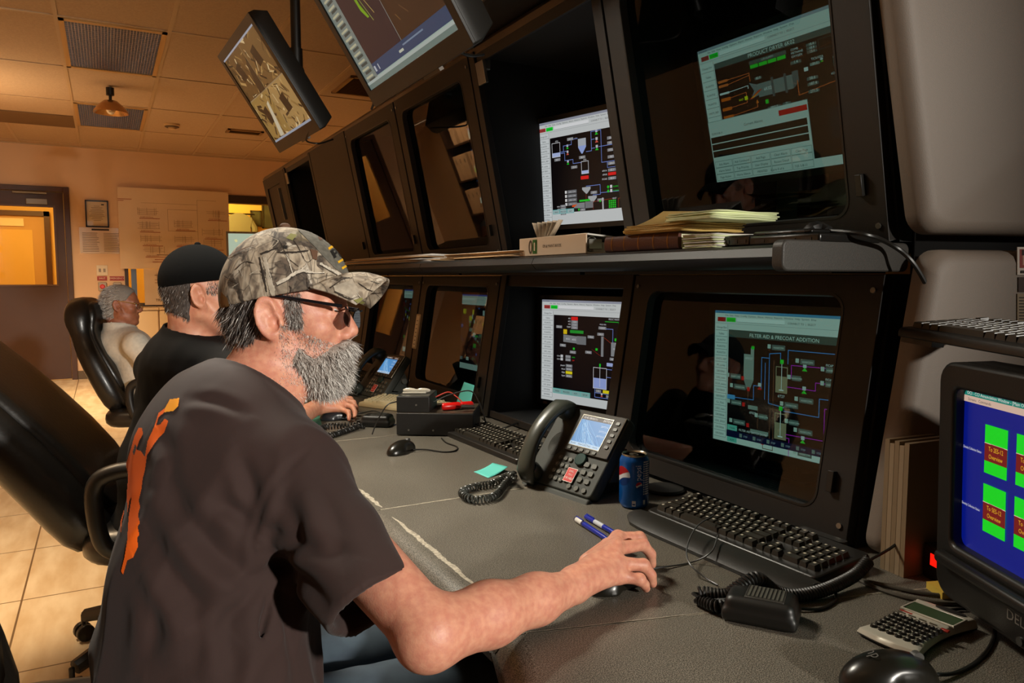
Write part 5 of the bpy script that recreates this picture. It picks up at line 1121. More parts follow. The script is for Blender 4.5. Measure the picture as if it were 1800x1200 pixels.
tagp(MB().tube(spline([desk(1255, 905, .04), desk(1225, 925, .045), desk(1208, 960, .03), desk(1212, 990, .02), desk(1240, 1015, .006), desk(1262, 1028, .003)], 8), .0014).build('keyboard_cable', MC['cable_grey']), 'thin grey loop of cable over the near keyboard', 'cable')
HM2 = desk(592, 737); mouse('black and red trackball under the hand of the man in the black cap', (HM2[0], HM2[1], ZD), math.radians(-10), col='#2a2c30', L=.12, W=.075, Hh=.036, red=True)
# handheld microphones
def mic(label, loc, rz, path, turns, tail=None):
    t = thing('microphone', label, 'microphone', loc, rz); m = mat('mic_black', '#100f0c', .45)
    def f(P):
        g = s_box(P, (0, 0, .022), (.05, .033, .018), .012); g = smax(g, s_plane(P, (.052, 0, .022), (1, 0, -.35)), .004)
        g = smin(g, s_box(P, (.0, 0, .012), (.054, .036, .011), .008), .006); return smax(g, .0008-P[..., 2], .002)
    sdf_obj('shell', f, (-.064, -.046, -.004), (.064, .046, .05), .0025, m, t)
    g = MB(); g.bb((-.022, -.024, .0385), (.034, .024, .0412)); g.build('grille_plate', mat('mic_plate', '#2b2823', .5), t, bevel=.001)
    s = MB()
    for i in range(9): s.bb((-.018+i*.0058, -.02, .0412), (-.0152+i*.0058, .02, .0424))
    s.build('grille', mat('mic_grille', '#4a4840', .4), t)
    MB().bb((-.03, .032, .012), (.03, .042, .03)).build('talk_key', mat('mic_key', '#24211d', .4), t, bevel=.003)
    MB().cyl((-.05, 0, .016), (-.075, 0, .014), .0075, r2=.005, n=12).build('strain_relief', m, t)
    MB().tube(tolocal(t, coil(path, .0085, .0022, turns, 10)), .0026, n=6).build('coiled_cord', m, t)
    if tail: MB().tube(tolocal(t, spline(tail, 8)), .0026, n=6).build('cord_tail', m, t)
    return t
p = desk(1338, 1088)
mic('near black handheld microphone with coiled cord beside the keyboard', (p[0], p[1], ZD), math.radians(-55), [desk(1285, 1062, .014), desk(1262, 1066, .012), desk(1232, 1054, .01), desk(1232, 1042, .02), desk(1275, 1046, .022), desk(1300, 1030, .035), desk(1330, 1016, .045), desk(1362, 1038, .02), desk(1400, 1046, .012), desk(1450, 1036, .014), desk(1500, 1012, .02), desk(1527, 985, .035)], 78, [desk(1527, 985, .035), desk(1570, 960, .05), desk(1610, 925, .075), desk(1660, 905, .085), desk(1690, 890, .09)])
tagp(MB().tube(spline([desk(1392, 1068, .006), desk(1440, 1070, .003), desk(1468, 1055, .003), desk(1466, 1038, .004), desk(1450, 1030, .005)], 8), .0026).build('loose_cable', M_blk), 'black cable loop beside the near microphone', 'cable')
p = desk(664, 748)
mic('far black handheld microphone lying left of the stacked radios', (p[0], p[1], ZD), math.radians(-38), [desk(632, 748, .014), desk(610, 756, .011), desk(575, 766, .011), desk(556, 759, .011), desk(572, 750, .011), desk(610, 747, .011), desk(640, 748, .012)], 46)
# stacked radios
def radio():
    a = Vector(desk(697, 766)); b = Vector(desk(832, 768)); ax = (b-a).normalized(); yaw = math.atan2(ax.y, ax.x)
    L = (b-a).length
    t = thing('radio_chassis', 'wide flat black radio base lying on the desk', 'radio', (a.x, a.y, ZD), yaw)
    M_r = mat('radio_black', '#14120f', .5, bump=.15, bscale=900)
    hz = .075; MB().bb((0, 0, .004), (L, .2, hz)).build('case', M_r, t, bevel=.002)
    MB().bb((.003, .003, hz), (L-.003, .197, hz+.0012)).build('lid', mat('radio_lid', '#4a3f30', .45, var=.5, vscale=30), t)
    f = MB()
    for x in (.03, L-.03):
        for y in (.03, .17): f.cyl((x, y, .0006), (x, y, .004), .01, n=12)
    f.build('feet', M_blk, t)
    for x in (.04, .12, .2): MB().cyl((x, -.002, .02), (x, 0, .02), .003, n=8).build('screw', M_hw, t)
    W = L*.43; t2 = thing('radio_unit', 'small black radio stacked on the wide radio base', 'radio', (a.x, a.y, ZD+hz+.0012), yaw)
    MB().bb((0, .005, .0004), (W, .15, .052)).build('case', M_r, t2, bevel=.002); MB().bb((.003, .008, .052), (W-.003, .147, .0532)).build('lid', mat('radio_lid_grey', '#3c3a34', .4), t2)
    MB().cyl((W*.6, .003, .025), (W*.6, .005, .025), .003).build('jack', M_hw, t2)
    zt = ZD+hz+.0012+.0532; R2 = Matrix.Rotation(yaw, 4, 'Z'); R2.translation = Vector((a.x, a.y, 0))
    Q = lambda x, y, z: R2 @ Vector((x, y, z))
    g = thing('folded_glasses', 'clear folded spectacles resting on the small radio', 'glasses', Q(W*.5, .07, zt))
    M_cl = mat('clear_plastic', '#d8d2c0', .1, .3, coat=.5)
    for k, dy in enumerate((0, .012)): MB().tube(spline([Q(.012, .05+dy, zt+.004+k*.006), Q(W*.4, .045+dy, zt+.006+k*.006), Q(W-.02, .055+dy, zt+.005+k*.006)], 6), .0035).build('temple', M_cl, g, world=True)
    for dx in (.03, .075): MB().ell(Q(dx, .075, zt+.009), (.024, .004, .008), M=Matrix.Rotation(yaw, 3, 'Z')).build('lens', M_cl, g, world=True)
    t3 = thing('red_marker', 'red marker lying on the radio base', 'marker', Q(W+.03, .06, ZD+hz+.0012))
    z = ZD+hz+.0145; MB().tube([Q(W+.035, .045, z), Q(W+.038, .046, z), Q(W+.085, .075, z), Q(W+.09, .078, z)], [.01, .0122, .0122, .009], n=16).build('barrel', mat('marker_red', '#d01812', .3), t3, world=True)
    MB().tube([Q(W+.09, .078, z), Q(W+.093, .08, z), Q(W+.125, .1, z), Q(W+.13, .103, z)], [.008, .0115, .011, .006], n=16).build('cap', MC['marker_red'], t3, world=True)
    t4 = tagp(MB().tube([Q(W+.1, .03, z+.004), Q(W+.14, .045, z)], .007, n=8).build('cable_connector', mat('conn_brown', '#2c241a', .5)), 'dark cable connector beside the red marker', 'connector')
    for lab, pts, m in (('black radio lead arching over the base to the console', [Q(W, .08, zt-.03), Q(W+.05, .1, zt-.01), Q(W+.12, .1, zt+.005), Q(L+.01, .08, zt-.03), Q(L+.03, .06, ZD+.05), Q(L+.04, .07, ZD+.004)], M_blk), ('red lead behind the small radio', [Q(W, .12, zt-.02), Q(W+.04, .14, zt-.006), Q(W+.07, .13, zt-.02), Q(W+.11, .07, zt-.04)], mat('lead_red', '#b8301c', .4)), ('black lead dropping from the small radio to the far microphone', [Q(-.002, .02, zt-.02), Q(-.03, 0, zt-.03), Q(-.06, -.01, ZD+.05), Q(-.075, -.02, ZD+.008)], M_blk), ('thin wire crossing behind the trackball', [desk(690, 735, .003), desk(660, 722, .003), desk(632, 726, .003), desk(622, 722, .006)], MC['cable_grey'])):
        tagp(MB().tube(spline(pts, 8), .0022).build('radio_lead', m), lab, 'cable')
radio()
# pens
def pen(label, a, b, clear):
    a, b = Vector(a), Vector(b); d = (b-a).normalized(); t = thing('pen', label, 'pen', a); z = Vector((0, 0, .0062)); a += z; b += z; L = .14; e_ = a+d*L
    M_bl = mat('pen_blue', '#1c2c9c', .25); M_cl = mat('pen_clear', '#c8ccd4', .2) 
    MB().tube([a, a+d*.003, a+d*.04], [.003, .0052, .0055], n=14).build('cap', mat('pen_dark', '#20204c', .3) if not clear else M_bl, t, world=True)
    MB().tube([a+d*.04, a+d*.075], [.0052, .0052], n=14).build('window', M_cl, t, world=True) if clear else MB().tube([a+d*.008, a+d*.034], [.0058, .0058], n=14).build('paper_label', mat('pen_label', '#d8d4cc', .5), t, world=True)
    MB().tube([a+d*(.075 if clear else .04), a+d*.125, e_], [.0055, .005, .0015], n=14).build('barrel', M_bl, t, world=True)
    MB().tube([a+d*.006+Vector((0, 0, .007)), a+d*.036+Vector((0, 0, .0065))], .0012, n=6).build('clip', M_bl, t, world=True)
pen('blue pen with white label, nearer of the pair by the hand', desk(1011, 916), desk(1060, 948), False)
pen('blue pen with clear window, touching the labelled pen', desk(1029, 912), desk(1080, 942), True)
# calculator
def calc():
    A, B, C_, D_ = [Vector(desk(*q)) for q in ((1506, 1116), (1616, 1163), (1704, 1106), (1594, 1064))]
    rx = (B-A).normalized(); ry = ((D_-A)+(C_-B)).normalized(); ry = (ry-rx*ry.dot(rx)).normalized(); W = (B-A).length; L = ((D_-A).length+(C_-B).length)/2
    t = thing('calculator', 'silver scientific calculator with dark keys and green screen', 'calculator', A, math.atan2(rx.y, rx.x))
    def outl(g):
        pts = []
        n = 12
        for i in range(n+1): f = i/n; pts.append((-g+(W+2*g)*f, -g-.006*math.sin(PI*f)))
        for i in range(1, n): f = i/n; pts.append((W+g-.010*math.sin(PI*f), L*f))
        for i in range(n+1): f = 1-i/n; pts.append((-g+(W+2*g)*f, L+g+.003*math.sin(PI*f)))
        for i in range(1, n): f = 1-i/n; pts.append((-g+.010*math.sin(PI*f), L*f))
        return pts
    zt = lambda y: .011+.006*y/L
    b = MB(); b.loft([[(x, y, .0006) for x, y in outl(-.004)], [(x, y, .004) for x, y in outl(.0)], [(x, y, .0052) for x, y in outl(.0)]]); b.build('base', mat('calc_dark', '#1f1d1a', .4), t, bevel=.002)
    b = MB(); b.loft([[(x, y, .0055) for x, y in outl(.0012)], [(x, y, zt(y)+.001) for x, y in outl(-.002)], [(x, y, zt(y)+.003) for x, y in outl(-.006)]]); b.build('faceplate', mat('calc_silver', '#bdb7a8', .35, .25), t, bevel=.0015)
    z = lambda y: zt(y)+.003; s = MB(); s.add([(x, y, z(y)+.0008) for x, y in ((.1*W, .66*L), (.9*W, .66*L), (.9*W, .87*L), (.1*W, .87*L))], [(0, 1, 2, 3)]); s.build('display', mat('lcd_green', '#3c4c34', .2), t)
    r = MB(); r.ring(rect_like(.07*W, .64*L, .93*W, .89*L, 1), rect_like(.1*W, .66*L, .9*W, .87*L, 1), (0, 0, z(.75*L)-.001), (1, 0, 0), (0, 1, 0), (0, 0, .003)); r.build('display_rim', MC['calc_silver'], t, bevel=.001)
    k = MB(); rows = 6
    for j in range(rows):
        n = 7 if j > 2 else 6
        for i in range(n):
            cx = W*(.1+.8*(i+.5)/n); cy = L*(.07+.45*(j+.5)/rows); m = mat('calc_key', '#1a1916', .35)
            k.loft([[(cx+.0052*math.cos(q), cy+.0055*math.sin(q), z(cy)-.0005) for q in [2*PI*s_/8 for s_ in range(8)]], [(cx+.0044*math.cos(q), cy+.0047*math.sin(q), z(cy)+.003) for q in [2*PI*s_/8 for s_ in range(8)]]], m)
            k.add([(cx-.0016, cy-.001, z(cy)+.0032), (cx+.0016, cy-.001, z(cy)+.0032), (cx+.0016, cy+.001, z(cy)+.0033), (cx-.0016, cy+.001, z(cy)+.0033)], [(0, 1, 2, 3)], mat('calc_mark', '#b8b4a8', .5))
    k.build('keys', None, t, smooth=30)
    q = MB(); q.bb((.84*W, .5*L, z(.52*L)), (.97*W, .54*L, z(.52*L)+.003)); q.build('power_key', mat('calc_red', '#98281c', .4), t, bevel=.001)
    q = MB(); q.bb((.1*W, .6*L, z(.6*L)), (.3*W, .625*L, z(.6*L)+.0004)); q.build('red_label', MC['calc_red'], t)
    q = MB()
    for i in range(4): q.bb((.12*W+i*.17*W, .555*L, z(.56*L)), (.24*W+i*.17*W, .562*L, z(.56*L)+.002))
    q.build('slide_switch', mat('calc_switch', '#6a665a', .3, .5), t)
    q = MB(); q.loft([[(W*.62+.022*math.cos(s_), L*.945+.005*math.sin(s_), z(L)-.002+c) for s_ in [2*PI*i/20 for i in range(20)]] for c in (0, .0035)]); q.build('hang_slot', mat('slot_dark', '#171512', .6), t)
calc()
# sticky notes
def sheet(name, label, cat, pts, m, curl=.0, t_=.0007):
    P = [Vector(p) for p in pts]; n = 8; G = []
    for i in range(n+1):
        row = []
        for j in range(n+1):
            u, v = i/n, j/n; q = P[0].lerp(P[1], u).lerp(P[3].lerp(P[2], u), v); q = q+Vector((0, 0, curl*v*v)); row.append(q)
        G.append(row)
    return tagp(MB().grid(G).build(name, m, solid=t_), label, cat)
M_teal = mat('note_teal', '#58c0b4', .6)
sheet('sticky_note', 'teal sticky note lying on the desk left of the near phone', 'note', [desk(833, 829, .001), desk(858, 840, .001), desk(893, 828, .001), desk(866, 821, .001)], M_teal, .012)
a, b, c_, d_ = pX(802, 708, 1.0*S), pX(826, 714, 1.0*S), pX(834, 677, 1.03*S), pX(816, 671, 1.03*S)
sheet('sticky_note', 'teal note curling on the lower glass behind the radios', 'note', [a, b, c_, d_], M_teal, .0)
t = MB().loft([[(x, y, ZD+z) for x, y in [(q[0], q[1]) for q in (desk(1628, 1034), desk(1656, 1054), desk(1682, 1052), desk(1656, 1032))]] for z in (.0006, .012)]).build('note_pad', mat('note_yellow', '#c8a840', .6)); tagp(t, 'small yellow note pad on the desk beside the CRT monitor', 'note pad')
# label / thermometer on the lower bay divider
z0 = Vector(pX(730, 613, (lx(.97)-.024)*S)); z1 = Vector(pX(739, 552, (lx(1.1)-.024)*S)); up = (z1-z0).normalized()
t = thing('thermometer', 'pale strip thermometer stuck on the lower console divider', 'thermometer', z0); r0 = Vector((0, -1, 0)); n0 = r0.cross(up).normalized(); n0 = n0 if n0.x < 0 else -n0
w_ = .055
MB().prism(rrect(-w_/2, 0, w_/2, (z1-z0).length, .008), z0, r0, up, n0*.008).build('case', mat('thermo_case', '#a89878', .4), t, world=True, bevel=.002)
f = MB(); f.prism(rrect(-w_*.32, .008, w_*.32, (z1-z0).length-.008, .004), z0+n0*.0085, r0, up, n0*.001, mat('thermo_face', '#d8d0b8', .4))
for i in range(7): f.prism([(-.008, .02+i*.018), (.008, .02+i*.018), (.008, .023+i*.018), (-.008, .023+i*.018)], z0+n0*.0097, r0, up, n0*.0003, MC['ink_dark'])
f.build('scale_face', None, t, world=True)
# ---- shelf items
SZ = Kz(1.25)+.0006
def slab(name, label, cat, px0, px1, X0, X1, z, th, m, rz=0, kind=None):
    y1 = float(pX(px0, 440, X0)[1]); y0 = float(pX(px1, 440, X0)[1])
    t = thing(name, label, cat, ((X0+X1)/2, (y0+y1)/2, z)); return t, X0, X1, y0, y1
def binder():
    X0 = .905*S; y1 = float(pX(913, 440, X0)[1]); y0 = float(pX(1030, 440, X0)[1]); X1 = X0+.25; z = SZ; th = .05
    t = thing('ring_binder', 'white ring binder with green lettered spine lying on the shelf', 'binder', (X0, (y0+y1)/2, z))
    M_w = mat('binder_white', '#c9b49c', .45); ym = y0+.001
    MB().bb((X0, y0, z), (X0+.004, y1, z+th), ).build('spine', M_w, t, world=True, bevel=.0015)
    MB().bb((X0+.004, y0, z), (X1, y1, z+.004)).build('cover', M_w, t, world=True); c2 = MB().loft([[(X0+.004, y, z+th-.004), (X0+.004, y, z+th), (X1, y, z+th*.62), (X1, y, z+th*.62-.004)] for y in (y0, y1)]).build('cover', mat('binder_clear', '#d8d4cc', .2, coat=.5), t, world=True)
    pg = MB(); 
    for k in range(7): pg.bb((X0+.03, y0+.012+.001*k, z+.005+k*.0035), (X1-.015, y1-.01, z+.0082+k*.0035))
    pg.build('pages', mat('page_white', '#dcd6c8', .6), t, world=True)
    rg = MB()
    for f in (.06, .3, .6): y = y0+(y1-y0)*f; rg.tube([(X0+.03+.016*math.cos(q), y, z+.025+.018*math.sin(q)) for q in [2*PI*i/18 for i in range(19)]], .002, n=6)
    rg.build('rings', M_hw, t, world=True)
    MB().bb((X0+.012, y0+.004, z+.012), (X0+.05, y0+.009, z+.036)).build('ring_plate', M_hw, t, world=True)
    mk = MB(); G = mat('logo_green', '#1c5c24', .4); Dg = mat('logo_grey', '#4a4238', .4); Y = Vector((0, -1, 0)); Z = Vector((0, 0, 1)); xo = X0-.0006
    yl = y1-(y1-y0)*.16; L_ = .03
    def bar(a, b, c, d, m): mk.add([(xo, yl-a, z+.006+b), (xo, yl-c, z+.006+b), (xo, yl-c, z+.006+d), (xo, yl-a, z+.006+d)], [(0, 1, 2, 3)], m)
    rr = [(0.0105+.0105*math.cos(q), .019+.019*math.sin(q)) for q in [2*PI*i/24 for i in range(24)]]; ri = [(0.0105+.0045*math.cos(q), .019+.0125*math.sin(q)) for q in [2*PI*i/24 for i in range(24)]]
    mk.ring(rr, ri, (xo, yl, z+.006), Y, Z, (-.0002, 0, 0), Dg)
    bar(.022, 0, .046, .038, G); mk.add([(xo-.0002, yl-.029, z+.006+.008), (xo-.0002, yl-.036, z+.006+.008), (xo-.0002, yl-.036, z+.006+.03), (xo-.0002, yl-.029, z+.006+.03)], [(0, 1, 2, 3)], M_w)
    bar(.0365, .014, .0395, .026, M_w); bar(.0395, .031, .0462, .034, M_w); bar(.040, 0, .0412, .03, M_w)
    mk.text('OP & MAINT BOOK', (xo-.0003, yl-.075, z+.021), Y, Z, .011, MC['ink_dark'])
    mk.build('spine_print', None, t, world=True)
    tb = MB()
    for k in range(6):
        y = y1-.05-.012*k; q = Vector((X0+.03, y, z+th)); d = Vector((.0, .03-.016*k, .045)); tb.add([q, q+Vector((.018, .004, 0)), q+d+Vector((.018, .004, 0)), q+d], [(0, 1, 2, 3)])
    tb.build('page_tabs', mat('tab_paper', '#b8a48c', .6), t, world=True, solid=.0006)
binder()
def book():
    X0 = .905*S; y1 = float(pX(1062, 440, X0)[1]); y0 = float(pX(1191, 440, X0)[1]); z = SZ; th = .036; X1 = X0+.2
    t = thing('book', 'thick brown ledger book lying on the shelf beside the binder', 'book', (X0, (y0+y1)/2, z)); M_b = mat('leather_brown', '#4c2418', .4, bump=.2, bscale=300)
    sp = MB(); sp.loft([[(X0+.006-.006*math.sin(q), y, z+th/2-th/2*math.cos(q)) for q in [PI*i/8 for i in range(9)]]+[(X0+.01, y, z+th), (X0+.01, y, z)] for y in (y0, y1)]); sp.build('spine', M_b, t, world=True)
    MB().bb((X0+.008, y0, z), (X1, y1, z+.003)).build('cover', M_b, t, world=True); MB().bb((X0+.008, y0, z+th-.003), (X1, y1, z+th)).build('cover', M_b, t, world=True)
    MB().bb((X0+.01, y0+.004, z+.0032), (X1-.005, y1-.004, z+th-.0032)).build('pages', mat('page_cream', '#d8d8b8', .6), t, world=True)
    g = MB()
    for f in (.12, .3, .5, .7, .88): y = y0+(y1-y0)*f; g.loft([[(X0+.006-.0066*math.sin(q), y+dy, z+th/2-th/2*math.cos(q)) for q in [PI*i/8 for i in range(1, 8)]] for dy in (0, .004)], closed=False, cap=False)
    g.build('spine_bands', mat('gilt', '#8a5c24', .3, .5), t, world=True)
    return y0, y1, z+th, X0
by_ = book()
def stack(name, label, X0, X1, px0, px1, z, n, m, th=.0016, jit=.012, lab=None, cat='papers', bend=0):
    y1 = float(pX(px0, 440, X0)[1]); y0 = float(pX(px1, 440, X0)[1]); o = MB()
    for k in range(n):
        dx, dy, a = rng.uniform(-jit, jit), rng.uniform(-jit, jit), rng.uniform(-.06, .06); zc = z+k*th; cx, cy = (X0+X1)/2+dx, (y0+y1)/2+dy; hx, hy = (X1-X0)/2, (y1-y0)/2
        P = []
        for i in range(7):
            row = []
            for j in range(7):
                u, v = -1+i/3, -1+j/3; x, y = hx*u, hy*v; b_ = bend*max(0, v)**2*(k+1)/n; row.append((cx+x*math.cos(a)-y*math.sin(a), cy+x*math.sin(a)+y*math.cos(a), zc+b_+.0008*math.sin(4*u+k)+.0008))
            P.append(row)
        o.grid(P, m[k % len(m)])
    b = o.build(name, None, solid=th*.8); return tagp(b, label, cat)
Wp = mat('paper_white', '#d0ccc4', .6); Wy = mat('paper_yellow', '#c8a860', .6); Wg = mat('paper_greenish', '#d0d8a8', .6); Wt = mat('paper_tan', '#b89468', .6)
stack('paper_pad', 'yellow pads lying on top of the brown ledger book', .90*S, .90*S+.16, 1098, 1205, by_[2]+.0015, 6, [Wy], .003, .004, bend=.0)
stack('paper_stack', 'greenish white paper forms stacked at the near end of the ledger', .90*S, .90*S+.17, 1172, 1256, by_[2]+.02, 5, [Wg], .0034, .006)
sheet('paper_sheet', 'curled yellow sheet standing up behind the ledger', 'paper', [(1.08, float(pX(1110, 400, 1.08)[1]), by_[2]+.021), (1.08, float(pX(1230, 400, 1.08)[1]), by_[2]+.024), (1.16, float(pX(1230, 400, 1.1)[1]), by_[2]+.03), (1.16, float(pX(1130, 400, 1.1)[1]), by_[2]+.045)], Wy, .015)
stack('paper_stack', 'white bound forms under the black devices on the shelf', .91*S, .91*S+.2, 1200, 1258, SZ, 8, [Wg, Wp], .0036, .003)
stack('envelope_stack', 'pale envelopes and papers stacked on the shelf by the cap brim', .90*S, .90*S+.2, 612, 755, SZ, 7, [Wp, Wt, Wp], .004, .02)
stack('paper_stack', 'loose white and tan papers fanned on the shelf left of the binder', .89*S, .89*S+.22, 778, 905, SZ, 8, [Wp, Wt, Wt, Wp], .0025, .03)
sheet('paper_sheet', 'white sheet flat on the shelf beside the binder', 'paper', [(.88*S, float(pX(868, 440, .88*S)[1]), SZ+.0005), (.88*S, float(pX(915, 440, .88*S)[1])+.02, SZ+.0005), (1.1*S, float(pX(915, 440, .88*S)[1])+.02, SZ+.0005), (1.1*S, float(pX(868, 440, .88*S)[1]), SZ+.0005)], Wp, .0)
# dark devices on the near end of the shelf
def blackbox(name, label, px0, px1, z, th, X0=.93, dep=.16, cat='device', m=None):
    X0 *= S; y1 = float(pX(px0, 430, X0)[1]); y0 = float(pX(px1, 430, X0)[1]); t = thing(name, label, cat, (X0+dep/2, (y0+y1)/2, z)); m = m or mat('device_black', '#0f0e0c', .3)
    MB().bb((X0, y0, z), (X0+dep, y1, z+th)).build('case', m, t, world=True, bevel=.004)
    s = MB()
    for i in range(4): f = .1+.22*i; s.bb((X0-.001, y0+(y1-y0)*f, z+th*.3), (X0, y0+(y1-y0)*(f+.14), z+th*.6))
    s.build('edge_slots', mat('device_slot', '#2c2c30', .3), t, world=True); return t
blackbox('clipboard_case', 'glossy black flat case on the shelf beside the forms', 1253, 1318, SZ, .022)
blackbox('tablet_dock', 'black keyboard like device at the near end of the shelf', 1316, 1440, SZ, .018)
blackbox('tablet_dock', 'thin black tablet lying across the black shelf devices', 1322, 1425, SZ+.0185, .009, .95)
p = [pX(1412, 418, .98*S), pX(1428, 402, .98*S), pX(1440, 401, 1.0*S), pX(1455, 408, 1.0*S)]
tagp(MB().tube(spline(p, 6), [.012]*(len(spline(p, 6)))).build('headset', mat('rubber_black', '#12110f', .5)), 'black rubber headset arm standing on the shelf end', 'headset')
p = [pX(1440, 404, 1.0*S), pX(1520, 412, 1.0*S)]+[pY(1570, 432, .86), pY(1605, 462, .84), pY(1640, 520, .83), pY(1676, 572, .82), pY(1690, 600, .83)]
tagp(MB().tube(spline(p, 8), .0042).build('cable', M_blk), 'black cable hanging from the shelf end past the beige panel', 'cable')
# things by the CRT
t = thing('file_folders', 'bundle of tan file folders standing between the console and the CRT monitor', 'folders', desk(1595, 1012))
a0 = Vector(desk(1588, 1016)); a1 = Vector(desk(1650, 1003)); d0 = (a1-a0).normalized(); nn = Vector((-d0.y, d0.x, 0)); hh = .232
for k in range(5):
    th = .009; q = a0+nn*(k*.0098)+Vector((0, 0, .0006)); l = .1+.01*(k % 3)
    MB().loft([[q+d0*x+nn*y+Vector((0, 0, z)) for x, y in ((0, 0), (l, 0), (l, th), (0, th))] for z in (0, hh-.006*(k % 2))]).build('folder', mat('folder_tan%d' % (k % 2), ('#8a7458', '#9a8468')[k % 2], .6), t, world=True)
t = thing('power_box', 'small black box with a glowing red switch behind the CRT monitor', 'box', desk(1655, 1020)); p = Vector(desk(1651, 1020))
M3 = Matrix.Rotation(math.radians(-20), 3, 'Z'); MB().box(p+Vector((.018, 0, .03)), (.06, .04, .058), None, M=M3).build('case', M_blk, t, world=True, bevel=.003)
MB().box(p+Vector((-.0115, .002, .036)), (.004, .018, .02), None, M=M3).build('switch_light', emis('#ff1408', 1.6), t, world=True)['label'] = 'glowing red rocker switch'
for lab, pts in (('grey cable running from the keyboard to the CRT monitor', [desk(1440, 992, .006), desk(1480, 1010, .004), desk(1540, 1025, .004), desk(1620, 1042, .004), desk(1700, 1050, .004)]), ('second grey cable running below the first to the CRT monitor', [desk(1455, 985, .006), desk(1490, 1008, .004), desk(1560, 1040, .004), desk(1640, 1058, .004), desk(1720, 1060, .004)])):
    tagp(MB().tube(spline(pts, 8), .0035).build('cable', mat('cable_taupe', '#4c463c', .5)), lab, 'cable')
for lab, pts in (('black cable looping out of the open lower bay', [desk(858, 742, .004), desk(880, 752, .01), desk(905, 745, .02), desk(925, 735, .012), desk(940, 742, .004)]), ('black cable behind the wired keyboard', [desk(848, 735, .004), desk(862, 748, .004), desk(885, 760, .004), desk(900, 770, .006)])):
    tagp(MB().tube(spline(pts, 8), .003).build('cable', M_blk), lab, 'cable')
tagp(MB().lathe([(.045, 0), (.05, .004), (.045, .008), (.0, .009)], Vector(desk(1168, 862))+Vector((0, 0, .0006))).build('coaster', M_blk), 'black coaster on the desk behind the soda can', 'coaster')
# notices on the beige panel
O = Vector(K((1.053, .765, .76))); En = Vector((-.225, -.974, 0))
def onpanel(px_, py_):
    r = Vector(ray(px_, py_)); t_ = ((O+En*.0455)-Vector(EYE)).dot(En)/r.dot(En); return Vector(EYE)+r*t_
def pnote(name, label, cat, x0, y0, x1, y1, m, extra=None):
    P = [onpanel(*q) for q in ((x0, y1), (x1, y1), (x1, y0), (x0, y0))]; o = MB(); e_ = En*.0008
    o.loft([[p+e_*.5 for p in P], [p+e_*2 for p in P]], m)
    if extra: extra(o, P, e_)
    tagp(o.build(name, None), label, cat)
def face(o, P, e_):
    c = lambda u, v: P[0].lerp(P[1], u).lerp(P[3].lerp(P[2], u), v)+e_*2.4
    for (u0, v0, u1, v1, m) in ((.15, .25, .95, .92, mat('photo_red', '#8a3c34', .5)), (.35, .35, .8, .8, mat('photo_skin', '#b88a78', .5)), (.3, .7, .85, .9, mat('photo_hair', '#2a1a14', .5)), (.2, .06, .8, .16, MC['ink_dark'])):
        o.add([c(u0, v0), c(u1, v0), c(u1, v1), c(u0, v1)], [(0, 1, 2, 3)], m); e_ = e_*1.15
pnote('photo_print', 'small colour photo print stuck at the edge of the beige lower panel', 'photo', 1787, 434, 1812, 483, mat('photo_white', '#c8bcb0', .4), face)
pnote('printed_list', 'pale printed list under the photo print on the beige panel', 'notice', 1787, 516, 1815, 582, mat('list_tan', '#8a7860', .6), lambda o, P, e_: [o.add([P[0].lerp(P[3], f)+e_*2.3+(P[1]-P[0])*.1, P[0].lerp(P[3], f)+e_*2.3+(P[1]-P[0])*.9, P[0].lerp(P[3], f+.03)+e_*2.3+(P[1]-P[0])*.9, P[0].lerp(P[3], f+.03)+e_*2.3+(P[1]-P[0])*.1], [(0, 1, 2, 3)], MC['ink_dark']) for f in [.08+.08*i for i in range(11)]])
pnote('printed_list', 'dark card between the photo print and the list on the beige panel', 'notice', 1789, 487, 1815, 513, mat('card_dark', '#3a2a22', .5), None)
# pale framed display on the cabinet beyond the window end
p = pY(428, 440, 9.98)
monitor('monitor', 'pale flat monitor on the cabinets before the far window', pY(401, 410, 9.98), math.radians(-82), 0, float(pY(450, 410, 9.98)[0]-pY(401, 410, 9.98)[0]), .62, lambda s: (s.R(0, 0, 100, s.uh, '#b8c8b0'), [s.poly([(a, b), (a+9, b-3), (a+13, b+5), (a+6, b+9)], c) for a, b, c in ((20, 24, '#e8e0a0'), (58, 30, '#e8d890'), (30, 66, '#d8d0a0'), (70, 80, '#c8d0b8'), (46, 54, '#d8dcc0'))]), .8, .025, base_z=.861, bm_=mat('monitor_grey', '#7a7468', .4))
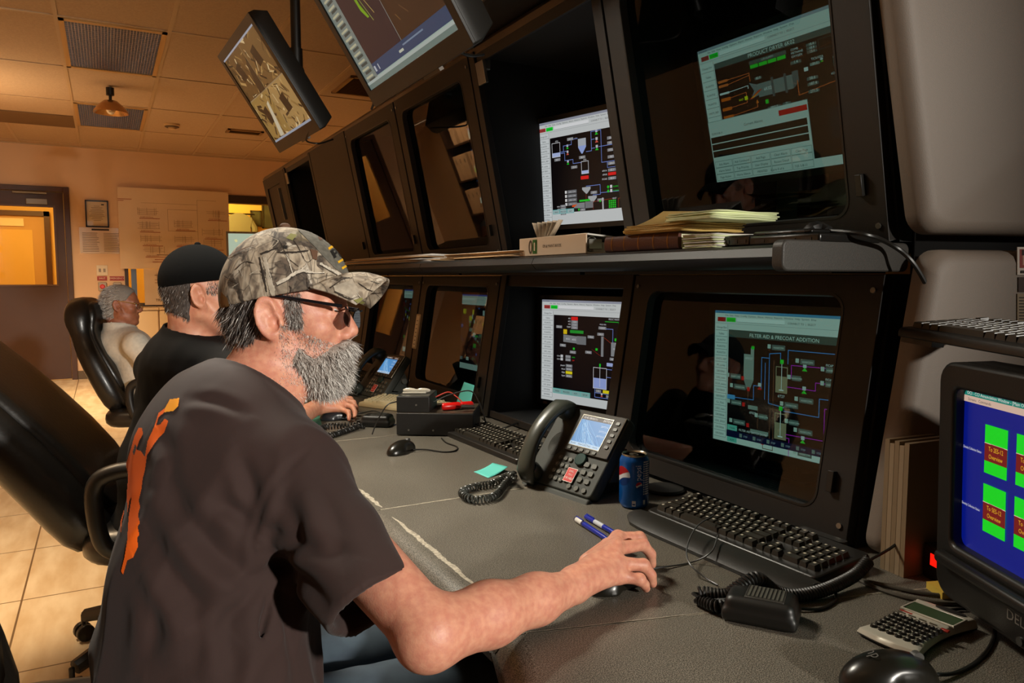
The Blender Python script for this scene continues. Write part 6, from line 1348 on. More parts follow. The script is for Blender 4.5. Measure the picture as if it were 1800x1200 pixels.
# chairs with people: see below
# ================================================================== PEOPLE AND CHAIRS
def snet_sparse(fn, lo, hi, h, B=14):
    lo = np.array(lo, float); n = (np.ceil((np.array(hi)-lo)/h/B).astype(int))*B+1
    F = np.ones(n, np.float32); nb = (n-1)//B
    cs = [lo[i]+h*B*(np.arange(nb[i])+.5) for i in range(3)]
    C0 = fn(np.stack(np.meshgrid(*cs, indexing='ij'), -1)); rad = h*B*.5*1.733*1.35+.012
    off = np.arange(B+1)
    for b in np.argwhere(C0 < -rad):
        F[b[0]*B:b[0]*B+B+1, b[1]*B:b[1]*B+B+1, b[2]*B:b[2]*B+B+1] = -1
    near = np.argwhere(np.abs(C0) <= rad)
    for k in range(0, len(near), 60):
        nbk = near[k:k+60]; g = []
        for b in nbk:
            ax = [lo[i]+h*(b[i]*B+off) for i in range(3)]; g.append(np.stack(np.meshgrid(*ax, indexing='ij'), -1))
        val = fn(np.stack(g))
        for b, v in zip(nbk, val): F[b[0]*B:b[0]*B+B+1, b[1]*B:b[1]*B+B+1, b[2]*B:b[2]*B+B+1] = v
    In = F < 0
    s8 = lambda A: [A[a:A.shape[0]-1+a, b:A.shape[1]-1+b, c:A.shape[2]-1+c] for a in (0, 1) for b in (0, 1) for c in (0, 1)]
    L = s8(In); any_ = L[0].copy(); all_ = L[0].copy()
    for x in L[1:]: any_ |= x; all_ &= x
    act = any_ & ~all_; idx = np.full(act.shape, -1, np.int32); cells = np.argwhere(act); idx[act] = np.arange(len(cells), dtype=np.int32)
    cc = [(a, b, d) for a in (0, 1) for b in (0, 1) for d in (0, 1)]
    Fc = {o: F[cells[:, 0]+o[0], cells[:, 1]+o[1], cells[:, 2]+o[2]].astype(float) for o in cc}
    acc = np.zeros((len(cells), 3)); num = np.zeros(len(cells))
    for a in cc:
        for k in range(3):
            if a[k] == 0:
                b = list(a); b[k] = 1; b = tuple(b); fa, fb = Fc[a], Fc[b]; x = (fa < 0) != (fb < 0)
                t = np.where(x, fa/np.where(x, fa-fb, 1), 0); p = np.zeros((len(cells), 3))+np.array(a, float); p[:, k] += t
                acc += np.where(x[:, None], p, 0); num += x
    v = lo+h*(cells+acc/num[:, None]); quads = []
    for k in range(3):
        A = [slice(None)]*3; Bq = [slice(None)]*3; A[k] = slice(0, -1); Bq[k] = slice(1, None)
        s0 = In[tuple(A)]; s1 = In[tuple(Bq)]; e = np.argwhere(s0 != s1); i, j = (k+1) % 3, (k+2) % 3
        ok = (e[:, i] > 0) & (e[:, j] > 0) & (e[:, i] < n[i]-1) & (e[:, j] < n[j]-1); e = e[ok]; fl = s0[e[:, 0], e[:, 1], e[:, 2]]
        def at(di, dj): q = e.copy(); q[:, i] -= di; q[:, j] -= dj; return idx[q[:, 0], q[:, 1], q[:, 2]]
        q = np.stack([at(1, 1), at(0, 1), at(0, 0), at(1, 0)], 1); q[~fl] = q[~fl][:, ::-1]; quads.append(q)
    return v, np.concatenate(quads)
def relax(v, q, it, lap=.5):
    for _ in range(it):
        s = np.zeros_like(v); c = np.zeros(len(v))
        for a in range(4):
            b = (a+1) % 4; np.add.at(s, q[:, a], v[q[:, b]]); np.add.at(c, q[:, a], 1); np.add.at(s, q[:, b], v[q[:, a]]); np.add.at(c, q[:, b], 1)
        v = v*(1-lap)+lap*s/np.maximum(c, 1)[:, None]
    return v
class Sur:  # surface mesh with BVH
    def __init__(s, v, q): s.v, s.q = v, q; s._b = None
    def bvh(s):
        if s._b is None: s._b = BVHTree.FromPolygons(s.v.tolist(), s.q.tolist())
        return s._b
def vnormals(v, q):
    t = v[q]; f = np.cross(t[:, 2]-t[:, 0], t[:, 3]-t[:, 1]); n = np.zeros_like(v)
    for a in range(4): np.add.at(n, q[:, a], f)
    return n/(np.linalg.norm(n, axis=1)[:, None]+1e-12)
def creases(lines):
    """cloth creases: lines on the cloth, each (points, width, depth, ridge)"""
    def post(v, q):
        bv = BVHTree.FromPolygons(v.tolist(), q.tolist()); N_ = vnormals(v, q); out = np.zeros(len(v))
        for pts, w, d, rd in lines:
            P = []
            for x, y in [p for p in spline([(a, b, 0) for a, b in pts], 6)] if False else [(p[0], p[1]) for p in spline([(a, b, 0) for a, b in pts], 8)]:
                h = bv.ray_cast(Vector(EYE), Vector(ray(x, y)).normalized())
                if h[0] is not None: P.append(h[0])
            P = np.array([tuple(p) for p in P])
            if len(P) < 3: continue
            near = np.where((np.abs(v-P.mean(0)) < np.ptp(P, 0)/2+3*w).all(1))[0]; dd = np.full(len(near), 9.); sd = np.zeros(len(near)); tt = np.zeros(len(near))
            for i in range(len(P)-1):
                a = P[i]; ab = P[i+1]-a; t = np.clip(((v[near]-a) @ ab)/(ab @ ab+1e-12), 0, 1); r = v[near]-a-t[:, None]*ab; l = np.linalg.norm(r, axis=1); m = l < dd
                s_ = np.einsum('ij,ij->i', np.cross(np.tile(ab/np.linalg.norm(ab), (len(near), 1)), N_[near]), r); dd[m] = l[m]; sd[m] = s_[m]; tt[m] = (i+t[m])/(len(P)-1)
            env = np.sin(np.clip(tt, .02, .98)*PI)**.5
            out[near] += env*(-d*np.exp(-(dd/w)**2)+rd*np.exp(-((np.abs(dd)-1.6*w)/(1.1*w))**2)*np.where(sd > 0, 1, .35))
        return v+N_*out[:, None]
    return post
def organ(name, fn, lo, hi, h, m, parent=None, it=2, matfn=None, post=None):
    v, q = snet_sparse(fn, lo, hi, h); q = q[(q >= 0).all(1)]; v = relax(v, q, it)
    if post: v = post(v, q)
    me = bpy.data.meshes.new(name); vs = v
    if parent is not None:
        Mi = np.array(parent.matrix_basis.inverted()); vs = v @ Mi[:3, :3].T+Mi[:3, 3]
    me.from_pydata(vs.tolist(), [], q.tolist()); me.update(); me.shade_smooth()
    ms = m if isinstance(m, (list, tuple)) else [m]
    for x in ms: me.materials.append(x)
    if matfn is not None:
        c = v[q].mean(1); me.polygons.foreach_set('material_index', np.asarray(matfn(c)).astype(np.int32))
    o = bpy.data.objects.new(name, me); COL.objects.link(o)
    if parent is not None: o.parent = parent
    return o, Sur(v, q)
def bounds(pts, pad): p = np.array(pts); return p.min(0)-pad, p.max(0)+pad
def strands(name, sur, n, flow, length, width, mats, pick, parent, keep=None, lift=.35, seed=3, curl=.25):
    r = np.random.default_rng(seed); tri = sur.v[sur.q]; nrm = np.cross(tri[:, 2]-tri[:, 0], tri[:, 3]-tri[:, 1]); ar = np.linalg.norm(nrm, axis=1); nrm /= ar[:, None]
    c = tri.mean(1); p = ar.copy()
    if keep is not None: p = p*keep(c, nrm)
    p /= p.sum(); ids = r.choice(len(p), n, p=p); w = r.dirichlet((1, 1, 1, 1), n); P = (tri[ids]*w[..., None]).sum(1); N_ = nrm[ids]
    Fd = flow(P, N_, r); L = length(P, r); mb = MB(); ms = pick(P, r)
    for i in range(n):
        f = Fd[i]; d = f+N_[i]*lift*(.5+r.random()); d /= np.linalg.norm(d); l = L[i]; q0 = P[i]-N_[i]*.001; s_ = np.cross(d, r.normal(size=3)); s_ /= np.linalg.norm(s_)+1e-9
        c1 = q0+d*l*.5; d2 = d*(1-curl)+f*curl+r.normal(size=3)*.15; d2 /= np.linalg.norm(d2); c2 = c1+d2*l*.5; wd = width*(.6+.8*r.random())
        mb.add([q0-s_*wd/2, q0+s_*wd/2, c1+s_*wd*.4, c1-s_*wd*.4, c2], [(0, 1, 2, 3), (3, 2, 4)], mats[ms[i]])
    mb.keepn = True
    o = mb.build(name, None, parent, smooth=0, world=True); return o
def decal(name, shapes, sur, parent, cell=1.2, off=.0009, mat_=None):
    """flat print: polygons given as seen in the photograph, laid on the surface they are printed on"""
    mb = MB(); bv = sur.bvh(); E0 = Vector(EYE)
    for k_, (poly, m) in enumerate(shapes):
        off_ = off+.00003*k_
        xs = [p[0] for p in poly]; ys = [p[1] for p in poly]; nx = int((max(xs)-min(xs))/cell)+2; ny = int((max(ys)-min(ys))/cell)+2; x0, y0 = min(xs), min(ys); cache = {}; vs = []; fs = []
        def inside(x, y):
            c = False; k = len(poly)-1
            for i in range(len(poly)):
                (xi, yi), (xj, yj) = poly[i], poly[k]
                if (yi > y) != (yj > y) and x < (xj-xi)*(y-yi)/(yj-yi)+xi: c = not c
                k = i
            return c
        def pt(i, j):
            if (i, j) in cache: return cache[(i, j)]
            d = Vector(ray(x0+i*cell, y0+j*cell)).normalized(); h = bv.ray_cast(E0, d); k = None
            if h[0] is not None:
                nn = h[1] if h[1].dot(d) < 0 else -h[1]; vs.append(h[0]+nn*off_-d*.0003); k = len(vs)-1
            cache[(i, j)] = k; return k
        for i in range(nx):
            for j in range(ny):
                if inside(x0+(i+.5)*cell, y0+(j+.5)*cell):
                    c = [pt(i, j), pt(i, j+1), pt(i+1, j+1), pt(i+1, j)]
                    if None not in c: fs.append(tuple(c))
        if fs: mb.add(vs, fs, m)
    mb.keepn = True
    return mb.build(name, None, parent, smooth=180, world=True)
def stroke(pts, w):
    if len(pts) > 1 and isinstance(pts[0], tuple):
        ww = w if hasattr(w, '__len__') else [w]*len(pts); Q = spline([(p[0], p[1], ww[min(i, len(ww)-1)]) for i, p in enumerate(pts)], 7); rr = random.Random(int(pts[0][0]*7+pts[0][1]))
        pts = [(q.x+rr.uniform(-.16, .16)*q.z, q.y+rr.uniform(-.16, .16)*q.z) for q in Q]; w = [max(1.5, q.z*rr.uniform(.6, 1.25)) for q in Q]
    L, R_ = [], []
    for i, p in enumerate(pts):
        a = pts[max(i-1, 0)]; b = pts[min(i+1, len(pts)-1)]; dx, dy = b[0]-a[0], b[1]-a[1]; l = math.hypot(dx, dy) or 1; ww = w if not hasattr(w, '__len__') else w[i]
        L.append((p[0]-dy/l*ww/2, p[1]+dx/l*ww/2)); R_.append((p[0]+dy/l*ww/2, p[1]-dx/l*ww/2))
    return L+R_[::-1]
# ------------------------------------------------------------------ materials
M_skin = mat('skin', '#d1957a', .5, var=.14, vscale=95, col2='#c3806a', sss=.2, bump=.4, bscale=420, bdist=.0007, detail=4)
M_skin2 = mat('skin_pale', '#d69a7c', .5, var=.1, vscale=40, col2='#c88468', sss=.25, bump=.15, bscale=350, bdist=.0005)
M_skin3 = mat('skin_tan', '#b07050', .5, var=.1, vscale=40, col2='#a06044', sss=.2)
M_shirt = mat('shirt_brown', '#2f1c18', .88, bump=.35, bscale=1400, bdist=.0005, var=.12, vscale=9, sheen=.06)
M_black = mat('shirt_black', '#0b0a0a', .9, spec=.2, bump=.3, bscale=1200, bdist=.0005)
M_white = mat('shirt_white', '#dcd6c8', .8, bump=.4, bscale=40, bdist=.004, var=.12, vscale=60)
M_jean = mat('denim', '#2c3844', .85, bump=.4, bscale=1500, bdist=.0004, vscale=25, col2='#36444f')
M_h = [mat('hair_dark', '#342b27', .5), mat('hair_mid', '#6a5e57', .5), mat('hair_grey', '#a39a93', .5), mat('hair_white', '#dcd7d0', .5)]
M_hbase = mat('hair_base', '#4a403a', .7, bump=.8, bscale=300, var=.4, vscale=120, stretch=(1, 1, .25))
M_bbase = mat('beard_base', '#a3968c', .7, bump=.8, bscale=400, var=.3, vscale=150)
# ------------------------------------------------------------------ generic head: a forward, b up, c to the person's right
def head_sdf(Q, beard=False, fat=0.0):
    q = Q.copy(); q[..., 2] = np.abs(q[..., 2]); E = s_ell; g = E(q, (-.008, .046, 0), (.097, .088, .076))
    g = smin(g, E(q, (.040, .012, 0), (.056, .082, .062)), .02)
    g = smin(g, s_cone(q, (.005, -.04, .054), (.068, -.084, .014), .022, .02), .02)
    g = smin(g, E(q, (.045, -.045, 0), (.047, .055, .052)), .02)
    g = smin(g, E(q, (.062, -.010, .044), (.024, .018, .018)), .018)
    g = smin(g, E(q, (.08, -.086, 0), (.018, .018, .022)), .018)
    g = smin(g, s_cone(q, (.086, .034, 0), (.076, .034, .045), .012, .012), .014)
    g = smax(g, -E(q, (.098, .012, .034), (.014, .014, .019)), .012)
    g = smin(g, E(q, (.084, .013, .032), (.012, .011, .0145)), .004)
    g = smin(g, s_cone(q, (.092, .026, 0), (.109, -.012, 0), .0085, .0125), .010)
    g = smin(g, E(q, (.100, -.021, .012), (.012, .008, .0085)), .006)
    g = smin(g, s_cone(q, (.097, -.047, 0), (.088, -.047, .022), .007, .004), .006)
    g = smin(g, s_cone(q, (.095, -.060, 0), (.086, -.059, .02), .007, .004), .006)
    g = smax(g, -s_cone(q, (.108, -.0535, 0), (.09, -.0535, .024), .0022, .001), .004)
    # ear
    th = .22; ea = np.stack([q[..., 0]*math.cos(th)+q[..., 1]*math.sin(th), -q[..., 0]*math.sin(th)+q[..., 1]*math.cos(th), q[..., 2]-.28*np.maximum(-q[..., 0], -.02)], -1)
    ear = s_ell(ea, (-.003, .008, .079), (.0195, .033, .0085)); ear = smin(ear, s_ell(ea, (.004, -.024, .076), (.012, .014, .007)), .01)
    rr = np.sqrt(((ea[..., 0]+.003)/.0165)**2+((ea[..., 1]-.008)/.029)**2); rim = np.sqrt(((rr-1)*.018)**2+(ea[..., 2]-.085)**2)-.0042; rim = np.where(ea[..., 0] > .011, rim+.01, rim)
    ear = smin(ear, rim, .004)
    ear = smax(ear, -s_ell(ea, (.004, -.002, .092), (.0095, .015, .015)), .002); ear = smax(ear, -s_ell(ea, (-.001, .018, .0905), (.0095, .0125, .0085)), .002)
    ear = smin(ear, s_ell(ea, (.0135, -.004, .082), (.004, .0065, .006)), .004)
    g = smin(g, ear, .006)
    return g
class Frame:
    def __init__(s, O, a, b, c, k=1.0): s.O = np.array(O); s.R = np.array([a, b, c]); s.k = k
    def L(s, P): return ((P-s.O) @ s.R.T)/s.k
    def W(s, p): return s.O+s.k*(np.array(p) @ s.R)
def finger(P, pts, rs): return s_chain(P, pts, rs, .004)
def hand_sdf(P, wr, mcp, pip, dip, tip, thumb, k=1.0):
    g = None
    for m in mcp:
        c = s_cone(P, wr, m, .021*k, .0125*k); g = c if g is None else smin(g, c, .014)
    for i in range(3): g = smin(g, s_cone(P, mcp[i], mcp[i+1], .0125*k, .0125*k), .008)
    for i in range(4): g = smin(g, finger(P, [mcp[i], pip[i], dip[i], tip[i]], [.0122*k, .0102*k, .0088*k, .0078*k] if i != 3 else [.0108*k, .009*k, .0078*k, .007*k]), .0035)
    up = np.array([0, 0, 1.])
    for i in range(4):
        a = np.array(wr)+up*.014*k; b = np.array(mcp[i])+up*.0088*k; g = smin(g, s_cone(P, a*.45+b*.55, b, .0035*k, .0042*k), .006)
        g = smin(g, s_ell(P, np.array(mcp[i])+up*.003*k, (.0125*k, .0118*k, .0115*k)), .004); g = smin(g, s_ell(P, pip[i], (.0112*k, .0108*k, .0108*k)), .003)
    g = smin(g, finger(P, thumb, [.018*k, .0125*k, .0105*k, .009*k][:len(thumb)]), .008)
    return g
def grp(fn_list, k): 
    g = None
    for f in fn_list: g = f if g is None else smin(g, f, k)
    return g
def folds(P, amp, sc, seed, ax):
    """soft cloth folds running along ax"""
    a = np.array(ax, float); a /= np.linalg.norm(a); t = P @ a
    Q = P-t[..., None]*a*.75; n = vnoise(Q, sc, seed)+.5*vnoise(Q, sc*2.1, seed+5); return amp*n
def ridge(P, amp, sc, seed, ax):
    a = np.array(ax, float); a /= np.linalg.norm(a); t = P @ a; Q = P-t[..., None]*a*.72; n = np.abs(vnoise(Q, sc, seed)); return amp*(.22-np.minimum(n, .22))/.22*-1+amp*.4
# ------------------------------------------------------------------ caps
def cap_parts(root, fr, mcrown, mbrim, cen=(0, .053, 0), rad=(.112, .112, .09), cut=((-.109, .021), (.092, .062)), bl=.072, button=None, h=.003, brim=True):
    d = np.array(cut[1])-np.array(cut[0]); nrm = np.array([-d[1], d[0], 0]); nrm /= np.linalg.norm(nrm); o = np.array([*cut[0], 0])
    def f(P):
        Q = fr.L(P); g = s_ell(Q, cen, rad); inner = s_ell(Q, cen, np.array(rad)-max(.006, 2.6*h/fr.k))
        sq = np.abs(np.sin(np.arctan2(Q[..., 2], Q[..., 0]+.01)*3))  # six panels
        g = g+.0012*np.exp(-(sq/.05)**2); g = smax(g, -inner, .001); return smax(g, -((Q-o) @ nrm), .002)*fr.k
    c = fr.W(cen); ob, sur = organ('crown', f, c-.135*fr.k, c+.135*fr.k, h, mcrown, root, 1)
    if brim:
        n, m_ = 24, 12; G = []
        for i in range(n+1):
            v = -1+2*i/n; row = []
            for j in range(m_+1):
                u = j/m_; r0 = np.array([.100-.040*v*v, .083-.028*v*v, .081*v]); r1 = np.array([.100+bl-.030*abs(v)**3-.012*v*v, .074-.046*v*v, .066*v*(1-.08*v*v)])
                p = r0*(1-u)+r1*u; p[1] += .006*math.sin(PI*u)*(1-v*v*.5); row.append(fr.W(p))
            G.append(row)
        bm_ = MB().grid([[tuple(p) for p in r] for r in G]); br = bm_.build('brim', mbrim, root, world=True, smooth=180, solid=.004*fr.k, bevel=0)
        vs = np.array(bm_.v); 
        return ob, sur, Sur(vs, np.array(bm_.f)), br
    return ob, sur, None, None
# ------------------------------------------------------------------ MAN 1 : camouflage cap
def camo():
    m = bpy.data.materials.new('camouflage'); m.use_nodes = True; nt = m.node_tree; N = nt.nodes; L = nt.links; b = N['Principled BSDF']; b.inputs['Roughness'].default_value = .85
    tc = N.new('ShaderNodeTexCoord')
    def noise(sc, det=4, st=(1, 1, 1), loc=(0, 0, 0), dist=0):
        mp = N.new('ShaderNodeMapping'); mp.inputs['Scale'].default_value = st; mp.inputs['Location'].default_value = loc; L.new(tc.outputs['Object'], mp.inputs[0]); n = N.new('ShaderNodeTexNoise'); n.inputs['Scale'].default_value = sc; n.inputs['Detail'].default_value = det; n.inputs['Distortion'].default_value = dist; L.new(mp.outputs[0], n.inputs['Vector']); return n.outputs['Fac']
    def ramp(fac, stops, interp='LINEAR'):
        r = N.new('ShaderNodeValToRGB'); r.color_ramp.interpolation = interp
        for k, (p, c) in enumerate(stops):
            e = r.color_ramp.elements[k] if k < 2 else r.color_ramp.elements.new(p); e.position = p; e.color = (*lin(c), 1)
        L.new(fac, r.inputs[0]); return r.outputs[0]
    def mix(f, a, c, mode='MIX'):
        x = N.new('ShaderNodeMixRGB'); x.blend_type = mode
        if isinstance(f, float): x.inputs[0].default_value = f
        else: L.new(f, x.inputs[0])
        L.new(a, x.inputs[1]); L.new(c, x.inputs[2]); return x.outputs[0]
    base = ramp(noise(38, 6, (1, 1, .45), dist=.6), [(.33, '#6a5c50'), (.42, '#a0927f'), (.5, '#c0b29e'), (.58, '#887a69'), (.66, '#cdc3b3')])
    streak = ramp(noise(150, 3, (1, 1, .12), (3, 1, 0)), [(.4, '#5a4c40'), (.6, '#c8bca8')])
    c = mix(.28, base, streak, 'MULTIPLY'); c2 = mix(ramp(noise(26, 3, (1, 1, .8), (5, 2, 7), .8), [(.56, '#000000'), (.6, '#ffffff')]), c, ramp(noise(160, 3), [(.4, '#3e352e'), (.6, '#5c5044')]))
    c3 = mix(ramp(noise(15, 2, (1, 1, 1), (1, 8, 3)), [(.63, '#000000'), (.68, '#9a9a9a')]), c2, ramp(noise(90, 3), [(.4, '#6a5a2e'), (.6, '#7e7a48')]))
    v = N.new('ShaderNodeTexVoronoi'); v.feature = 'DISTANCE_TO_EDGE'; v.inputs['Scale'].default_value = 34; v.inputs['Randomness'].default_value = 1
    mp = N.new('ShaderNodeMapping'); mp.inputs['Scale'].default_value = (1, 1, .55); L.new(tc.outputs['Object'], mp.inputs[0]); L.new(mp.outputs[0], v.inputs['Vector'])
    c4 = mix(ramp(v.outputs['Distance'], [(.012, '#c8c8c8'), (.03, '#000000')]), c3, ramp(noise(50), [(.3, '#2a221c'), (.7, '#3c322a')]))
    L.new(c4, b.inputs['Base Color'])
    bp = N.new('ShaderNodeBump'); bp.inputs['Strength'].default_value = .3; bp.inputs['Distance'].default_value = .0006; L.new(noise(900, 2), bp.inputs['Height']); L.new(bp.outputs[0], b.inputs['Normal'])
    return m
M_camo = camo()
def man1():
    D0 = 1.28; fr = Frame(V(505, 568, D0), CR, CU, -CF, 1.0)
    body_loc = V(365, 1230, 1.12); seat = Vector((body_loc[0], body_loc[1], .47))
    Nb = V(432, 708, 1.22); Sr = V(514, 822, 1.10); Sl = 2*Nb-Sr; Sl[2] = Sr[2]+.01
    E = V(757, 1112, .95); Wr = pz(1003, 1033, ZD+.044)
    chest, belly, hips = V(392, 862, 1.18), V(378, 1035, 1.15), V(372, 1235, 1.13)
    bf = np.array([.98, .19, 0]); bs = np.array([.19, -.98, 0]); bu = np.array([0, 0, 1.]); ax = [bf, bs, bu]
    hp = lambda x, y, dz: pz(x, y, ZD+dz)
    mcp = [hp(1086, 946, .056), hp(1082, 964, .064), hp(1085, 990, .054), hp(1088, 1012, .038)]
    pip = [hp(1124, 944, .05), hp(1130, 957, .056), hp(1131, 993, .046), hp(1124, 1018, .033)]
    dip = [hp(1140, 957, .034), hp(1144, 973, .038), hp(1144, 1010, .029), hp(1133, 1027, .022)]
    tip = [hp(1144, 974, .016), hp(1146, 992, .017), hp(1147, 1025, .0125), hp(1136, 1034, .0115)]
    thumb = [hp(1035, 990, .036), hp(1068, 958, .032), hp(1095, 945, .024), hp(1118, 946, .015)]
    f1 = Wr*.72+E*.28; f0 = Wr*.38+E*.62
    El = V(470, 950, 1.42); Wl = El+bf*.24+bs*.0-bu*.13
    def torso(P, grow=0):
        g = s_ell(P, chest, (.118+grow, .185+grow, .2+grow), ax); g = smin(g, s_ell(P, belly, (.148+grow, .178+grow, .19+grow), ax), .05)
        g = smin(g, s_ell(P, hips, (.155+grow, .19+grow, .17+grow), ax), .06)
        g = smin(g, s_cone(P, Nb-bu*.035-bf*.01, Sr-bu*.005, .066+grow, .056+grow), .05); g = smin(g, s_cone(P, Nb-bu*.035-bf*.01, Sl, .068+grow, .062+grow), .05)
        g = smin(g, s_ell(P, Nb-bf*.060-bu*.09, (.092+grow, .155+grow, .105+grow), ax), .05)
        return g
    n0, n1 = V(482, 622, 1.275), V(436, 712, 1.225)
    def body(P):
        g = head_sdf(fr.L(P)); g = smin(g, s_chain(P, [n0, n1, n1-bu*.06], [.060, .070, .08], .02), .03)
        g = smin(g, s_cone(P, V(520, 655, 1.26), V(470, 720, 1.22), .03, .045), .03)
        arm = s_chain(P, [Sr-bu*.02, E, f0, f1, Wr], [.050, .0415, .0405, .0335, .0255], .02); arm = smin(arm, s_ell(P, E+(E-f0)*.10-bu*.008, (.032, .032, .032)), .02)
        g = smin(g, arm, .02); g = smin(g, hand_sdf(P, Wr+(mcp[1]-Wr)*.12, mcp, pip, dip, tip, thumb), .012)
        g = smin(g, s_chain(P, [Sl, El, Wl], [.05, .044, .03], .02), .02); g = smin(g, s_ell(P, Wl+bf*.07, (.06, .042, .02), ax), .015)
        return smin(g, torso(P, -.022), .02)
    lo, hi = bounds([V(395, 450, 1.4), V(170, 1260, 1.2), tip[2], Sl, El, Wl+bf*.14, V(630, 560, 1.1), E-.07], .06)
    root, sur = organ('person', body, lo, hi, .0029, M_skin, None, 2)
    tagp(root, 'man in a camouflage cap and brown shirt reaching for a mouse on the desk', 'person')
    # shirt
    Hm = V(655, 1062, .985); sa = (Hm-Sr)/np.linalg.norm(Hm-Sr)
    hl = np.linalg.norm(Hm-Sr)
    def shirt(P):
        g = torso(P, .004)
        sl = s_cone(P, Sr+sa*.01, Hm, .070, .072)
        g = smin(g, sl, .045); sl_raw = sl
        sl2 = s_cone(P, Sl, Sl+(El-Sl)*.75, .075, .07); g = smin(g, sl2, .04)
        w = ridge(P, .013, 7.5, 3, bu*.55+bf*.55-bs*.35)+ridge(P, .007, 15, 11, bu*.8+bf*.3); w = w*np.clip((1.06-P[..., 2])*7, .2, 1); g = g+w
        # creases from the armpit
        ap = Sr-bu*.12-bf*.05
        for k, dv in enumerate((-bu*.55-bf*.8, -bu*.9-bf*.35, -bu*.2-bf*.9, -bu*.95+bf*.1)):
            dv = dv/np.linalg.norm(dv); b0 = ap+bs*.06; g = smax(g, -(s_cone(P, b0, b0+dv*.17+bs*.02, .006, .001)-.002), .012)
        # open sleeve
        g = smax(g, np.where((P-Sr) @ sa > hl-.09, -(sl_raw+w+.011), -1), .002); g = smax(g, np.where((P-Sr) @ sa > .1, s_plane(P, Hm, sa), -1), .001)
        col = s_cone(P, n1-bu*.03, n1*.72+n0*.28, .093, .0785); g = smin(g, col, .03)
        nu = (n0-n1)/np.linalg.norm(n0-n1); g = smax(g, -s_cone(P, n1-bu*.0, n0, .080, .0715), .001)
        g = smax(g, s_plane(P, n1*.70+n0*.30+bf*.0, nu*.8+bu*.2+bf*.25), .002)
        return smax(g, -(P[..., 2]-.455), .01)
    lo, hi = bounds([V(330, 640, 1.4), V(170, 1300, 1.2), Sl, Sl+(El-Sl)*.9, Hm, V(560, 1200, 1.05)], .1)
    CR_ = creases([([(562, 772), (500, 830), (462, 890), (446, 950), (450, 1010)], .006, .0022, .0016), ([(385, 885), (415, 898), (441, 926)], .012, .007, .006), ([(345, 925), (380, 970), (450, 1022)], .016, .009, .008), ([(270, 950), (310, 1025), (385, 1092)], .018, .008, .008),
        ([(300, 840), (320, 900), (352, 945)], .016, .006, .006), ([(420, 800), (440, 850), (448, 905)], .012, .006, .005), ([(330, 700), (380, 705), (430, 725)], .010, .005, .004), ([(480, 930), (540, 960), (610, 975)], .012, .005, .005), ([(470, 980), (530, 1020), (580, 1070)], .014, .007, .006), ([(560, 850), (590, 920), (600, 985)], .014, .004, .005),
        ([(410, 1060), (400, 1120), (410, 1190)], .016, .007, .006), ([(500, 880), (520, 930), (500, 990)], .014, .006, .005), ([(280, 760), (300, 800), (290, 860)], .014, .004, .004), ([(330, 1060), (350, 1120), (345, 1180)], .016, .006, .005), ([(250, 1020), (270, 1090), (260, 1160)], .016, .005, .005), ([(572, 1098), (650, 1058), (722, 1008)], .0035, .0018, .001)])
    so, ssur = organ('shirt', shirt, lo, hi, .0042, M_shirt, root, 2, post=CR_)
    # seams and hem of the sleeve
    hm = MB(); ring_ = []
    u_ = np.cross(sa, bu); u_ /= np.linalg.norm(u_); w_ = np.cross(sa, u_)
    # the printed bucking horse and rider on the back
    OR_ = mat('print_orange', '#fa6a10', .7); YL_ = mat('print_yellow', '#ffa81c', .7)
    s2 = lambda pts: [(x/2, 600+y/2) for x, y in pts]
    horse = s2([(632, 200), (600, 205), (583, 235), (560, 252), (545, 300), (522, 350), (512, 405), (498, 385), (482, 380), (492, 350), (506, 325), (502, 305), (490, 305), (475, 335), (462, 380), (446, 430), (442, 480), (430, 520), (428, 600), (427, 680), (432, 630), (440, 600), (436, 560), (448, 530), (452, 600), (458, 560), (466, 545), (455, 620), (450, 700), (440, 760), (428, 808), (436, 818), (450, 770), (470, 760), (488, 720), (484, 690), (492, 680), (486, 650), (494, 640), (488, 610), (496, 580), (490, 560), (500, 520), (505, 480), (512, 455), (520, 400), (545, 360), (560, 340), (580, 320), (594, 280), (582, 272), (566, 292), (552, 296), (560, 268), (580, 250), (612, 245), (628, 228)])
    hand_ = s2([(632, 200), (600, 205), (583, 235), (580, 250), (612, 245), (628, 228)])
    gap = s2([(478, 360), (470, 388), (474, 400), (484, 372)])
    dp = decal('shirt_print', [(horse, OR_), (hand_, YL_), (gap, M_shirt)], ssur, so, 1.0, .0012)
    # decal child of shirt: move into shirt space (shirt sits at its parent's origin)
    # jeans and shoes
    hipR, hipL = hips+bs*.09-bu*.03, hips-bs*.09-bu*.03; zk = .50
    kR, kL = hipR+bf*.42, hipL+bf*.42; kR[2] = kL[2] = zk; aR, aL = kR+bf*.02, kL-bf*.12; aR[2] = aL[2] = .09
    def jeans(P):
        g = s_ell(P, hips-bu*.06, (.15, .182, .12), ax)
        for h_, k_, a_ in ((hipR, kR, aR), (hipL, kL, aL)): g = smin(g, s_chain(P, [h_-bu*.02, k_, a_], [.092, .07, .055], .03), .03)
        return g+folds(P, .006, 16, 21, bs)
    lo, hi = bounds([hips-bf*.2-bs*.2, kR, kL, aR, aL], .12); lo[2] = .04
    jo, _ = organ('jeans', jeans, lo, hi, .008, M_jean, root, 2)
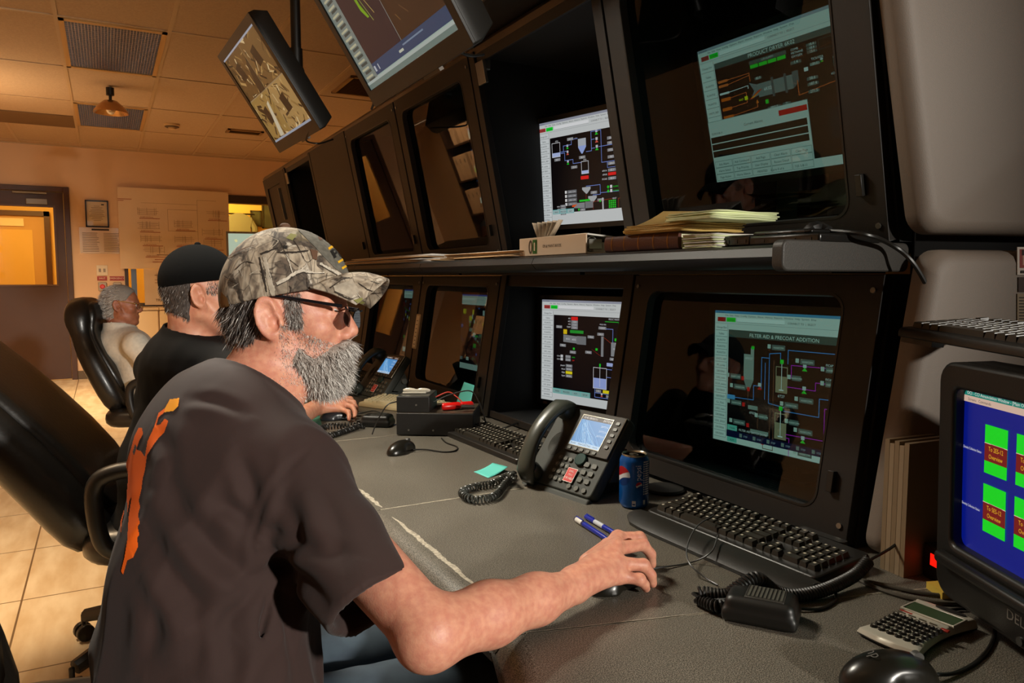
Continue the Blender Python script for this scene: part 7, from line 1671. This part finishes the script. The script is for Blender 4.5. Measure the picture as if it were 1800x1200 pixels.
    for a_ in (aR, aL):
        sh = MB(); b0 = np.array([a_[0], a_[1], 0]); fx = [(-.09, .03, .05), (-.06, .036, .075), (0, .04, .07), (.08, .046, .055), (.15, .044, .045), (.185, .03, .03)]
        sh.loft([[tuple(b0+bf*x+bs*w*math.cos(t)+bu*(.002+max(0, hh*(.5+.5*math.sin(t)))*1.3)) for t in [2*PI*i/14 for i in range(14)]] for x, w, hh in fx]); sh.build('shoe', mat('shoe_brown', '#2c1f16', .5), root, world=True, smooth=60)
    # cap
    cr, csur, bsur, br = cap_parts(root, fr, M_camo, M_camo, cen=(-.002, .050, 0), rad=(.111, .113, .091), cut=((-.109, .020), (.092, .058)))
    tagp(cr, 'camouflage crown of the cap'); tagp(br, 'curved camouflage brim of the cap')
    Wb, Dk, Gy, Bn, Lt = mat('camo_white', '#c4baaa', .9, var=.3, vscale=250), mat('camo_dark', '#2c241e', .9), mat('camo_grey', '#6a665c', .9, var=.35, vscale=120), mat('camo_brown', '#5e4230', .9), mat('camo_light', '#b3a795', .9, var=.3, vscale=90); Yl = mat('thread_yellow', '#e8b020', .6); Kk = mat('thread_black', '#181512', .7); Gn = mat('camo_green', '#7c7a44', .9)
    q3 = lambda pts: [(360+x/3.6375, 370+y/3.6375) for x, y in pts]
    sh = []
    sh.append((q3([(455, 105), (540, 110), (640, 150), (690, 260), (720, 340), (650, 300), (560, 210), (500, 150)]), Gy)) if False else None
    sh.append((q3([(590, 120), (690, 140), (770, 190), (850, 260), (930, 370), (950, 410), (900, 420), (830, 370), (760, 300), (700, 230), (640, 170)]), Gy))
    for pts, w, m in (([(376, 296), (396, 360), (404, 420), (428, 500), (448, 572)], (14, 30, 22, 34, 16), Lt), ([(390, 300), (415, 400), (440, 490)], (5, 7, 5), Wb), ([(350, 300), (372, 400), (398, 520)], (9, 12, 10), Dk),
                      ([(460, 470), (520, 440), (570, 405), (620, 385), (660, 392), (720, 400), (765, 395)], (18, 20, 20, 18, 14, 12, 6), Wb), ([(462, 482), (522, 452), (575, 418), (625, 398), (665, 403), (765, 404)], (5, 5, 5, 5, 4, 3), Dk), ([(600, 392), (640, 360), (650, 340)], (12, 9, 4), Wb),
                      ([(735, 340), (800, 375), (860, 410), (930, 440)], (14, 18, 16, 8), Wb), ([(735, 350), (800, 388), (860, 424)], (4, 5, 4), Dk), ([(360, 280), (430, 255), (470, 240)], (12, 12, 6), Dk), ([(470, 270), (570, 268), (660, 260)], (14, 12, 8), Dk),
                      ([(520, 280), (540, 330), (560, 400)], (10, 9, 6), Wb), ([(560, 180), (600, 240), (650, 330), (700, 300)], (4, 4, 4, 3), Dk), ([(410, 160), (480, 200), (530, 300), (600, 360)], (3, 4, 3, 3), Dk), ([(540, 480), (552, 500), (540, 540)], (5, 6, 4), Dk),
                      ([(130, 420), (210, 470), (230, 560)], (5, 4, 4), Dk), ([(290, 410), (340, 380)], (5, 3), Wb), ([(230, 380), (245, 420)], (4, 2), Wb), ([(180, 490), (220, 465)], (4, 2), Wb), ([(420, 250), (470, 200), (440, 180)], (7, 6, 3), Lt), ([(150, 300), (220, 260), (330, 220)], (6, 7, 4), Bn), ([(200, 380), (260, 330), (320, 340)], (5, 6, 4), Dk), ([(650, 420), (660, 520)], (3, 3), Dk), ([(780, 400), (760, 520)], (3, 3), Dk)):
        sh.append((q3(stroke(pts, w)), m))
    sh.append((q3([(520, 180), (550, 150), (590, 160), (560, 195)]), Gn)); sh.append((q3([(672, 250), (720, 260), (715, 320), (690, 310)]), Bn)); sh.append((q3([(110, 520), (150, 560), (165, 620), (120, 632), (104, 590)]), mat('strap_tan', '#7a5426', .85))); sh.append((q3([(505, 225), (530, 230), (525, 250), (505, 245)]), Kk)); sh.append((q3([(722, 172), (748, 180), (745, 195), (725, 188)]), Bn))
    for pts in ([(785, 242), (830, 212), (838, 226), (790, 256)], [(845, 327), (890, 300), (894, 313), (851, 340)], [(869, 366), (915, 338), (919, 351), (875, 379)]): sh.append((q3(pts), Yl))
    for pts in ([(797, 262), (812, 252), (838, 300), (824, 310)], [(812, 252), (838, 246), (848, 272), (834, 284), (826, 276), (834, 264), (828, 258), (818, 262)], [(842, 248), (872, 262), (886, 290), (862, 300), (852, 284)]): sh.append((q3(pts), Kk))
    decal('cap_print', [s for s in sh if s], csur, cr, .7, .0010)
    sh2 = []
    for pts, w, m in (([(800, 500), (880, 450), (940, 440)], (5, 6, 4), Dk), ([(830, 520), (900, 560), (950, 570)], (12, 10, 5), Dk), ([(980, 470), (1060, 520), (1140, 520)], (5, 6, 4), Dk), ([(960, 520), (1010, 580), (1020, 600)], (4, 4, 3), Wb), ([(1060, 460), (1130, 480), (1170, 500)], (4, 4, 3), Gy)): sh2.append((q3(stroke(pts, w)), m))
    sh2.append((q3([(950, 575), (1000, 560), (1030, 590), (990, 605)]), Gn)); sh2.append((q3([(820, 490), (940, 450), (990, 520), (930, 560), (830, 520)]), Lt))
    decal('brim_print', sh2, bsur, br, .8, .0034)
    bt = MB(); bt.ell(fr.W((-.004, .165, 0)), (.009, .009, .006)); bt.build('button', Bn, cr, world=True)
    # hair under the cap
    def hairf(P):
        Q = fr.L(P); q = Q.copy(); q[..., 2] = np.abs(q[..., 2]); g = head_sdf_smooth(Q)-.0055
        ctop = ((Q-np.array([-.109, .030, 0])) @ np.array([-.19, .98, 0])); 
        low = s_plane(Q, (-.10, -.016, 0), (-.25, -1, 0)); low = np.maximum(low, s_plane(Q, (-.030, -.02, 0), (.9, -.5, 0)))
        back = np.maximum(ctop, np.maximum(low, Q[..., 0]+.018))
        side = np.maximum(np.maximum(ctop, np.abs(Q[..., 0]-.030)-.013), .012-Q[..., 1])
        return np.maximum(g, back)
    def head_sdf_smooth(Q):
        g = s_ell(Q, (-.008, .046, 0), (.097, .088, .076)); g = smin(g, s_ell(Q, (.040, .012, 0), (.056, .082, .062)), .02)
        Pw = fr.O+Q @ fr.R; return smin(g, s_chain(Pw, [n0, n1], [.060, .070], .02), .03)
    c = fr.W((-.03, 0, 0)); ho, hsur = organ('hair', hairf, c-.14, c+.14, .003, M_hbase, root, 1)
    cb = lambda P: fr.L(P)
    strands('hair_strands', hsur, 5200, lambda P, N_, r: np.tile(fr.R.T @ np.array([-.25, -1, 0]), (len(P), 1))+r.normal(size=(len(P), 3))*.16, lambda P, r: r.uniform(.016, .036, len(P)), .0011, M_h, lambda P, r: r.choice(4, len(P), p=[.52, .33, .12, .03]), ho, keep=lambda c, n: ((n @ fr.R[2]) > -.3).astype(float)+.1, lift=.18)
    # beard
    def beardf(P):
        Q = fr.L(P); q = Q.copy(); q[..., 2] = np.abs(q[..., 2])
        g = s_ell(q, (.060, -.070, 0), (.045, .044, .050)); g = smin(g, s_cone(q, (.034, -.035, .058), (.036, -.062, .053), .003, .011), .015); g = smin(g, s_cone(q, (.036, -.065, .050), (.062, -.088, .03), .013, .024), .02)
        g = smin(g, s_cone(q, (.1035, -.036, .004), (.088, -.050, .03), .0115, .010), .012); g = smin(g, s_ell(q, (.058, -.096, 0), (.036, .022, .034)), .02)
        cheek = np.maximum(s_plane(Q, (.045, -.028, 0), (.42, 1, 0)), s_plane(Q, (.07, -.036, 0), (-.1, 1, 0))); side = (Q[..., 0]-.040)
        keep = np.maximum(s_plane(Q, (.03, -.012, 0), (.55, .9, 0)), -1); keep = np.minimum(keep, np.maximum(np.abs(q[..., 0]-.026)-.014, Q[..., 1]-.03))
        keep = np.minimum(keep, np.maximum(s_plane(Q, (.1, -.029, 0), (0, 1, 0)), .075-Q[..., 0]))
        mouth = s_ell(q, (.112, -.0545, 0), (.012, .0045, .022))
        return smax(smax(g, keep, .006), -mouth, .003)+.003*vnoise(P, 160, 5)
    c = fr.W((.06, -.05, 0)); bo, besur = organ('beard', beardf, c-.115, c+.115, .0027, M_bbase, root, 1)
    def bpick(P, r):
        Q = fr.L(P); fwd = np.clip((Q[:, 0]-.035)/.05, 0, 1); dn = np.clip((-Q[:, 1]-.03)/.06, 0, 1); w = np.maximum(fwd*.9, dn); u = r.random(len(P)); dark = u > .42+.54*w
        return np.where(dark, r.choice([0, 1, 2], len(P), p=[.3, .45, .25]), r.choice([1, 2, 3], len(P), p=[.06, .36, .58]))
    strands('beard_strands', besur, 9500, lambda P, N_, r: (np.stack([.35+.0*P[:, 0], -1+.0*P[:, 0], .0*P[:, 0]], 1) @ fr.R)+r.normal(size=(len(P), 3))*.28, lambda P, r: r.uniform(.008, .022, len(P))*(.45+.75*np.clip((fr.L(P)[:, 0]-.01)/.06, 0, 1)), .0009, M_h, bpick, bo, keep=lambda c, n: ((n @ fr.R[2]) > -.4).astype(float)+.15, lift=.45)
    def zone(c, n):
        Q = fr.L(c); a, b, d = Q[:, 0], Q[:, 1], Q[:, 2]; side = (np.abs(d) > .035) & (d > -.02)
        burn = (np.abs(a-.030+.1*(b-.02)) < .013) & (b > -.01) & (b < .05)
        cheek = (a > .012) & (a < .095) & (b < -.004-.42*(a-.02)) & (b > -.1); neck = (a > -.01) & (b < -.03) & (b > -.13)
        return np.where(side & burn, 1.9, 0)+np.where((d > -.02) & cheek, 1.0, 0)+np.where((d > -.02) & neck & ~cheek, .07, 0)
    strands('stubble', sur, 8200, lambda P, N_, r: (np.stack([.25+.0*P[:, 0], -1+.0*P[:, 0], .0*P[:, 0]], 1) @ fr.R)+r.normal(size=(len(P), 3))*.3, lambda P, r: r.uniform(.0035, .0075, len(P))*(1+1.5*(fr.L(P)[:, 1] > -.005)), .0006, M_h, bpick, bo, keep=zone, lift=.3, seed=8)
    eb = MB()
    for s_ in (1, -1):
        for k in range(70): a = rng.random(); p = fr.W((.0905-.004*a*a-.012*a, .034+.006*rng.random()-.004*a, s_*(.014+.034*a))); d = fr.R.T @ np.array([.25, .35, s_*.6]); eb.tube([p, p+d*.009], [.0005, .0001], n=4)
    eb.build('eyebrows', M_h[1], root, world=True)
    for s_ in (1, -1):
        e = MB(); e.ell(fr.W((.0835, .014, s_*.032)), (.0118, .0118, .0118), mat('eye_white', '#d8d0c8', .2)); p = fr.W((.0905, .014, s_*.032)); e.ell(p, (.0052, .0052, .0052), mat('iris', '#3a3028', .15)); e.build('eye', None, root, world=True)
    # glasses
    gl = MB(); M_rim = mat('spectacle_metal', '#3c3c44', .2, .9); M_lens = glass('lens_dark', (.35, .33, .33))
    for s_ in (1, -1):
        gl.tube([fr.W(p) for p in ((-.022, .034, s_*.083), (-.012, .043, s_*.0835), (.02, .040, s_*.0815), (.07, .032, s_*.0765), (.108, .026, s_*.066))], [.0016, .0022, .0024, .0026, .003], n=8)
        gl.tube([fr.W((.108+.006*math.cos(PI*i/10*1)-.000, .024-.002*math.sin(PI*i/10), s_*(.066-.054*i/10))) for i in range(11)], .0017, n=6)
    gl.tube([fr.W((.115, .022, .012)), fr.W((.118, .024, 0)), fr.W((.115, .022, -.012))], .0015, n=6); go = gl.build('glasses_frame', M_rim, root, world=True, smooth=60)
    for s_ in (1, -1):
        l = MB(); n = 22; A = [fr.W((.1125-.0065*abs(math.cos(2*PI*i/n)-.2)*.5, .008+.0155*math.sin(2*PI*i/n), s_*(.038+.0255*math.cos(2*PI*i/n)))) for i in range(n)]; l.loft([A, [p+fr.R[0]*.0018 for p in A]]); l.build('lens', M_lens, go, world=True)
    return dict(seat=seat, hips=hips, bf=bf, aR=aR)
MAN1 = man1()
# ------------------------------------------------------------------ other people
def person(label, O, yaw, k, Nb, Sr, chest, belly, hips, armr, arml, handr, skin, shirtm, h, cap=None, hair=None, glasses=False, collar=False, sleeve=.72, lean=None, hshift=0, seed=2, rs=1.0):
    c, s = math.cos(yaw), math.sin(yaw); fa = CR*c+CF*s; fc = -CF*c+CR*s; fr = Frame(O, fa, CU, fc, k); bu = np.array([0, 0, 1.]); sd = Sr-Nb; sd = sd*np.array([1, 1, 0]); sd /= np.linalg.norm(sd); bf = np.cross(bu, sd); bf = bf if bf @ CR > 0 else -bf; ax = [bf, sd, bu]; Sl = 2*Nb-Sr; Sl[2] = Sr[2]
    n0 = fr.W((-.028, -.04, 0)); n1 = Nb+bu*.0
    def torso(P, g0=0):
        g = s_ell(P, chest, (.118*rs+g0, .18*rs+g0, .2+g0), ax); g = smin(g, s_ell(P, belly, (.14*rs+g0, .175*rs+g0, .19+g0), ax), .05); g = smin(g, s_ell(P, hips, (.15+g0, .18+g0, .15+g0), ax), .05)
        for S_ in (Sr, Sl): g = smin(g, s_cone(P, Nb-bu*.035, S_, .066+g0, .06+g0), .05)
        return smin(g, s_ell(P, Nb-bf*.05-bu*.09, (.08+g0, .14+g0, .1+g0), ax), .05)
    def body(P):
        g = head_sdf(fr.L(P))*k; g = smin(g, s_chain(P, [n0, n1, n1-bu*.05], [.058*k, .064, .075], .02), .025)
        for a in (armr, arml): g = smin(g, s_chain(P, a, [.05, .044, .027], .02), .02)
        if handr: g = smin(g, hand_sdf(P, *handr), .01)
        else: g = smin(g, s_ell(P, armr[-1]+(armr[-1]-armr[-2])*.22, (.05, .035, .025), ax), .015)
        g = smin(g, s_ell(P, arml[-1]+(arml[-1]-arml[-2])*.22, (.05, .035, .025), ax), .015)
        return smin(g, torso(P, -.02), .02)
    pts = [fr.W((.12, .15, .09)), fr.W((-.12, -.1, -.09)), hips-bf*.18-sd*.2-bu*.15, hips+bf*.18+sd*.2, Sl, Sr]+list(armr)+list(arml)+(list(handr[4]) if handr else [armr[-1]+(armr[-1]-armr[-2])*.4])
    lo, hi = bounds(pts, .07); root, sur = organ('person', body, lo, hi, h, skin, None, 2); tagp(root, label, 'person')
    def shirt(P):
        g = torso(P, .004)
        for a in (armr, arml):
            e = a[0]+(a[1]-a[0])*sleeve if sleeve < 1 else None
            if e is not None:
                q = (e-a[0])/np.linalg.norm(e-a[0]); t = s_cone(P, a[0], e, .072, .068); t = smax(t, s_plane(P, e, q), .003); g = smin(g, t, .03); g = smax(g, -s_cone(P, e-q*.04, e+q*.05, .06, .062), .003)
            else: g = smin(g, s_chain(P, a, [.07, .06, .042], .02), .03)
        g = g+folds(P, .010, 9, seed, bu*.6+bf*.4)+folds(P, .006, 20, seed+7, bf)
        col = s_cone(P, n1-bu*.03, n1*.68+n0*.32, .088, .0745); g = smin(g, col, .025)
        if collar: g = smin(g, s_cone(P, n1-bu*.005, n1*.62+n0*.38, .092, .086), .01)
        nu = (n0-n1)/np.linalg.norm(n0-n1); g = smax(g, -s_cone(P, n1, n0, .072, .0655), .001); g = smax(g, s_plane(P, n1*.64+n0*.36, nu+bf*.35), .002)
        return smax(g, -(P[..., 2]-(hips[2]-.12)), .01)
    so, ss = organ('shirt', shirt, lo-.03, hi+.03, h*1.5, shirtm, root, 2)
    hR, hL = hips+sd*.09-bu*.03, hips-sd*.09-bu*.03
    def jeans(P):
        g = s_ell(P, hips-bu*.05, (.148, .178, .12), ax)
        for h_ in (hR, hL): kk = h_+bf*.4; kk = np.array([kk[0], kk[1], .5]); aa = np.array([kk[0], kk[1], .09]); g = smin(g, s_chain(P, [h_, kk, aa], [.09, .07, .055], .03), .03)
        return g
    lo2, hi2 = bounds([hips-bf*.2-sd*.25, hips+bf*.45+sd*.25, hips-sd*.25], .12); lo2[2] = .03
    organ('jeans', jeans, lo2, hi2, .012, M_jean, root, 2)
    for h_ in (hR, hL):
        a_ = h_+bf*.4; b0 = np.array([a_[0], a_[1], 0]); sh = MB(); fx = [(-.09, .03, .05), (-.06, .036, .075), (0, .04, .07), (.08, .046, .055), (.15, .044, .045), (.185, .03, .03)]
        sh.loft([[tuple(b0+bf*x+sd*w*math.cos(t)+bu*(.002+max(0, hh*(.5+.5*math.sin(t)))*1.3)) for t in [2*PI*i/14 for i in range(14)]] for x, w, hh in fx]); sh.build('shoe', mat('shoe_brown', '#2c1f16', .5), root, world=True, smooth=60)
    def hs(Q): g = s_ell(Q, (-.008, .046, 0), (.097, .088, .076)); return smin(g, s_ell(Q, (.040, .012, 0), (.056, .082, .062)), .02)
    def hairf(P):
        Q = fr.L(P); q = Q.copy(); q[..., 2] = np.abs(q[..., 2]); Pw = P; g = smin(hs(Q), s_chain(P, [n0, n1], [.058*k, .064], .02)/k, .025)-.004
        if cap:
            top = ((Q-np.array([-.109, .045, 0])) @ np.array([-.19, .98, 0])); back = np.maximum(top, np.maximum(s_plane(Q, (-.09, -.034, 0), (-.45, -1, 0)), Q[..., 0]+.024)); reg = back
        else:
            front = s_plane(Q, (.066, .085, 0), (1, -.55, 0)); reg = np.maximum(np.maximum(s_plane(Q, (-.09, -.05, 0), (-.3, -1, 0)), front), -1); ex = np.maximum(np.abs(Q[..., 0]-.012)-.034, np.maximum(Q[..., 1]-.038, -1)); reg = np.maximum(reg, -np.maximum(np.maximum(-(Q[..., 0]+.022), Q[..., 1]-.040), -1)); g = g-.004*np.clip((Q[..., 1]-.03)*12, 0, 1)
        return np.maximum(g, reg)*k
    c_ = fr.W((-.01, .03, 0)); ho, hsur = organ('hair', hairf, c_-.16, c_+.16, h*1.1, M_hbase if hair != 'white' else mat('hair_grey_base', '#8d857c', .7, bump=.8, bscale=200), root, 1)
    if hair == 'white': strands('hair_strands', hsur, 5200, lambda P, N_, r: np.tile(fr.R.T @ np.array([-.9, -.45, 0]), (len(P), 1))+r.normal(size=(len(P), 3))*.2, lambda P, r: r.uniform(.015, .03, len(P)), .0016, M_h, lambda P, r: r.choice(4, len(P), p=[.02, .08, .45, .45]), ho, lift=.2)
    else: strands('hair_strands', hsur, 3600, lambda P, N_, r: np.tile(fr.R.T @ np.array([-.2, -1, 0]), (len(P), 1))+r.normal(size=(len(P), 3))*.15, lambda P, r: r.uniform(.008, .016, len(P)), .0012, M_h, lambda P, r: r.choice(4, len(P), p=[.5, .38, .11, .01]), ho, lift=.2)
    if cap: strands('sideburns', sur, 900, lambda P, N_, r: np.tile(fr.R.T @ np.array([.1, -1, 0]), (len(P), 1))+r.normal(size=(len(P), 3))*.15, lambda P, r: r.uniform(.008, .014, len(P)), .0012, M_h, lambda P, r: r.choice(4, len(P), p=[.25, .4, .3, .05]), ho, keep=lambda c, n: ((np.abs(fr.L(c)[:, 0]-.034) < .015) & (fr.L(c)[:, 1] > .018) & (fr.L(c)[:, 1] < .065) & (np.abs(fr.L(c)[:, 2]) > .04)).astype(float), lift=.2)
    if cap:
        cr, cs, bs_, br = cap_parts(root, fr, cap, cap, cen=(-.002, .056, 0), rad=(.110, .108, .091), cut=((-.109, .028), (.092, .062)), h=.0042)
        MB().ell(fr.W((-.004, .165, 0)), (.009, .009, .006)).build('button', cap, cr, world=True)
    for s_ in (1, -1):
        e = MB(); e.ell(fr.W((.0835, .014, s_*.032)), (.0118*k, .0118*k, .0118*k), mat('eye_white', '#d8d0c8', .2)); e.ell(fr.W((.0905, .014, s_*.032)), (.0052, .0052, .0052), mat('iris', '#3a3028', .15)); e.build('eye', None, root, world=True)
    if glasses:
        gl = MB()
        for s_ in (1, -1):
            gl.tube([fr.W(p) for p in ((-.02, .03, s_*.083), (.02, .036, s_*.081), (.08, .026, s_*.074), (.106, .022, s_*.064))], .0022, n=6)
            gl.tube([fr.W((.108, .010+.016*math.sin(2*PI*i/20), s_*(.037+.024*math.cos(2*PI*i/20)))) for i in range(21)], .0014, n=6)
        gl.tube([fr.W((.109, .014, .013)), fr.W((.112, .017, 0)), fr.W((.109, .014, -.013))], .0014, n=6)
        go = gl.build('glasses_frame', mat('gilt_metal', '#b8a070', .25, .9), root, world=True)
        for s_ in (1, -1): MB().loft([[fr.W((.108+d, .010+.015*math.sin(2*PI*i/20), s_*(.037+.023*math.cos(2*PI*i/20)))) for i in range(20)] for d in (0, .0015)]).build('lens', glass('lens_clear', (.85, .85, .85)), go, world=True)
    return root
hp = lambda x, y, dz: pz(x, y, ZD+dz)
mcp = [hp(597, 697, .056), hp(602, 703, .06), hp(603, 710, .054), hp(598, 718, .042)]; pip = [hp(616, 701, .05), hp(621, 707, .052), hp(620, 715, .046), hp(612, 724, .034)]
dip = [hp(622, 708, .036), hp(626, 716, .036), hp(624, 724, .03), hp(614, 731, .023)]; tip = [hp(622, 717, .018), hp(626, 725, .016), hp(623, 733, .014), hp(613, 737, .013)]
W2 = hp(556, 716, .05)
M_capb = mat('cap_black', '#070707', .95, spec=.15, bump=.3, bscale=900, bdist=.0006)
person('man in a black cap and black t-shirt working a trackball', V(350, 527, 2.22), math.radians(24), 1.0, V(338, 590, 2.24), V(418, 668, 2.1), V(322, 720, 2.3), V(300, 830, 2.3), V(290, 940, 2.3),
       [V(418, 668, 2.1), V(462, 768, 2.12), W2], [V(300, 620, 2.45), V(330, 740, 2.62), V(420, 745, 2.7)], (W2, mcp, pip, dip, tip, [hp(575, 704, .04), hp(592, 698, .03), hp(606, 700, .02), hp(612, 704, .016)]), M_skin2, M_black, .0042, cap=M_capb, sleeve=.7, rs=1.0)
d3 = 4.45
person('grey haired man in glasses and white shirt leaning back in a tall chair', V(213, 541, d3), math.radians(14), .98, V(212, 580, d3), V(240, 607, d3-.18), V(240, 640, d3), V(262, 690, d3), V(280, 730, d3),
       [V(240, 607, d3-.18), V(282, 668, d3-.2), V(340, 660, d3-.1)], [V(200, 600, d3+.18), V(250, 660, d3+.2), V(330, 655, d3+.1)], None, M_skin3, M_white, .0055, hair='white', glasses=True, collar=True, sleeve=1.2, rs=.95)
# ------------------------------------------------------------------ chairs
M_lea = mat('chair_leather', '#15120f', .34, bump=.3, bscale=90, bdist=.0015, coat=.1); M_cpl = mat('chair_plastic', '#181614', .4)
def chair(label, loc, yaw, spine, sz=.48, arms=True, group=None, armz=.66, roll=0, sx=-.30):
    """spine: (x, z, half width, thickness) of the back from bottom to top; x forward"""
    t = thing('office_chair', label, 'chair', (loc[0], loc[1], 0), yaw)
    bk = MB(); rings = []
    for i, (x, z, w, th) in enumerate(spine):
        a = spine[max(i-1, 0)]; b = spine[min(i+1, len(spine)-1)]; tx, tz = b[0]-a[0], b[1]-a[1]; l = math.hypot(tx, tz); nx, nz = tz/l, -tx/l
        rings.append([(x+nx*v, u, z+nz*v) for u, v in rrect(-w, -th/2, w, th/2, min(w, th/2)*.95, 5)])
    back = bk.loft(rings).build('backrest', M_lea, t, smooth=180, subsurf=1)
    # bolster on the front of the back
    bl = MB(); rings = []
    for i, (x, z, w, th) in enumerate(spine[1:-1]):
        i += 1; a = spine[i-1]; b = spine[i+1]; tx, tz = b[0]-a[0], b[1]-a[1]; l = math.hypot(tx, tz); nx, nz = tz/l, -tx/l
        rings.append([(x+nx*(v+th*.42), u, z+nz*(v+th*.42)) for u, v in rrect(-w*.78, -th*.22, w*.78, th*.22, th*.2, 4)])
    bl.loft(rings).build('back_cushion', M_lea, back, smooth=180, subsurf=1)
    st = MB(); pr = [(.0, .9), (.03, 1.0), (.09, 1.0), (.115, .9), (.125, .7)]
    st.loft([[(x*k*1.0, y*k, sz-.115+z) for x, y in rrect(sx, -.29, .28, .29, .11, 5)] for z, k in pr]).build('seat', M_lea, t, smooth=60, subsurf=1)
    cl = MB(); cl.cyl((0, 0, .14), (0, 0, sz-.11), .028); cl.lathe([(.05, .1), (.055, .16), (.03, .2)], (0, 0, 0)); cl.bb((-.14, -.1, sz-.14), (.12, .1, sz-.112)); cl.build('gas_column', M_cpl, t)
    x0, z0 = spine[0][0], spine[0][1]
    MB().tube(spline([(-.1, 0, sz-.13), (x0*.8, 0, sz-.15), (x0-.05, 0, z0-.02), (x0-.1, 0, z0+.12)], 6), .028).build('back_bracket', M_cpl, t)
    for i in range(5):
        a = 2*PI*i/5+.3+roll; l = MB(); l.tube([(0, 0, .135), (.16*math.cos(a), .16*math.sin(a), .125), (.32*math.cos(a), .32*math.sin(a), .085)], [.035, .03, .022]); lg = l.build('leg', M_cpl, t)
        c = MB(); px_, py_ = .33*math.cos(a), .33*math.sin(a); b2 = a+1.0; ux_, uy_ = -math.sin(b2), math.cos(b2)
        for s_ in (-1, 1): c.cyl((px_+ux_*s_*.006, py_+uy_*s_*.006, .0285), (px_+ux_*s_*.026, py_+uy_*s_*.026, .0285), .028, n=18)
        c.cyl((px_, py_, .03), (px_, py_, .09), .008); c.build('caster', M_blk, lg, bevel=.003)
    if arms:
        for s_ in (-1, 1):
            y = s_*.31; P = [(.06, y*.86, sz-.08), (.15, y, sz-.02), (.19, y, armz-.07), (.15, y, armz-.012), (.05, y, armz), (-.07, y, armz-.004), (-.125, y, armz-.05), (-.115, y, sz), (-.08, y*.95, sz-.05), (-.02, y*.84, sz-.08)]
            MB().tube(spline(P, 7), .024, n=12).build('armrest', M_cpl, t, smooth=180)
    return t
chair('black leather chair of the man in the black cap, back tilted away', (.145, 2.63), math.radians(-14), [(-.15, .42, .2, .09), (-.18, .46, .25, .15), (-.26, .6, .27, .17), (-.41, .78, .27, .16), (-.58, .96, .25, .15), (-.72, 1.1, .2, .12), (-.76, 1.14, .1, .06)], .49, armz=.68, roll=-.11, sx=-.2)
chair('black chair under the man in the camouflage cap, mostly hidden', (.03, 1.22), math.radians(-18), [(-.28, .46, .2, .07), (-.3, .5, .24, .1), (-.36, .68, .25, .1), (-.44, .9, .25, .1), (-.5, 1.06, .2, .09), (-.53, 1.12, .1, .05)], .5, armz=.63, sx=-.38)
p = V(225, 700, d3)
chair('tall black leather chair with rounded headrest behind the white shirted man', (p[0]+.22, p[1]-.02), math.radians(-18), [(-.2, .44, .2, .08), (-.24, .5, .25, .13), (-.30, .64, .26, .13), (-.38, .8, .25, .12), (-.42, .9, .19, .10), (-.43, .95, .2, .15), (-.44, 1.02, .19, .16), (-.45, 1.08, .14, .12), (-.45, 1.105, .07, .06)], .47, armz=.64)
# ================================================================== LIGHT AND CAMERA
def light(name, kind, loc, energy, col, size=.3, target=None, **k):
    l = bpy.data.lights.new(name, kind); l.energy = energy; l.color = col
    if kind == 'AREA': l.size = size
    elif kind in ('POINT', 'SPOT'): l.shadow_soft_size = size
    for a, b in k.items(): setattr(l, a, b)
    o = bpy.data.objects.new(name, l); COL.objects.link(o); o.location = loc
    if target is not None:
        d = Vector(target)-Vector(loc); o.rotation_euler = d.to_track_quat('-Z', 'Y').to_euler()
    return o
W_ = (1.0, .94, .84); OR = (1.0, .72, .43)
light('strobe_key', 'SPOT', (1.6, -4.0, 2.25), 1550, W_, .12, (-.25, 1.9, 1.2), spot_size=math.radians(37), spot_blend=1.0)
light('ceiling_bounce_fill', 'AREA', (-.6, .3, 2.2), 5, (1, .86, .68), .8, (-.6, 2.0, 3.2))  # unseen fill, added to throw soft light up at the ceiling
light('desk_downlight', 'AREA', (.1, 2.5, 2.65), 18, (1, .93, .78), .45, (.62, 1.5, .7), shape='SQUARE', spread=math.radians(80))
light('unseen_room_light', 'AREA', (-.9, 7.9, 2.72), 115, OR, .9, (-.6, 8.2, 0), spread=math.radians(125))  # unseen warm source for the orange ambient, no fixture behind it
light('unseen_room_light', 'AREA', (-.95, 3.3, 2.72), 26, OR, .6, (-.75, 3.2, 0), spread=math.radians(85))  # unseen, added to brighten the near floor, no fixture here
light('unseen_ceiling_fill', 'AREA', (-1.0, 7.2, 2.1), 9, OR, .9, (-.9, 7.2, 3))  # unseen fill hung in empty air, added to brighten the far ceiling
light('yellow_room_lamp', 'POINT', (1.6, 12.0, 2.3), 90, (1, .72, .2), .2)
light('corridor_lamp', 'AREA', (-.9, 11.6, 2.7), 60, (1, .7, .28), .4, (-.9, 11.6, 0))
wd = bpy.data.worlds.new('world'); SC.world = wd; wd.use_nodes = True
wd.node_tree.nodes['Background'].inputs[0].default_value = (1, .8, .6, 1); wd.node_tree.nodes['Background'].inputs[1].default_value = .01
cam = bpy.data.cameras.new('camera'); cam.sensor_width = 36; cam.lens = FPX/1800*36; cam.clip_start = .02
co = bpy.data.objects.new('camera', cam); COL.objects.link(co); co.location = EYE
co.matrix_world = Matrix(((CR[0], CU[0], -CF[0], 0), (CR[1], CU[1], -CF[1], 0), (CR[2], CU[2], -CF[2], H), (0, 0, 0, 1)))
SC.camera = co
SC.view_settings.view_transform = 'Standard'; SC.view_settings.look = 'None'; SC.view_settings.gamma = 1; SC.view_settings.exposure = 0; SC.view_settings.use_curve_mapping = False
SC.cycles.use_denoising = True; SC.cycles.max_bounces = 8; SC.cycles.transparent_max_bounces = 12; SC.cycles.sample_clamp_indirect = 4
